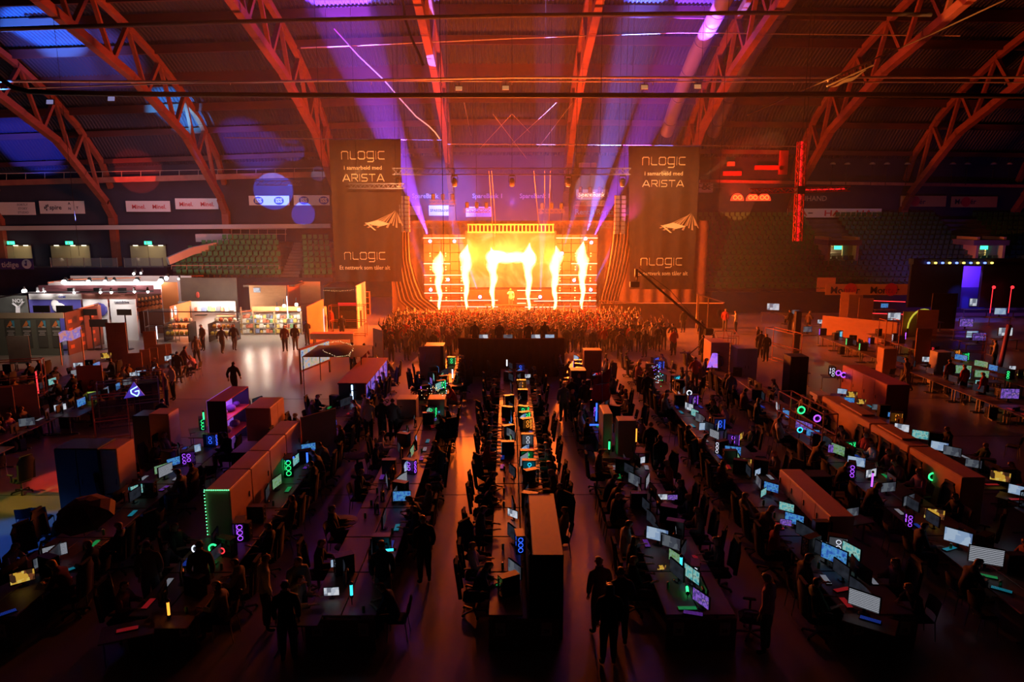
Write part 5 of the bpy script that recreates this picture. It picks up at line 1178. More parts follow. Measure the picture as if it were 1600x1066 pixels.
# big booth-side orange boards
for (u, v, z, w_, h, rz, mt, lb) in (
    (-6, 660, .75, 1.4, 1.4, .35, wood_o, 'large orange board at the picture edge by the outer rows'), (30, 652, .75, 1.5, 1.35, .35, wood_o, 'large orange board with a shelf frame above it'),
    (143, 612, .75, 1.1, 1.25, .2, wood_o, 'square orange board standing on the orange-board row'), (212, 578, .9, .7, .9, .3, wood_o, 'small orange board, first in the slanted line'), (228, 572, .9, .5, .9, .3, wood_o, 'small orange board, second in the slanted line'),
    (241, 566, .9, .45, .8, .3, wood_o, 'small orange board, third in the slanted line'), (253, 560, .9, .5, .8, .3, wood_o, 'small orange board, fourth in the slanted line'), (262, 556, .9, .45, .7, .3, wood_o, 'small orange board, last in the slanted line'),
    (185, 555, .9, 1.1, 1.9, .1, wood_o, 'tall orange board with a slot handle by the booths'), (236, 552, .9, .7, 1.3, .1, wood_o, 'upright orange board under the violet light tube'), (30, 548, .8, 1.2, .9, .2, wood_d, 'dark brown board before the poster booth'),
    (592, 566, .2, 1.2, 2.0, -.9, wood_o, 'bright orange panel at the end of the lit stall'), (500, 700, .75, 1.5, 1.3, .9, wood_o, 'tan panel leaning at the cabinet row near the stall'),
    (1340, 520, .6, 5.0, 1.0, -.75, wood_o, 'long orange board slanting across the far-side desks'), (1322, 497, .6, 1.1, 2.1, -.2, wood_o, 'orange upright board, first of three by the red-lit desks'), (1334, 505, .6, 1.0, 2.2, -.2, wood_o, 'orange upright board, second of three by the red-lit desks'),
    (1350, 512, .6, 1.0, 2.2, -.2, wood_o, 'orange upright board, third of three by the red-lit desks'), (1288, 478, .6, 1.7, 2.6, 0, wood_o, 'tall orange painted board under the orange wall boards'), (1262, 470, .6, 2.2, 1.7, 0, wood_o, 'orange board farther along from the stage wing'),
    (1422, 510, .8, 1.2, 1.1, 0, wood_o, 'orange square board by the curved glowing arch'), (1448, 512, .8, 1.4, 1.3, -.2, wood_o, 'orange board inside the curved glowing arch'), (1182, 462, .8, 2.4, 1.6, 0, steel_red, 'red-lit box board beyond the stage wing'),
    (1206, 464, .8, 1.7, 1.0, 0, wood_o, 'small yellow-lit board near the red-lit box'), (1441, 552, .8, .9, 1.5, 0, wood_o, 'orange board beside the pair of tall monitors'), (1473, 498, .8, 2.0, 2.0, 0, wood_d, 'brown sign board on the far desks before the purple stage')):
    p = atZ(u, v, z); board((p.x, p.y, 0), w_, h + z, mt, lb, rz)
# steel / glass shelf frames
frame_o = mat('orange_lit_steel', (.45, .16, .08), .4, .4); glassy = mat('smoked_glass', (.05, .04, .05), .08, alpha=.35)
def rack(p, w_, d, h, mt, label, rz=0, levels=2, pane=None, cat='rack'):
    t = thing('display_rack', label, cat, p, rz); r = .035
    for sx in (-1, 1):
        for sy in (-1, 1): MB().bar((sx * w_ / 2, sy * d / 2, 0), (sx * w_ / 2, sy * d / 2, h), r).build('post', mt, t)
    for k in range(levels + 1):
        z = h * k / levels if k else .1; m = MB()
        for sy in (-1, 1): m.bar((-w_ / 2, sy * d / 2, z), (w_ / 2, sy * d / 2, z), r)
        for sx in (-1, 1): m.bar((sx * w_ / 2, -d / 2, z), (sx * w_ / 2, d / 2, z), r)
        m.build('level_frame', mt, t)
    if pane is not None: MB().box((0, -d / 2, h * .55), (w_ - .08, .015, h * .75)).build('pane', pane, t)
    return t
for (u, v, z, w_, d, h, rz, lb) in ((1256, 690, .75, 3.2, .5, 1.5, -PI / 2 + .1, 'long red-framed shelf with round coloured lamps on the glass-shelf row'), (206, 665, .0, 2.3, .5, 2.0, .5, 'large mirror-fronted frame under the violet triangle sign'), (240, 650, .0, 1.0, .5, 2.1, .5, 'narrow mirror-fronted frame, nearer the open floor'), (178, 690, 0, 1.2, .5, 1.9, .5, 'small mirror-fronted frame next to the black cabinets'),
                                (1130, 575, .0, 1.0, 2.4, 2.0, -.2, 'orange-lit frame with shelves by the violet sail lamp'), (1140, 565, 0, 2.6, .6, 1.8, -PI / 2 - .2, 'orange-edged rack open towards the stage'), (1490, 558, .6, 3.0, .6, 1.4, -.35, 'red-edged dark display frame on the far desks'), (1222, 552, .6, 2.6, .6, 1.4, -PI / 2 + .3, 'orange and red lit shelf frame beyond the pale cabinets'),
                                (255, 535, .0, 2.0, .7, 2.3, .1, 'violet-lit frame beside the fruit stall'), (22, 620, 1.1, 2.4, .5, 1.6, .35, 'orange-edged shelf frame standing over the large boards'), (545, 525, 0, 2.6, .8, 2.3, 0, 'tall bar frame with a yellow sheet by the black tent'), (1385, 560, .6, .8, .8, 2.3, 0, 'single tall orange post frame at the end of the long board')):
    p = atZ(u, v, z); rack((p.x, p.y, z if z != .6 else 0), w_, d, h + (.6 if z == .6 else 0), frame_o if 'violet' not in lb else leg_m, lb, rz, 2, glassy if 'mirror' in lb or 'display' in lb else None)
# purple-lit shelf box
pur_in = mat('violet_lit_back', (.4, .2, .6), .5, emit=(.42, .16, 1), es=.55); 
p = atZ(352, 690, 0); t = thing('display_box', 'open shelf box lit violet inside, its closed side black', 'shelf', (-10.9, 26.6, 0), 0); w_, d, h = .7, 2.3, 2.1
MB().box((-w_ / 2, 0, h / 2), (.03, d, h)).build('back_panel', pur_in, t)
for s in (-1, 1): MB().box((0, s * d / 2, h / 2), (w_, .04, h)).build('side_panel', black_c, t)
for z in (.6, 1.35, 2.08): MB().box((0, 0, z), (w_, d, .04)).build('shelf_board', steel_red, t)
for (y, z, r) in ((-.6, 1.5, .16), (.1, 1.48, .2), (.7, 1.5, .14), (-.4, .75, .18), (.4, .78, .2)): MB().ball((0, y, z), (r, r * 1.4, r * .7), 8).build('soft_toy', mat('toy_dark', (.08, .03, .12), .8), t)
light('shelf_lamp', 'AREA', (-10.75, 26.6, 2.0), 30, (.45, .12, 1), to=(-10.7, 26.6, 0), size=1.2)
# lit stall between the cabinet row and the crowd
p = (-7.0, 33.4, 0); t = thing('market_stall', 'long low stall with a red roof and glowing violet-blue glass front', 'stall', p); L_ = 5.6
MB().box((0, 0, 1.5), (1.3, L_, .08)).build('roof', mat('stall_roof_red', (.35, .06, .04), .6), t)
for i in range(6): MB().bar((.6, -L_ / 2 + L_ * i / 5, 0), (.6, -L_ / 2 + L_ * i / 5, 1.5), .05).build('post', frame_o, t)
stall_g = screen_mat('stall_glow', [(.02, .02, .2), (.12, .08, .55), (.35, .15, .75), (.02, .02, .1)], .8, 5)
for i in range(5): MB().box((.58, -L_ / 2 + L_ * (i + .5) / 5, 1.0), (.02, L_ / 5 - .08, .9)).build('lit_front', stall_g, t)
MB().box((0, -L_ / 2, .75), (1.2, .04, 1.5)).build('end_panel', black_c, t); MB().box((0, -L_ / 2 - .04, 1.1), (.06, .03, .7)).build('light_tube', glow('tube_blue_white', (.4, .6, 1), 5), t)
p = atZ(493, 570, .75); t = thing('display_board', 'slanted colourful lit picture board facing the open aisle', 'display board', (p.x, p.y, 0), 1.3)
MB().box((0, 0, 1.3), (3.0, .08, 1.1)).build('lit_picture', screen_mat('mural_colours', [(.05, .1, .35), (.3, .5, .7), (.7, .4, .3), (.5, .5, .3), (.1, .2, .4)], .8, 3.5), t)
for z in (.72, 1.88): MB().bar((-1.55, 0, z), (1.55, 0, z), .1).build('frame_rail', frame_o, t)
for s in (-1, 1): MB().bar((s * 1.5, 0, 0), (s * 1.5, 0, 1.9), .08).build('post', wood_d, t)
# striped front on the black cabinet near the crowd
for k in range(4): pass
t = thing('stage_board', 'orange-lit board with slanted white stripes near the crowd', 'board', (-4.1, 35.9, 0)); MB().rbox((0, 0, 1.2), (1.1, .05, 2.0), .01).build('panel', wood_o, t)
mb = MB()
for k in range(4): mb.bar((-.35 + k * .16, -.04, 1.35), (-.2 + k * .16, -.04, 1.85), .05, .01)
mb.build('white_stripes', white_board, t)
# front-of-house control riser
fo = noisy('black_stage_cloth', (.06, .03, .02), (.08, .04, .025), 2, .9)
t = thing('control_riser', 'raised mixing platform behind a tall dark cloth wall before the crowd', 'platform', (.15, 41, 0))
MB().box((0, 0, .5), (5.6, 5, 1.0)).build('deck', black, t)
MB().sheet(lambda a, b: Vector((-2.95 + 5.9 * a, -2.75 - .03 * math.sin(a * 90) + .25 * (2 * a - 1) ** 2, 2.15 * b)), 90, 2).build('front_cloth', fo, t)
for s in (-1, 1): MB().sheet(lambda a, b: Vector((s * 2.95 + .03 * math.sin(a * 60), -2.5 + 5 * a, 2.0 * b)), 50, 2).build('side_cloth', fo, t)
MB().tube([(-2.95, -2.5, 2.17), (-1.5, -2.72, 2.17), (1.5, -2.72, 2.17), (2.95, -2.5, 2.17)], .03, 5).build('top_rail', frame_o, t)
for (x, sc_) in ((-1.6, 'white document'), (-.2, 'dim grey page'), (1.4, 'white document'), (2.2, 'pale blue page')):
    dup(LAP, (.15 + x, 39.6, 1.76), 0, 'laptop with a %s open on the control riser desk, %s' % (sc_, {-1.6: 'booth side', -.2: 'beside the tall operator', 1.4: 'middle', 2.2: 'far side'}[x]), None, 1.6, {'screen_off': SCREENS[sc_]})
t = thing('mixing_desk', 'long dark mixing desk on the control riser with tiny violet lights', 'mixing desk', (.15, 39.8, 1.0)); MB().rbox((0, 0, .72), (5.0, .7, .08), .02).build('console_top', black_c, t)
for x in (-2.3, 0, 2.3): MB().box((x, 0, .34), (.08, .6, .68)).build('leg', black_c, t)
mb = MB()
for k in range(9): mb.ball((-1.0 + k * .12 + (k % 2) * .05, -.2, .78), .035, 5)
mb.build('violet_lights', RGBM['violet'], t)
# round things, lamps and signs
def rgb_ring(p, r, col, label):
    t = thing('ring_lamp', label, 'lamp', p); MB().tube([(r * math.cos(2 * PI * i / 16), 0, r * math.sin(2 * PI * i / 16)) for i in range(17)], r * .22, 6).build('glowing_ring', RGBM[col], t); MB().lathe([(r * .9, 0), (r * .9, .06)], n=14, M=Matrix.Rotation(-PI / 2, 3, 'X')).build('housing', blk_pl, t); MB().bar((0, .05, -r), (0, .05, -r - .25), .03).build('foot', blk_pl, t)
for (u, v, z, r, c, lb) in ((1252, 641, 1.6, .13, 'green', 'small round green lamp on the red-framed shelf, upper'), (1277, 654, 1.5, .12, 'violet', 'small round violet-white lamp on the red-framed shelf'), (1250, 672, 1.2, .09, 'cyan', 'small round cyan lamp low on the red-framed shelf'), (1457, 745, 1.0, .11, 'green', 'round green fan light in the dark beyond the wooden backs'), (306, 858, 1.0, .09, 'white', 'round blue-white fan light by the chipboard panel'), (333, 857, 1.0, .10, 'green', 'round green fan light, one of a close pair'), (346, 845, 1.05, .07, 'green', 'small green fan light above its pair'), (346, 861, .95, .07, 'red', 'small red-green fan light under its pair'),
                            (1310, 583, 1.2, .12, 'violet', 'round violet fan light in front of the long reddish cabinet'), (1318, 586, 1.1, .12, 'violet', 'second violet fan light beside the first'), (1077, 614, 1.3, .10, 'white', 'bright round white lamp near the pale mast')):
    rgb_ring(atZ(u, v, z), r, c, lb)
def tube_lamp(u, v, z, L_, col, label, vert=True, name='tube_lamp'):
    p = atZ(u, v, z); t = thing(name, label, 'light tube', p)
    if 12 < p.y < 41 and .8 < z < 1.75 and -12 < p.x < 16: ensure_table(p.x, p.y, label)
    d = Vector((0, 0, L_)) if vert is True else Vector(vert) * L_
    MB().tube([-d / 2, d / 2], .03, 6).build('glowing_tube', col, t); MB().ball(-d / 2, .045, 6).ball(d / 2, .045, 6).build('end_cap', blk_pl, t); MB().tube([-d / 2, (-d.x / 2, -d.y / 2, (.755 if p.z - abs(d.z) / 2 > .8 and p.z < 1.75 else .0) - p.z)], .012, 4).build('stem', blk_pl, t)
TB = {k: glow('tube_' + k, v, 2.2) for k, v in RGB.items()}
for (u, v, z, L_, c, vt, lb) in ((245, 520, 1.6, .9, 'white', True, 'bright blue-white upright tube on the violet frame'), (449, 480, 2.6, 1.6, 'white', True, 'white upright tube lamp over the shop shelves'), (932, 644, 1.3, .8, 'blue', True, 'bright blue upright tube behind the white cabinet'), (929, 664, .9, .6, 'blue', (1, 0, 0), 'short blue glowing bar under the upright tube'), (952, 696, 1.1, .35, 'green', True, 'small green-yellow tube beside the narrow white cabinet'),
                                 (994, 680, 1.3, .55, 'amber', True, 'thin cream light strip on the edge of the white cabinet'), (707, 584, 1.3, .5, 'white', True, 'short blue-white tube in the middle of the fairy-light row'), (792, 567, 1.4, .4, 'white', True, 'tiny white tube near the control riser'), (129, 812, 1.2, .35, 'cyan', True, 'upright cyan light strip by the umbrella'), (129, 800, 1.3, .2, 'violet', True, 'tiny violet light above the cyan strip'), (464, 940, 1.1, .25, 'amber', True, 'dim orange upright strip in the dark near rows'),
                                 (263, 951, 1.0, .35, 'amber', True, 'upright orange glowing strip beside the red light'), (549, 922, 1.1, .3, 'cyan', True, 'upright tube fading green to violet on a dark desk'), (1363, 750, 1.0, .5, 'violet', True, 'violet upright strip below a pale monitor'), (652, 735, 1.3, .0, 'blue', True, ''), (560, 727, 0.05, .3, 'blue', (.2, 1, 0), 'small blue light on the aisle floor'),
                                 (1064, 880, 1.1, .35, 'cyan', True, 'dotted cyan light strip in the white-cabinet row'), (1074, 922, .85, .3, 'green', (.2, 1, 0), 'green glowing mouse mat bar on the desk'), (58, 598, 1.5, 1.1, 'red', True, 'red dotted light strip by the large orange boards'), (1363, 470, 1.3, 5.0, 'red', (1, -.35, 0), 'long red light bar over the far desks, upper'), (1372, 490, 1.0, 4.0, 'red', (1, -.3, 0), 'long red light bar over the far desks, lower'),
                                 (453, 718, 1.2, .5, 'blue', (.3, .9, 0), 'blue light bar across a glass computer'), (480, 715, 1.2, .4, 'blue', True, 'blue upright light bar beside the glass computer'), (605, 860, .9, .35, 'cyan', (1, .2, 0), 'thin pale cyan light bar on a dark desk'), (318, 650, 1.5, .35, 'green', True, 'green upright light bar in the spotlit-floor row'), (1415, 525, 1.2, .5, 'violet', True, 'violet upright strip among the far desks')):
    if L_ > 0: tube_lamp(u, v, z, L_, TB[c], lb, vt)
# triangle sign
p = atZ(209, 622, 2.1); t = thing('neon_sign', 'glowing violet-blue triangle sign with an angular letter mark', 'neon sign', p, .3)
t.scale = (.62,) * 3; tri = [(-.55, 0, 0), (.6, 0, .12), (.08, 0, 1.0)]; mb = MB(); mb.add(tri + [(x, .06, z) for x, y, z in tri], [(0, 1, 2), (5, 4, 3), (0, 3, 4, 1), (1, 4, 5, 2), (2, 5, 3, 0)]); mb.build('sign_plate', mat('violet_plate', (.1, .04, .3), .4, emit=(.1, .05, .6), es=.5), t)
mb = MB(); q = [(.25, .7), (-.12, .5), (-.1, .3), (.2, .1), (.32, .28), (.32, .45), (.1, .4)]
for a, b in zip(q, q[1:]): mb.bar((a[0], -.03, a[1]), (b[0], -.03, b[1]), .05)
mb.build('letter_mark', glow('cyan_neon', (.3, .7, 1), 3), t); MB().tube([(0, .03, 0), (0, .03, -p.z / .62)], .03, 6).build('stand_pole', steel, t)
# fairy lights
def fairy(uvz, n, col, label, mixed=False, r=.017, jit=.1):
    pts = [atZ(*q) for q in uvz]; o = pts[0].copy(); rn = random.Random(len(label)); t = thing('fairy_lights', label, 'fairy lights', o)
    MB().tube([q - o for q in pts], .006, 4).build('wire', blk_pl, t); cols = [col] if not mixed else ['green', 'violet', 'cyan', 'white', 'blue']
    mbs = {c: MB() for c in cols}
    for i in range(n):
        f = i / max(1, n - 1) * (len(pts) - 1); k = min(int(f), len(pts) - 2); q = pts[k].lerp(pts[k + 1], f - k) - o + Vector((rn.uniform(-jit, jit), rn.uniform(-jit, jit), rn.uniform(-jit, jit) * .7)); mbs[cols[rn.randrange(len(cols))]].ball(q, r, 5)
    for c in cols:
        if mbs[c].v: mbs[c].build('bulbs', TB[c] if c in TB else c, t)
warm = glow('fairy_warm', (1, .7, .3), 1.6); TB['warm'] = warm
fairy([(667, 606, 1.5), (675, 622, 1.3), (684, 608, 1.5), (672, 612, 1.3)], 34, 'warm', 'tangle of warm fairy lights on the fairy-light row desks', jit=.35)
fairy([(697, 596, 1.8), (690, 625, 1.3), (684, 640, 1.0), (685, 668, .5)], 46, 'white', 'hanging curtain of blue and multicoloured fairy lights down a post', True, jit=.12)
fairy([(1024, 572, 1.7), (1030, 585, 1.5), (1027, 602, 1.1)], 34, 'cyan', 'cyan-green fairy lights wound on a small tree shape', True, jit=.2)
fairy([(508, 537, 2.3), (530, 533, 2.3), (552, 540, 2.2)], 26, 'warm', 'string of warm lights along the far edge of the olive canopy', jit=.04)
fairy([(505, 548, 2.2), (525, 557, 2.1), (545, 556, 2.1), (552, 545, 2.2)], 26, 'warm', 'string of warm lights along the near edge of the olive canopy', jit=.04)
fairy([(505, 454, 3.2), (528, 455, 3.2), (552, 453, 3.2)], 24, 'warm', 'string of warm lights over the mouth of the black tent', jit=.04)
# olive canopy and glass cases
p = atZ(530, 550, 1.9); t = thing('canopy', 'low olive canopy with a string of lights round it', 'canopy', (p.x, p.y, 0)); MB().sheet(lambda a, b: Vector(((a - .5) * 3.0, (b - .5) * 3.2, 1.95 + .25 * math.sin(PI * a) * math.sin(PI * b))), 10, 10).build('cloth_top', mat('olive_cloth', (.16, .13, .03), .8), t)
for sx in (-1, 1):
    for sy in (-1, 1): MB().tube([(sx * 1.45, sy * 1.55, 0), (sx * 1.45, sy * 1.55, 1.95)], .025, 5).build('pole', steel, t)
# masts, flags, mirrors
p = atZ(1070, 650, 0); t = thing('flag_pole', 'slim pale mast with a crossbar in the pink-top row', 'mast', p); MB().tube([(0, 0, 0), (0, 0, 2.9)], .03, 6).build('pole', pipe_m, t); MB().bar((-.35, 0, 2.9), (.1, 0, 2.9), .05).build('crossbar', pipe_m, t)
p = atZ(948, 642, .75); t = thing('flag', 'red flag with white cross hanging limp over the desks', 'flag', (p.x, p.y, 0)); MB().tube([(0, 0, 0), (.15, 0, 2.7)], .02, 6).build('pole', pipe_m, t)
MB().sheet(lambda a, b: Vector((.12 - a * .75 + .05 * math.sin(b * 9), .06 * math.sin(a * 12 + b * 3), 2.6 - b * 1.3 - a * .5)), 12, 10).build('flag_cloth', mat('red_flag', (.55, .03, .04), .8), t); MB().bar((-.25, -.08, 2.4), (-.2, -.08, 1.2), .12, .01).bar((-.5, -.08, 1.9), (.1, -.08, 2.0), .12, .01).build('white_cross', white_board, t)
p = atZ(1112, 590, .75); t = thing('sail_lamp', 'glowing violet-pink cloth lamp shaped like a small sail', 'lamp', (p.x, p.y, .75)); MB().sheet(lambda a, b: Vector(((a - .5) * .55 * (1 - b * .5) + .1 * b, .12 * math.sin(PI * a), .5 + b * .75)), 8, 8).build('lit_cloth', screen_mat('violet_cloth', [(.3, .1, .9), (.5, .2, 1), (.75, .15, .5)], .9, 4), t); MB().tube([(0, .05, 0), (0, .05, .6)], .02, 5).build('foot', steel, t)
# umbrella by the near booth-side row
p = atZ(135, 850, .0); t = thing('umbrella', 'dark brown open umbrella lying over the desk by the cyan strip', 'umbrella', (-11.1, 17.4, 1.2)); MB().lathe([(.75, 0), (.66, .16), (.45, .28), (.2, .36), (.02, .38)], n=8, smooth=False, M=Matrix.Rotation(.35, 3, 'X')).build('canopy', mat('umbrella_brown', (.10, .045, .03), .8), t); MB().tube([(0, .1, .3), (0, -.1, -.44)], .015, 5).build('shaft', steel, t)
# round table, stools
for (u, v, lb) in ((558, 712, 'small round dark table top on the aisle'), (535, 815, 'small oval dark table behind the tan panel')):
    p = atZ(u, v, .74); t = thing('round_table', lb, 'table', (p.x, p.y, 0)); MB().lathe([(.4, .72), (.42, .73), (.42, .75), (.4, .76)], n=20).build('tabletop', wood_d, t); MB().tube([(0, 0, 0), (0, 0, .72)], .04, 8).build('column', steel, t); MB().lathe([(.25, 0), (.24, .02), (.05, .03)], n=16).build('foot', steel, t)

# ------------------------------------------------------------------ screens the photo shows clearly
MONS = [ # u, v of the screen middle, kind, turn, scale, curved
 (86, 862, 'striped text', .75, 1.25, 0, 'widest of the three at the picture edge'), (66, 877, 'dim grey page', 1.15, 1.0, 0, 'next to the wide striped one'), (35, 902, 'amber picture', .7, 1.15, 0, 'nearest the picture corner'),
 (145, 617, 'lime picture', .35, 1.15, 0, 'under the square orange board'), (94, 637, 'white document', .8, 1.1, 0, 'left of the lime one'), (42, 660, 'dim grey page', .5, 1.3, 0, 'before the large orange boards'), (122, 571, 'white document', .4, 1.1, 0, 'outer pair behind the booth-side rows'), (142, 567, 'pale blue page', .4, 1.1, 0, 'inner of that pair'), (166, 556, 'amber picture', .5, 1.3, 0, 'lit cream by the tall orange board'), (220, 583, 'pale blue page', .6, 1.2, 0, 'beside the small orange boards'), (264, 560, 'white document', .9, 1.2, 0, 'at the end of the small orange boards'), (208, 585, 'white document', .7, .8, 0, 'small one'),
 (217, 765, 'teal game', 1.05, 1.25, 0, 'nearest tall one before the black cabinet'), (252, 733, 'green game map', .95, 1.1, 0, 'second from it'), (271, 722, 'dark blue game', .95, 1.1, 0, 'striped pink and blue'), (304, 702, 'pale blue page', .9, 1.1, 0, 'beside the yellow-green tower'),
 (505, 675, 'white document', .6, 1.0, 0, 'cream, beyond the tall cabinets'), (482, 700, 'dark blue game', .5, 1.2, 0, 'blue, behind the cabinet end'), (628, 776, 'dark blue game', .05, 1.25, 0, 'blue, facing the aisle head on'), (376, 822, 'purple game', .2, 1.0, 0, 'violet-blue beside the tall cabinets'), (528, 880, 'pale blue page', .3, .8, 0, 'small pale one on a dark desk'), (518, 925, 'white document', .1, .8, 0, 'pale sheet-like one near the front'),
 (801, 803, 'white document', -.75, .9, 0, 'cream one beside the tall crate'), (804, 890, 'dim grey page', -1.0, 1.3, 0, 'grey one seen edge-on by the crate'), (800, 625, 'pale blue page', 1.0, 1.0, 0, 'small one high in the black-crate row'), (824, 588, 'white document', .1, .8, 0, 'tiny one near the control riser'),
 (1001, 720, 'white document', .5, .9, 0, 'small page by the white cabinet'), (1035, 777, 'white document', .0, .7, 0, 'bright small tower window'), (1051, 778, 'purple game', .0, .7, 0, 'violet beside the bright window'), (1027, 836, 'pale blue page', -.55, 1.4, 0, 'large plain blue'), (1048, 848, 'dim grey page', -.75, 1.3, 0, 'dark grey behind the plain blue one'), (1056, 873, 'green game map', -1.1, 1.2, 0, 'seen edge-on, cream'), (1081, 898, 'teal game', -1.15, 1.3, 0, 'edge-on below the cream one'), (1095, 936, 'purple game', -1.1, 1.2, 0, 'lavender, tall, nearest the front'), (1034, 887, 'amber picture', .1, .5, 0, 'tiny pink phone-like'),
 (1102, 667, 'pale blue page', .1, 1.2, 0, 'plain pale, centre of the pink-top row'), (1145, 705, 'dark blue game', -.35, 1.3, 0, 'dark with white figure'), (1161, 724, 'amber picture', -.2, 1.3, 0, 'showing a sunset field'), (1158, 682, 'amber picture', .9, 1.0, 0, 'cream, edge-on'), (1184, 738, 'pale blue page', .7, .8, 0, 'thin slanted'), (1193, 770, 'teal game', .8, .9, 0, 'cyan glow'), (1205, 762, 'dark blue game', -.8, 1.1, 0, 'blue at the aisle'), (1229, 793, 'teal game', -.7, 1.0, 0, 'blue-white small'),
 (1270, 677, 'dark blue game', -.5, 1.1, 0, 'blue-white under the red shelf'), (1306, 703, 'purple game', -.6, 1.2, 0, 'violet and pink'), (1338, 722, 'pale blue page', -.6, 1.3, 0, 'steel blue'), (1361, 740, 'white document', .4, 1.1, 0, 'white, slanted'), (1388, 762, 'dim grey page', .2, 1.2, 0, 'grey wide'), (1420, 782, 'dim grey page', .5, 1.2, 0, 'grey tilted'), (1241, 812, 'dark blue game', -.7, 1.2, 0, 'deep blue portrait'), (1278, 852, 'white document', -.75, 1.1, 0, 'plain white'), (1303, 868, 'dark blue game', -1.0, 1.6, 0, 'large deep blue edge-on'), (1330, 862, 'teal game', -1.2, 1.3, 0, 'cyan edge-on at a cabinet'), (1350, 940, 'striped text', -.75, 1.5, 0, 'with white chart at the very front'), (1228, 817, 'purple game', -.4, .7, 0, 'small violet'),
 (1316, 612, 'pale blue page', -.5, 1.0, 0, 'first beyond the red shelf'), (1331, 617, 'amber picture', -.3, 1.1, 0, 'cream bar'), (1346, 628, 'amber picture', -.2, .9, 0, 'pink portrait'), (1327, 626, 'dark blue game', -.4, 1.0, 0, 'blue'), (1371, 637, 'dim grey page', -.4, 1.0, 0, 'grey small'), (1393, 648, 'dark blue game', .1, .8, 0, 'small blue'), (1409, 669, 'white document', -.6, 1.2, 0, 'cream torn shape'), (1438, 680, 'teal game', -.6, 1.3, 0, 'mint and white'), (1468, 698, 'pale blue page', -.7, 1.3, 0, 'bluish with dark figure'), (1488, 706, 'dim grey page', -.8, 1.3, 0, 'dim behind it'), (1521, 725, 'dim grey page', -.6, 1.1, 0, 'pale grey'), (1563, 745, 'amber picture', -.55, 1.3, 0, 'bright yellow'), (1591, 767, 'pale blue page', -.8, 1.2, 0, 'pale lavender'), (1460, 804, 'amber picture', -.35, 1.2, 0, 'cream frame'), (1497, 840, 'pale blue page', -.8, 1.5, 0, 'grey-blue picture'), (1541, 870, 'striped text', -.45, 1.7, 0, 'white and black bars'), (1332, 801, 'dim grey page', .3, 1.0, 0, 'grey'),
 (1448, 562, 'white document', -.1, 1.2, 0, 'white portrait at the far desks'), (1483, 577, 'dim grey page', -.1, 1.4, 0, 'dim olive'), (1505, 578, 'green game map', -.25, 1.8, 0, 'wide green-grey'), (1508, 588, 'pale blue page', -.2, 1.2, 0, 'pale under it'), (1534, 585, 'green game map', -.4, 1.5, 0, 'green diagonal'), (1532, 599, 'teal game', -.1, 1.2, 0, 'cyan small'), (1578, 616, 'purple game', -.1, 1.9, 0, 'white-violet bright'), (1597, 583, 'amber picture', -.1, 1.2, 0, 'cream at the edge'), (1582, 575, 'white document', -.1, .8, 0, 'tiny bright'),
 (1397, 495, 'white document', 0, 2.4, 0, 'plain bright on the far desks'), (1525, 473, 'white document', 0, 2.8, 0, 'with blue square, far'), (1567, 474, 'purple game', -.1, 2.6, 0, 'tilted pink, far'), (1563, 487, 'pale blue page', -.1, 2.2, 0, 'pale blank, far'), (1594, 473, 'purple game', -.1, 2.6, 0, 'pink-blue at the edge, far'), (1382, 478, 'dark blue game', 0, 1.6, 0, 'blue logo, far'), (1386, 470, 'dark blue game', 0, 1.4, 0, 'second blue logo, far'), (1510, 505, 'purple game', 0, 2.4, 0, 'pink-blue middle far'), (1519, 523, 'pale blue page', 0, 1.9, 0, 'white, far desks'), (1530, 527, 'purple game', 0, 2.1, 0, 'violet, far desks'), (1571, 519, 'white document', 0, 2.3, 0, 'framed page, far'), (1283, 503, 'white document', 0, 1.3, 0, 'near the seated group'), (1208, 480, 'white document', -.3, 2.4, 0, 'bright slanted by the crowd end'), (1163, 463, 'pale blue page', 0, 1.6, 0, 'small pale beyond the wing'), (1228, 465, 'dark blue game', 0, 2.0, 0, 'blue beyond the wing'), (1300, 467, 'pale blue page', 0, 2.2, 0, 'wide pale under the orange boards'), (1325, 464, 'dim grey page', 0, 1.6, 0, 'dim violet under the orange boards'), (1453, 498, 'purple game', 0, 1.2, 0, 'magenta small'), (1243, 488, 'dim grey page', 0, 1.5, 0, 'small page by the reddish posts'), (1262, 515, 'dim grey page', .1, 1.6, 0, 'flat pale laptop-like')]
for (u, v, scn, rz, sc, cv, lb) in MONS:
    z = .75; sc *= .74; p = atZ(u, v, z + .27 * sc); o = monitor((p.x, p.y, z), -rz if False else rz, scn, lb, cv, sc); o['label'] = ('monitor showing a %s, %s' % (scn, lb))
    far_ = p.y > 42 or (p.x > 16 and p.y < 60)
    if not far_: ensure_table(p.x, p.y, 'monitor that is ' + lb, rz)
    if far_:   # far desks get a table of their own under each screen
        if CNT.get('fd', 0) < 60:
            CNT['fd'] = CNT.get('fd', 0) + 1; DP.append((p.x, p.y, .8, .35)); dup(DESK, (p.x, p.y - .05, 0), rz, 'dark desk under the monitor described as %s' % lb, None, (max(1, sc * .6), 1, 1))
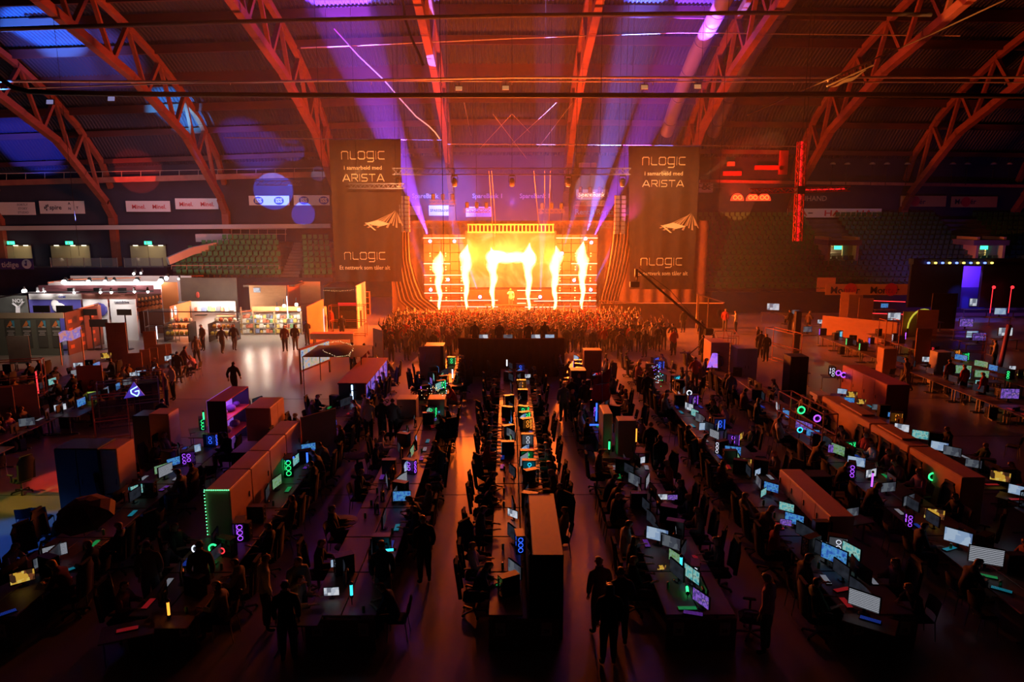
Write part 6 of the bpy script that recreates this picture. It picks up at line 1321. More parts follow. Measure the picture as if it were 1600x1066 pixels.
# towers and keyboards picked out
for (u, v, z, col, rz, sc, lb) in ((451, 732, .75, 'green', .3, 1.3, 'glass-sided, at the end of the tall cabinets'), (316, 663, .75, 'green', .5, 1.0, 'between two screens of the spotlit-floor row'), (288, 715, .75, 'violet', .4, .9, 'violet bars by striped screen'), (480, 690, .75, 'blue', .3, 1.1, 'behind the tall cabinets'), (812, 848, .75, 'blue', .1, 1.0, 'three rings beside the tall crate'), (1331, 735, .75, 'violet', -.4, 1.0, 'on the glass-shelf row before the wooden backs'), (1300, 582, .75, 'white', -.2, 1.1, 'beside the long reddish cabinet'), (1086, 893, .75, 'white', -.3, .9, 'near the edge-on screens'), (1420, 810, .75, 'violet', -.3, .8, 'tiny, beyond the wooden backs'), (1250, 575, .75, 'blue', -.2, 1.2, 'blue glow before the black cabinet'), (1290, 790, .75, 'violet', 0, .9, 'on the long pink-topped cupboard side'), (376, 830, .75, 'violet', .3, 1.1, 'violet glow at the foot of the tall cabinets')):
    p = atZ(u, v, z + .2); o = tower((p.x, p.y, z), rz, col, lb); o.scale = (sc,) * 3; ensure_table(p.x, p.y, '%s tower %s' % (col, lb), rz)
for (u, v, col, rz, lb) in ((102, 892, 'cyan', .9, 'slanting beside the wide striped screen'), (8, 958, 'blue', .8, 'at the picture corner'), (1565, 921, 'cyan', -.7, 'under the barred screen'), (1543, 900, 'green', -.5, 'yellow-green under the barred screen'), (1316, 921, 'red', .3, 'pink bar before the front person'), (1360, 968, 'blue', -.6, 'dim blue at the very front'), (1484, 857, 'cyan', .4, 'rainbow strip before the grey-blue picture'), (97, 905, 'red', .3, 'tiny red by the cyan one'), (199, 983, 'red', .4, 'bright red square in the dark front'), (1083, 958, 'violet', -.3, 'blue-violet beads on the front desk'), (1074, 950, 'green', 0, 'green, just behind the beads'), (1550, 757, 'red', 0, 'red glow under the yellow screen'), (1588, 780, 'red', 0, 'small red near the edge')):
    p = atZ(u, v, .78); keyboard((p.x, p.y, .752), rz, col, lb); ensure_table(p.x, p.y, '%s keyboard %s' % (col, lb), rz)

# ------------------------------------------------------------------ standing people placed one by one
ST = [ # u, v of the feet, pose, turn (0 = back to us), top, label
 (880, 660, 'stand', 0, 'grey', 'person in pale shirt standing with back to us in the aisle by the crate row'), (893, 650, 'hips', .3, 'black', 'person in dark top beside the pale-shirted one in the aisle'), (903, 642, 'stand_long', -.4, 'charcoal', 'long-haired person at the edge of the aisle group'), (912, 655, 'stand', .5, 'black', 'person in black close behind the aisle group'),
 (367, 620, 'walk', 0, 'black', 'person in black walking away down the booth aisle'), (367, 548, 'walk', .1, 'black', 'tall dark person walking before the shop shelves'), (348, 553, 'walk', -.1, 'charcoal', 'shorter dark person beside the tall walker'), (309, 570, 'walk', .6, 'grey', 'person crossing near the slanted boards'), (318, 548, 'stand', 2.6, 'brown', 'blurred person near the fruit stall'), (446, 550, 'stand', .4, 'maroon', 'person in reddish top at the shop front'), (462, 548, 'stand_long', .2, 'black', 'long-haired dark person at the shop front'), (481, 540, 'phone', .6, 'charcoal', 'person leaning at the shop end'), (493, 515, 'stand', -.3, 'black', 'person before the bright fridge'), (520, 520, 'stand', 2.0, 'red', 'person in red jacket near the red bar'), (535, 530, 'stand', .4, 'black', 'person in black at the red bar'),
 (262, 640, 'hips', 2.2, 'grey', 'person in grey standing by the booth-side desks'), (250, 622, 'stand', 1.2, 'brown', 'person in brown at the booth-side desks'), (272, 625, 'phone', 2.4, 'white', 'person in pale top turned towards the desks'), (280, 600, 'stand', .3, 'black', 'dark person at the end of the booth-side rows'), (290, 590, 'walk', -.8, 'maroon', 'person stepping out of the booth-side rows'), (258, 690, 'stand', 0, 'black', 'black-clad person by the open floor under the sign'),
 (418, 985, 'stand', -1.0, 'white', 'person in pale shirt standing by the near desks, seen side on'), (470, 985, 'phone', -2.4, 'grey', 'person in checked shirt by the near desks'), (452, 1035, 'stand', .2, 'black', 'person in dark jacket with reflective stripes at the very front'), (240, 960, 'stand', .5, 'brown', 'person with long pale coat in the dark near the desks'), (320, 960, 'stand', .3, 'charcoal', 'person with white sleeve at the near booth-side desks'), (950, 1040, 'stand_long', 0, 'black', 'long-haired person in black at the front aisle'), (968, 1010, 'hips', .1, 'charcoal', 'broad person in charcoal standing in the front aisle'), (935, 990, 'stand', .3, 'brown', 'person half behind the long-haired one'), (1195, 1020, 'stand', .9, 'pink', 'person in pink top at the front of the pink-top row'), (600, 960, 'stand', .2, 'black', 'dark person beside the orange-lit aisle'), (664, 912, 'stand', .4, 'black', 'person in black bending over the desks beside the wide orange aisle'), 
 (577, 690, 'stand_long', .2, 'white', 'person wrapped in a pale hood at the aisle'), (598, 690, 'stand', -.2, 'charcoal', 'person in charcoal next to the pale hood'), (615, 690, 'hips', .1, 'grey', 'person in grey beyond the pale hood'), (1015, 735, 'stand', 0, 'black', 'hooded black figure standing in the dim aisle'), (1030, 760, 'walk', .2, 'black', 'black figure behind the hooded one'), (1010, 640, 'stand', .2, 'charcoal', 'person in the aisle near the cyan fairy lights'), (1140, 640, 'stand', .3, 'grey', 'person in grey near the glass shelves'), (1085, 610, 'hips', 0, 'red', 'person in red near the white lamp'), (1120, 600, 'stand', 0, 'navy', 'person in navy by the violet sail'),
 (1420, 598, 'phone', 1.4, 'white', 'person in pale top holding a tray by the far desks'), (1414, 612, 'walk', .6, 'brown', 'person below the tray holder, striding'), (1552, 578, 'point', .7, 'white', 'person in pale top by the violet post'), (1503, 625, 'stand', .3, 'red', 'person in red cloak at the open floor'), (1532, 640, 'stand', .5, 'red', 'bulky person in red at the open floor edge'), (1480, 615, 'stand', .1, 'maroon', 'person in maroon near the red cloak'), (1196, 566, 'stand', .1, 'black', 'tall dark person standing before the red-lit floor'), (1187, 560, 'hips', -.3, 'charcoal', 'person in charcoal beside the tall dark one'), (1183, 552, 'stand', .8, 'brown', 'person in tan beside the tall dark one'),
 (1149, 522, 'point', 1.0, 'white', 'person in pale orange top leaning on the barrier'), (1132, 518, 'stand', -.6, 'red', 'person in red-orange top by the barrier'), (1124, 512, 'stand', .4, 'black', 'person at the crowd end before the wing'), (1243, 535, 'stand', .2, 'white', 'person in white trousers beside the dark post'), (1262, 522, 'phone', -1.2, 'brown', 'person leaning over the far desk'), (1233, 520, 'stand', .5, 'black', 'dark person next to the far post'), (1095, 540, 'phone', 0, 'charcoal', 'camera operator holding a lit screen under the crane'), (1067, 520, 'stand', .2, 'black', 'person taller than the crowd near the crane')]
for (u, v, po, rz, tp, lb) in ST:
    p = atZ(u, v, 0); place_person(po, (p.x, p.y, 0), rz, lb, tp, rr.choice(list(HAIRM)), rr.randrange(3))
for k, (x, y, po, tp, lb) in enumerate(((-.55, 40.6, 'stand', 'black', 'tall operator in black standing on the control riser'), (1.15, 40.4, 'stand', 'charcoal', 'second operator standing on the control riser'), (-2.0, 40.8, 'stand', 'charcoal', 'operator at the booth end of the control riser'), (2.1, 40.7, 'phone', 'black', 'operator at the far end of the control riser'))): place_person(po, (x, y, 1.0), 0, lb, tp)
p = atY(798, 478, SY + 1.0); place_person('point', (p.x, p.y, deckz), PI, 'performer in white standing on the stage facing the crowd', 'white', 'fair-haired', 2)
t = thing('performer_desk', 'low desk in front of the performer on the stage', 'desk', (p.x, p.y - .9, deckz)); MB().rbox((0, 0, .5), (4.2, .6, .06), .01).build('desktop', amber_wall, t)
for s in (-1, 1): MB().box((s * 1.9, 0, .24), (.08, .5, .48)).build('leg', black, t)
# people round the control riser and the edge of the crowd
npers = 222 if CNT['person'] > 222 else CNT['person']; room = 300 - npers - len(ST) - 5
spots = []
rc = random.Random(5)
for i in range(400):
    if len(spots) >= max(0, room): break
    side = rc.random()
    if side < .5: x, y = rc.uniform(-9.2, -3.2), rc.uniform(38.2, 44.5)
    else: x, y = rc.uniform(3.4, 13), rc.uniform(40.5, 45)
    if all((x - a) ** 2 + (y - b) ** 2 > .36 for a, b in spots) and not any(abs(x - c) < 1.9 and y < 41.5 for c in (-3.5, 4, 7.75, 11.45)): spots.append((x, y))
spots.sort(key=lambda q: q[0])
nb = {'a': 0, 'b': 0}
for (x, y) in spots:
    sd = 'a' if x < 0 else 'b'; nb[sd] += 1; po = rc.choice(['stand', 'stand', 'hips', 'phone', 'stand_long', 'point', 'arms_up']); tp = rc.choice(['black', 'black', 'charcoal', 'navy', 'grey', 'red', 'brown', 'maroon'])
    place_person(po, (x, y, 0), rc.uniform(-.4, .4), 'person in %s standing %s the control riser, %s from the outside' % (tp, 'on the booth side of' if sd == 'a' else 'on the cross side of', ORD[min(nb[sd], 35) - 1]), tp, rc.choice(list(HAIRM)))
# the packed crowd in front of the stage, far past counting, as one object
crowd = MB(); CM = [skin_m, hair_b] + [TOPM[k] for k in ('black', 'charcoal', 'navy', 'grey', 'white', 'red', 'maroon', 'brown')] + LEGM
base = []
for pk in ('stand', 'arms_up', 'one_up', 'hips', 'phone'):
    me, J, reg = make_person_meshes(POSES[pk], False, 1); vs = [v.co.copy() for v in me.vertices]; fcs = []
    fy = J['face'][0].y; fz = J['face'][0].z
    for p_ in me.polygons:
        rs = [reg[v] for v in p_.vertices]; g = max(set(rs), key=rs.count); c = p_.center
        k = 0 if g == 'hand' else 't' if g in ('torso', 'uparm', 'forearm', 'pelvis') else 'l' if g in ('leg', 'foot') else 1 if (c.y < fy - .01 or c.z > fz + .045) and c.z > fz - .06 else 0
        fcs.append((tuple(p_.vertices), k))
    base.append((vs, fcs)); bpy.data.meshes.remove(me)
y = 45.2; nC = 0
while y < 54.6:
    x = -8.3 - (.3 if y > 50 else 0)
    while x < 9.8 + (1.5 if y < 50 else 0):
        if rc.random() < (.93 if abs(x) < 8 else .55):
            kx = x + rc.uniform(-.16, .16); ky = y + rc.uniform(-.18, .18); vs, fcs = base[rc.choice([0, 0, 0, 1, 1, 2, 3, 4])]; s_ = rc.uniform(.92, 1.06); M_ = Matrix.Rotation(rc.uniform(-.4, .4), 3, 'Z'); o0 = len(crowd.v)
            crowd.v += [(kx + (M_ @ q).x * s_, ky + (M_ @ q).y * s_, q.z * s_) for q in vs]; tm = 2 + rc.choice([0, 0, 0, 1, 1, 2, 2, 3, 4, 5, 6, 7]); lm = 10 + rc.randrange(3)
            for f, k in fcs: crowd.f.append(tuple(i + o0 for i in f)); crowd.m.append(tm if k == 't' else lm if k == 'l' else k); crowd.sm.append(True)
            nC += 1
        x += .60
    y += .66
print('crowd', nC, 'verts', len(crowd.v), CNT)
tag(crowd.build('audience', CM), 'packed audience with raised arms filling the floor before the stage', 'audience', kind='stuff')
# crowd barrier
t = thing('crowd_barrier', 'low yellow-lit step and barrier at the booth end of the stage front', 'barrier', P(668, 488, 55)); o0 = Vector(t.location)
MB().box((0, 0, -.2), (4.0, .6, .4)).build('step', alu, t)
# chairs scattered on the spotlit floor, empty
for (u, v, rz, kind, lb) in ((35, 770, 1.2, GCH, 'black chair casting a long shadow on the red-lit floor'), (150, 770, -1.3, SCH, 'stacking chair on the orange edge of the lit floor'), (45, 835, .4, SCH, 'stacking chair in the blue light at the picture edge'), (70, 832, .2, SCH, 'second stacking chair beside the blue-lit one'), (1386, 600, .4, SCH, 'stacking chair alone on the dark open floor'), (1575, 665, .3, SCH, 'stacking chair with lit legs by the far desks'), (1580, 715, .8, SCH, 'stacking chair with an orange seat at the picture edge'), (1330, 555, .3, SCH, 'stacking chair with lit legs behind the reddish cabinet'), (1225, 515, .3, SCH, 'stacking chair with lit legs near the far post'), (700, 700, .5, GCH, 'gaming chair jutting into the wide orange aisle')):
    p = atZ(u, v, 0); dup(kind, (p.x, p.y, 0), rz, lb)
# violet post, arch on the far side
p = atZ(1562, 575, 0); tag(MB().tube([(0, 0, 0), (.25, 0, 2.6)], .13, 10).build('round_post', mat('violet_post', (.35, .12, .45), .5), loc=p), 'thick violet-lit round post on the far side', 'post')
p = atZ(1440, 528, .0); t = thing('glow_arch', 'curved arch glowing yellow-green on the far desks', 'arch', p); MB().tube([(-1.2 + .1 * math.cos(i), 0, 0) if False else (-1.1 * math.cos(PI * i / 12), 0, .7 + 1.4 * math.sin(PI * i / 12)) for i in range(8)], .06, 6).build('lit_tube', glow('yellow_green_tube', (.6, .6, .05), .8), t); MB().bar((-1.1, 0, 0), (-1.1, 0, .75), .08).bar((.55, 0, 0), (.55, 0, 1.9), .08).build('leg', steel, t)
p = atZ(1242, 560, 0); tag(MB().rbox((0, 0, 1.5), (.35, .35, 3.0)).build('dark_post', steel, loc=p), 'square dark post among the far-side people', 'post')
for (u, v, hh) in ((1335, 480, 2.4), (1348, 484, 2.4), (1366, 488, 2.2)): pass

# ------------------------------------------------------------------ small purple stage on the far side
Yp = 60.0
def Q(u, v, Y=Yp): return atY(u, v, Y)
c = Q(1480, 470); t = thing('small_stage', 'small black stage box with a violet-lit opening under a row of coloured lamps', 'stage', (c.x, Yp, 0))
def qb(mb, u0, v0, u1, v1, Y, th): a = Q(u0, v0, Y); b = Q(u1, v1, Y); return mb.box(((a.x + b.x) / 2 - c.x, Y - Yp, (a.z + b.z) / 2), (abs(b.x - a.x), th, abs(a.z - b.z)))
qb(MB(), 1424, 408, 1497, 480, Yp, .3).build('black_wall', black_c, t); qb(MB(), 1536, 408, 1640, 480, Yp, .3).build('black_wall', black_c, t)
qb(MB(), 1424, 404, 1640, 413, Yp, .8).build('header', black_c, t); qb(MB(), 1497, 416, 1536, 449, Yp + 2.5, .1).build('lit_cloth', mat('violet_stage_cloth', (.35, .2, .75), .8), t); qb(MB(), 1495, 449, 1538, 482, Yp + 1.0, .1).build('stage_front', mat('blue_stage_front', (.1, .08, .4), .8), t)
for i, u in enumerate(range(1451, 1552, 11)): MB().ball(Vector(Q(u, 411, Yp - .6)) - Vector((c.x, Yp, 0)), (.14, .1, .09), 8).build('lamp', glow('stage_lamp_' + ('blue' if i % 2 == 0 else 'amber'), (.12, .2, 1) if i % 2 == 0 else (1, .6, .1), 3.5), t)
light('violet_wash', 'AREA', Q(1516, 418, Yp + .6), 170, (.16, .06, 1), to=Q(1516, 436, Yp + 2.5), size=1.0)
light('blue_wash', 'SPOT', Q(1500, 424, Yp - 2), 800, (.06, .1, 1), to=Q(1508, 480, Yp - .5), size=.2, angle=50)
for (u, v) in ((1553, 449), (1582, 449)): tag(MB().ball((0, 0, 0), .14, 8).tube([(0, .1, 0), (0, .1, -2.2)], .03, 5).build('red_lamp', [RGBM['red']], loc=Q(u, v, 59)), 'small red lamp on a pole by the small stage, %s' % ('nearer' if u < 1560 else 'farther'), 'lamp')

# ------------------------------------------------------------------ exhibition booths
bw = mat('booth_white', (.66, .64, .64), .6); bpink = mat('booth_drape', (.35, .12, .14), .8); lampw = glow('booth_light', (1, .95, .9), 14); darkp = mat('poster_dark', (.09, .09, .08), .6); beige = mat('beige_fascia', (.42, .34, .24), .7); navy = mat('poster_purple', (.07, .06, .3), .6); orange_w = mat('orange_wall', (.6, .2, .06), .6)
def B(u, v, Y): return atY(u, v, Y)
def panel(t, name, u0, v0, u1, v1, Y, mt, th=.06, zmin=None):
    a = B(u0, v0, Y); b = B(u1, v1, Y); z0 = max(0, b.z if zmin is None else zmin); lo = Vector(t.location)
    return MB().box(((a.x + b.x) / 2 - lo.x, Y - lo.y, (a.z + z0) / 2 - lo.z), (abs(b.x - a.x), th, a.z - z0)).build(name, mt, t)
def side(t, name, u, v0, Ya, Yb, mt, X=None, ztop=None):
    X = B(u, v0, Ya).x if X is None else X; zt = B(u, v0, Ya).z if ztop is None else ztop; lo = Vector(t.location)
    return MB().box((X - lo.x, (Ya + Yb) / 2 - lo.y, zt / 2 - lo.z), (.08, Yb - Ya, zt)).build(name, mt, t)
def txt(t, s, u, v, Y, hp, mt, ws=1.0, name='lettering'):
    px = Y / 1100; lo = Vector(t.location); p = B(u, v + hp / 2, Y) - lo; o = text_mb(MB(), s, 0, 0, hp * px, wscale=ws, bold=.01).build(name, mt, t); o.location = p; return o
# booth with four dark triangle posters
t = thing('exhibition_booth', 'booth front with four dark posters of orange-blue triangles under a beige band', 'booth', B(50, 540, 44.5)); t.location.z = 0
panel(t, 'front_wall', -25, 497, 100, 560, 44.5, mat('booth_grey_green', (.16, .17, .14), .6), zmin=0); panel(t, 'fascia', -25, 489, 100, 497.5, 44.4, beige)
side(t, 'side_wall', 100, 489, 44.5, 48.5, mat('fox_pattern_wall', (.14, .05, .03), .7)); t1o = mat('triangle_orange', (.8, .25, .08), .5); t1b = mat('triangle_blue', (.1, .4, .6), .5)
for i, u in enumerate((17, 42, 66, 88)):
    panel(t, 'poster', u - 10, 500, u + 10, 543, 44.42, darkp, .03); lo = Vector(t.location)
    for (q, mt) in (([(u - 7, 511), (u - 1, 501), (u + 2, 506), (u - 1, 512)], t1o), ([(u, 501), (u + 5, 501), (u + 6, 512), (u + 3, 509)], t1b), ([(u - 7, 512), (u + 6, 512), (u + 3, 510), (u - 4, 510)], bw)):
        MB().add([B(a, b, 44.38) - lo for a, b in q], [(0, 1, 2, 3)]).build('triangle_mark', mt, t)
    for k, w_ in enumerate((6, 4, 5)): panel(t, 'text_line', u - w_, 517 + k * 3, u + w_, 518 + k * 3, 44.38, bw, .01)
for k in range(12): u = 104 + (k % 3) * 8; v = 492 + (k // 3) * 8; side_x = B(100, 489, 44.5).x + .06; MB().rbox((side_x - t.location.x, 44.9 + (k % 3) * 1.2 - t.location.y, .5 + (k // 3) * .55), (.03, .42, .22)).build('fox_shape', mat('fox_orange', (.5, .12, .03), .6), t)
# second booth: purple and white poster wall
t = thing('exhibition_booth', 'bright booth wall with purple astronaut poster and white posters under lamps', 'booth', B(110, 487, 50)); t.location.z = 0
panel(t, 'dark_poster', -30, 462, 45, 490, 50, darkp, zmin=0); panel(t, 'purple_poster', 45, 468, 128, 490, 50, navy, zmin=0); panel(t, 'white_band', 45, 459, 128, 468, 49.9, bw)
panel(t, 'white_poster', 129, 467, 170, 492, 50, bw, zmin=0); panel(t, 'white_poster', 171, 467, 214, 492, 50, bw, zmin=0); panel(t, 'dark_band', 129, 459, 214, 467, 49.9, mat('dark_orange_band', (.2, .06, .04), .6))
txt(t, 'nextdrive', 190, 472, 49.8, 4, txt_dark, 1.1); txt(t, 'COM', 97, 464, 49.7, 3.4, txt_blue); txt(t, 'NOS', 28, 470, 49.8, 6, bw)
lo = Vector(t.location); o = MB().ball(B(86, 475, 49.8) - lo, (.3, .05, .3), 10).ball(B(92, 481, 49.8) - lo, (.5, .05, .35), 10).ball(B(102, 483, 49.8) - lo, (.35, .05, .2), 8).build('astronaut_picture', bw, t)
MB().bar(B(20, 474, 49.8) - lo, B(28, 480, 49.8) - lo, .2, .03).bar(B(37, 472, 49.8) - lo, B(29, 480, 49.8) - lo, .2, .03).bar(B(28.5, 479, 49.8) - lo, B(28.5, 490, 49.8) - lo, .5, .03).build('figure_picture', bw, t)
MB().ball(B(155, 484, 49.8) - lo, (.6, .05, .5), 8).bar(B(150, 488, 49.8) - lo, B(160, 476, 49.8) - lo, .2, .03).build('picture_shape', navy, t)
for (u, v) in ((38, 455), (59, 456), (69, 456), (116, 457), (157, 457), (174, 457), (210, 456), (231, 456)):
    p = B(u, v, 48.6); l = thing('booth_spotlight', 'small bright spotlight on a rail over the poster walls', 'spotlight', p, 0, 'spotlights over the poster walls'); MB().ball((0, 0, 0), .09 if u != 38 else .16, 8).build('lens', lampw, l); MB().lathe([(.06, 0), (.1, .12), (.06, .3)], (0, 0, .02), 8).build('can', black, l)
for u in (60, 110, 160, 200): light('booth_light', 'SPOT', B(u, 452, 48.0), 260, (1, .9, .85), to=B(u, 478, 50), size=.1, angle=100)
light('booth_light', 'SPOT', B(5, 455, 48.0), 120, (1, .9, .85), to=B(8, 478, 50), size=.1, angle=100)
pipe('booth_rail', [B(-30, 470, 47), B(45, 457, 48.5), B(240, 455, 48.8)], .05, steel, 'thin rail carrying the spotlights over the poster walls', 'rail', 5)
pipe('orange_rail', [B(55, 500, 44.6), B(190, 466, 52)], .06, frame_o, 'orange-lit rail slanting over the poster booths', 'rail', 5)
# third booth: big pale room with drapes
t = thing('exhibition_booth', 'large white-walled booth with pink drapes and star-bright lamps along its top', 'booth', B(170, 445, 58)); t.location.z = 0
panel(t, 'back_wall', 110, 431, 300, 445, 62, bw, zmin=0); panel(t, 'inner_wall', 75, 440, 252, 447, 58, bw, zmin=2.6); panel(t, 'drape', 60, 446, 240, 452, 56, bpink, zmin=2.2); panel(t, 'drape', 62, 452, 252, 459, 54.5, bpink, zmin=1.8)
panel(t, 'black_screen', 105, 450, 117, 456, 54.3, black_c); panel(t, 'black_screen', 146, 450, 160, 457, 54.3, black_c); panel(t, 'black_screen', 184, 450, 198, 458, 54.3, black_c)
panel(t, 'orange_wall', 252, 441, 281, 490, 56, orange_w, zmin=0); panel(t, 'dark_wall', 281, 434, 372, 472, 57.2, wood_d, zmin=0)
lo = Vector(t.location); MB().bar(B(114, 437, 60) - lo, B(318, 431, 64) - lo, .1).bar(B(75, 442, 57) - lo, B(114, 436, 62) - lo, .1).build('top_rail', frame_o, t); panel(t, 'pattern_wall', 214, 459, 254, 487, 53, mat('fox_pattern_wall', (.14, .05, .03), .7), zmin=0)
for k in range(21): u = 217 + (k % 7) * 5.6; v = 468 + (k // 7) * 8 - (k % 7) * .8; MB().ball(B(u, v, 52.9) - lo, (.1 + .04 * (k // 7), .03, .12 + .03 * (k // 7)), 6).build('fox_shape', t1o, t)
for k, (u, v, r) in enumerate(((100, 441, .19), (138, 441, .17), (164, 440, .12), (177, 441, .15), (213, 441, .22), (251, 440, .22), (260, 435, .16), (209, 428, .1), (220, 427, .08), (279, 436, .08))):
    p = B(u, v, 55.6); l = thing('booth_spotlight', 'star-bright white lamp along the top of the large white booth', 'spotlight', p, 0, 'star-bright lamps of the white booth'); MB().ball((0, 0, 0), r, 8).build('lens', lampw, l); MB().lathe([(r * .8, 0), (r, .15), (r * .6, .35)], (0, .2, .02), 8).build('can', black, l)
for u in (110, 160, 213, 250): light('booth_light', 'POINT', B(u, 437, 57.2), 150, (1, .88, .85), size=.15)
p = B(309, 461, 56.9); tag(MB().ball((0, 0, 0), (.16, .06, .26), 8).build('red_balloon', mat('balloon_red', (.7, .08, .05), .4), loc=p), 'small red balloon against the dark booth wall', 'balloon')
# kiosk with shelves
t = thing('kiosk', 'white-walled kiosk with grey curtain and wall shelves', 'kiosk', B(320, 500, 54)); t.location.z = 0; lo = Vector(t.location)
panel(t, 'back_wall', 278, 471, 371, 520, 54.5, bw, zmin=0); panel(t, 'grey_curtain', 280, 478, 301, 520, 54.2, mat('grey_curtain', (.13, .13, .12), .9), zmin=0); side(t, 'orange_side', 264, 476, 51, 54.5, orange_w, ztop=2.3)
for u, v in ((268, 489), (274, 485)): MB().ball(B(u, v, 51.2) - lo, (.09, .04, .34), 10).build('oval_window', glow('oval_light', (1, .95, .85), 2.5), t)
for (u0, u1, v) in ((305, 364, 486), (340, 366, 493), (340, 366, 500), (306, 322, 492)): panel(t, 'wall_shelf', u0, v, u1, v + 1, 54.0, wood_o if u0 > 330 else black_c, .5)
light('kiosk_lamp', 'AREA', B(335, 466, 52.8), 260, (1, .85, .7), to=B(330, 490, 54.5), size=1.5); light('kiosk_lamp', 'POINT', B(362, 475, 53.4), 60, (1, .85, .65), size=.1)
pipe('booth_rail', [B(220, 487, 51), B(375, 488, 51)], .04, steel, 'dark rail across the kiosk front', 'rail', 5)
boxm = [mat('goods_%d' % i, c, .6) for i, c in enumerate(((.6, .55, .5), (.55, .15, .08), (.1, .1, .12), (.6, .4, .1), (.15, .3, .15), (.2, .25, .45)))]
def goods(u, v, Y, w_, h, i, lab, grp):
    p = B(u, v, Y); tag(MB().rbox((0, 0, h / 2), (w_, .25, h), .03).build('goods_box', boxm[i % 6], loc=p), lab, 'box', grp)
for k, u in enumerate((307, 312, 319, 328, 333, 342, 348, 355)): goods(u, 486, 53.95, .22 + .06 * (k % 3), .28 + .08 * (k % 2), k * 5 + 1, 'small box of goods on the kiosk wall shelf', 'boxes on the kiosk wall shelf')
# fruit stand
for kk, (u, v, nm, Yf) in enumerate(((283, 530, 'fruit stand with three tiers of bright melons and oranges', 47.2), (352, 530, 'second produce stand with yellow and white goods beside the walkers', 48.4))):
    p = atZ(u, v + 2, 0); t = thing('produce_stand', nm, 'stand', p, 0)
    for k in range(3): MB().box((0, -.5 + .4 * k, .45 + .42 * k), (1.7, .45, .06)).build('tier', wood_d, t)
    for s in (-1, 1): MB().box((s * .86, 0, .65), (.05, 1.3, 1.3)).build('side_panel', black_c, t)
    for k in range(3):
        for j in range(5):
            tag(MB().ball((0, 0, 0), .14 + .02 * ((j + k) % 2), 8).build('fruit', mat(('fruit_white', 'fruit_red', 'fruit_orange', 'fruit_yellow')[(j + k) % 2 if k == 2 else (1 if j % 3 == 1 and k == 1 else 2 + (k == 0))], ((.8, .75, .6), (.7, .12, .05), (.8, .3, .03), (.8, .6, .1))[(j + k) % 2 if k == 2 else (1 if j % 3 == 1 and k == 1 else 2 + (k == 0))], .5), loc=(p.x - .66 + .33 * j, p.y - .5 + .4 * k, .61 + .42 * k)), 'round fruit on the %s tier of the %s stand' % (('lowest', 'middle', 'top')[k], ('melon', 'second produce')[kk]), 'fruit', 'fruit on the %s tier, %s stand' % (('lowest', 'middle', 'top')[k], ('first', 'second')[kk]))
    light('stand_lamp', 'SPOT', (p.x, p.y - .6, 3.2), 140, (1, .8, .5), to=(p.x, p.y, .8), size=.1, angle=70)
# shop with shelves of goods
t = thing('shop_booth', 'open shop booth crammed with lit shelves of goods behind the walkers', 'shop', B(430, 520, 52)); t.location.z = 0; lo = Vector(t.location)
panel(t, 'back_shelf_wall', 372, 488, 472, 535, 53, mat('shop_back', (.3, .27, .25), .7), zmin=0)
for v in (497, 504, 512, 520): panel(t, 'shelf_board', 374, v, 470, v + 1, 52.6, bw, .6)
for u in (376, 395, 428, 470): lo2 = B(u, 480, 52.2) - lo; MB().bar((lo2.x, lo2.y, -lo.z), (lo2.x, lo2.y, lo2.z), .08).build('post', alu, t)
panel(t, 'orange_sign', 394, 479, 470, 486, 52.0, orange_w); side(t, 'side_drape', 478, 478, 48.5, 53, mat('orange_drape', (.6, .3, .18), .8), ztop=2.6); MB().bar(B(372, 488, 52) - lo, B(500, 472, 58) - lo, .06).build('slanting_rail', frame_o, t)
for k in range(72):
    r_i = k % 4; u = 377 + (k // 4) * 5.3; goods(u, (497, 504, 512, 520)[r_i], 52.35, .17 + .05 * (k % 3), .18 + .06 * ((k * 7) % 3), (0, 1, 3, 0, 2, 3, 1, 4, 0, 3, 5)[(k * 7 + r_i) % 11], 'small item of goods on the %s shelf of the shop booth' % ('top', 'second', 'third', 'lowest')[r_i], 'goods on the %s shop shelf' % ('top', 'second', 'third', 'lowest')[r_i])
for u in (385, 410, 433, 455): light('shop_lamp', 'POINT', B(u, 482, 51.0), 130, (1, .85, .65), size=.1)
for (u, v) in ((433, 483), (463, 476), (444, 478), (467, 484)): p = B(u, v, 50.8); l = thing('booth_spotlight', 'small warm lamp over the shop booth', 'spotlight', p, 0, 'warm lamps over the shop booth'); MB().ball((0, 0, 0), .12, 8).build('lens', lampw, l); MB().tube([(0, 0, .1), (0, 0, .5)], .03, 5).build('stem', black, l)
# boxy orange rooms behind
t = thing('storage_room', 'boxy room of orange-lit panels with a bright wall screen', 'room', B(430, 470, 58)); t.location.z = 0; lo = Vector(t.location)
panel(t, 'front_wall', 389, 446, 449, 485, 56, wood_o, zmin=0); side(t, 'side_wall', 449, 446, 56, 60, orange_w, ztop=B(449, 446, 56).z); panel(t, 'roof_edge', 389, 443, 468, 446, 57.5, wood_d, 2.6); panel(t, 'back_wall', 468, 440, 502, 480, 59, wood_o, zmin=0); panel(t, 'screen', 396, 450, 407, 457, 55.8, SCREENS['white document'])
# fridge
p = atZ(497, 520, 0); t = thing('drinks_fridge', 'bright white glass-door drinks fridge at the shop end', 'fridge', (p.x, p.y, 0)); MB().rbox((0, 0, 1.0), (1.3, .7, 2.0), .03).build('cabinet_body', bw, t)
for s in (-1, 1): d_ = MB().box((s * .31, -.36, 1.0), (.58, .02, 1.8)).build('glass_door', glow('fridge_light', (.95, .95, 1), 1.1, True), t); MB().box((s * .06, -.4, 1.0), (.03, .03, .5)).build('handle', steel, d_)
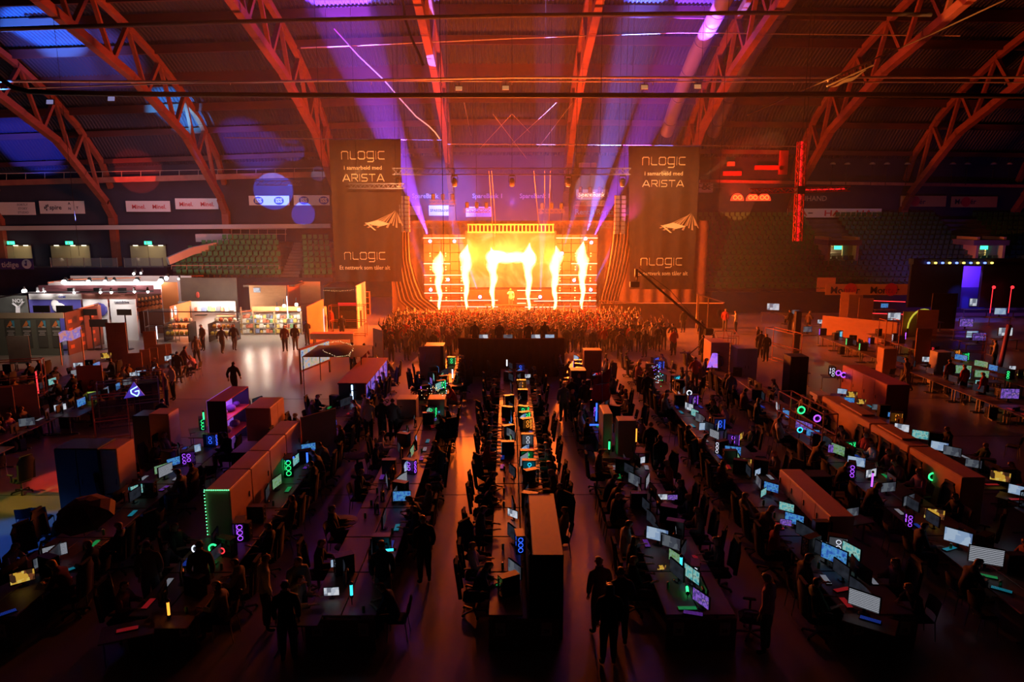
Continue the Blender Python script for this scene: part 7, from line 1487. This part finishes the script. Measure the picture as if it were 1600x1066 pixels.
# black tent
t = thing('tent', 'black tent-like booth with a dark mouth beside the brown banner', 'tent', B(530, 480, 57)); t.location.z = 0; lo = Vector(t.location)
panel(t, 'back_wall', 505, 450, 558, 490, 58.5, black_c, zmin=0); side(t, 'side_wall', 505, 447, 55, 58.5, black_c, ztop=3.4); side(t, 'side_wall', 556, 447, 55, 58.5, bw, ztop=3.4)
a, b, c_, d_ = [B(*q) - lo for q in ((504, 449, 55), (557, 449, 55), (552, 441, 58.5), (514, 441, 58.5))]; MB().add([a, b, c_, d_, a - Vector((0, 0, .1)), b - Vector((0, 0, .1)), c_ - Vector((0, 0, .1)), d_ - Vector((0, 0, .1))], [(0, 1, 2, 3), (7, 6, 5, 4), (0, 4, 5, 1), (1, 5, 6, 2), (2, 6, 7, 3), (3, 7, 4, 0)]).build('roof', black_c, t)
p = atZ(571, 492, 0); open_shelf((p.x, p.y, 0), .9, .5, 2.1, 4, wood_o, 'dark shelf rack with lit shelf edges beside the tent', 0, wood_d)
p = atZ(548, 510, 0); t = thing('bar_counter', 'bar counter with a glowing red top edge and dark front', 'bar', (p.x, p.y, 0)); MB().rbox((0, 0, .65), (1.7, .7, 1.3), .02).build('counter_body', black_c, t); MB().box((0, -.36, 1.85), (1.7, .08, .22)).build('red_fascia', mat('red_fascia', (.6, .02, .03), .5, emit=(1, .02, .03), es=.5), t)
for s in (-1, 1): MB().bar((s * .82, -.33, 0), (s * .82, -.33, 1.9), .07).build('post', frame_o, t)
p = atZ(520, 517, .9); t = thing('cloth_table', 'table under a red and white cloth beside the fridge', 'table', (p.x, p.y, 0)); MB().rbox((0, 0, .74), (3.0, .8, .05), .02).build('tabletop', mat('pink_cloth', (.6, .2, .2), .8), t); MB().box((0, -.39, .55), (3.0, .02, .4)).build('cloth_front', bw, t)
for s in (-1, 1): MB().box((s * 1.3, 0, .36), (.06, .6, .7)).build('leg', steel, t)
# wavy pink banner on posts
p = B(110, 530, 41.5); t = thing('flag_banner', 'small wavy banner glowing pink and violet on two posts', 'banner', (p.x, p.y, 0))
MB().sheet(lambda a, b: Vector(((a - .5) * 1.35, .05 * math.sin(a * 7), 1.35 + .35 * a + .62 * b + .05 * math.sin(a * 8))), 12, 4).build('banner_cloth', screen_mat('pink_banner', [(.6, .18, .1), (.75, .3, .3), (.3, .2, .7), (.8, .5, .6)], .7, 3), t)
for s in (-1, 1): MB().bar((s * .68, 0, 0), (s * .68, 0, 2.0 + s * .2), .05).build('post', wood_o, t)
# backdrop tvs before the booths
for (u, v, w_, lb) in ((140, 488, 1.0, 'black flat screen before the white posters, nearer'), (154, 505, 1.2, 'large black flat screen on a stand before the booths'), (194, 488, .95, 'black flat screen under the poster with a black word'), (65, 483, 1.1, 'black flat screen before the purple poster, outer'), (101, 483, 1.1, 'black flat screen before the purple poster, inner')):
    p = B(u, v, 46.5); t = thing('television', lb, 'television', (p.x, 46.5, 0)); MB().rbox((0, 0, p.z), (w_, .08, w_ * .42), .01).build('panel', black_c, t); MB().tube([(0, .06, 0), (0, .06, p.z)], .05, 6).build('stand_pole', steel, t); MB().lathe([(.4, 0), (.38, .03)], n=12).build('foot', steel, t)

# spots of coloured light on the open floor, from lamps high on the trusses
def floor_spot(u, v, col, en, ang, src): light('floor_spot', 'SPOT', src, en, col, to=atZ(u, v, 0), size=.05, angle=ang, blend=.4)
floor_spot(125, 748, (1, .05, .01), 5200, 16, (-21, 23, 9)); floor_spot(80, 780, (1, .5, .05), 1800, 14, (-22, 20, 8)); floor_spot(-10, 855, (.02, .16, 1), 5200, 22, (-21, 14, 8)); floor_spot(10, 800, (.3, .6, .1), 1200, 22, (-22, 17, 8))

light('booth_light', 'AREA', B(45, 470, 41.5), 45, (1, .8, .6), to=B(45, 520, 44.5), size=2.5)  # unseen fill added to brighten the dark poster front
light('booth_light', 'AREA', B(118, 470, 44), 25, (1, .6, .4), to=B(118, 500, 47), size=1.5)  # second added fill, aimed at the patterned side wall
# hidden templates that were only needed for copying are removed
for t in PROTOS:
    for ch in list(t.children):
        for g in list(ch.children): bpy.data.objects.remove(g)
        bpy.data.objects.remove(ch)
    bpy.data.objects.remove(t)
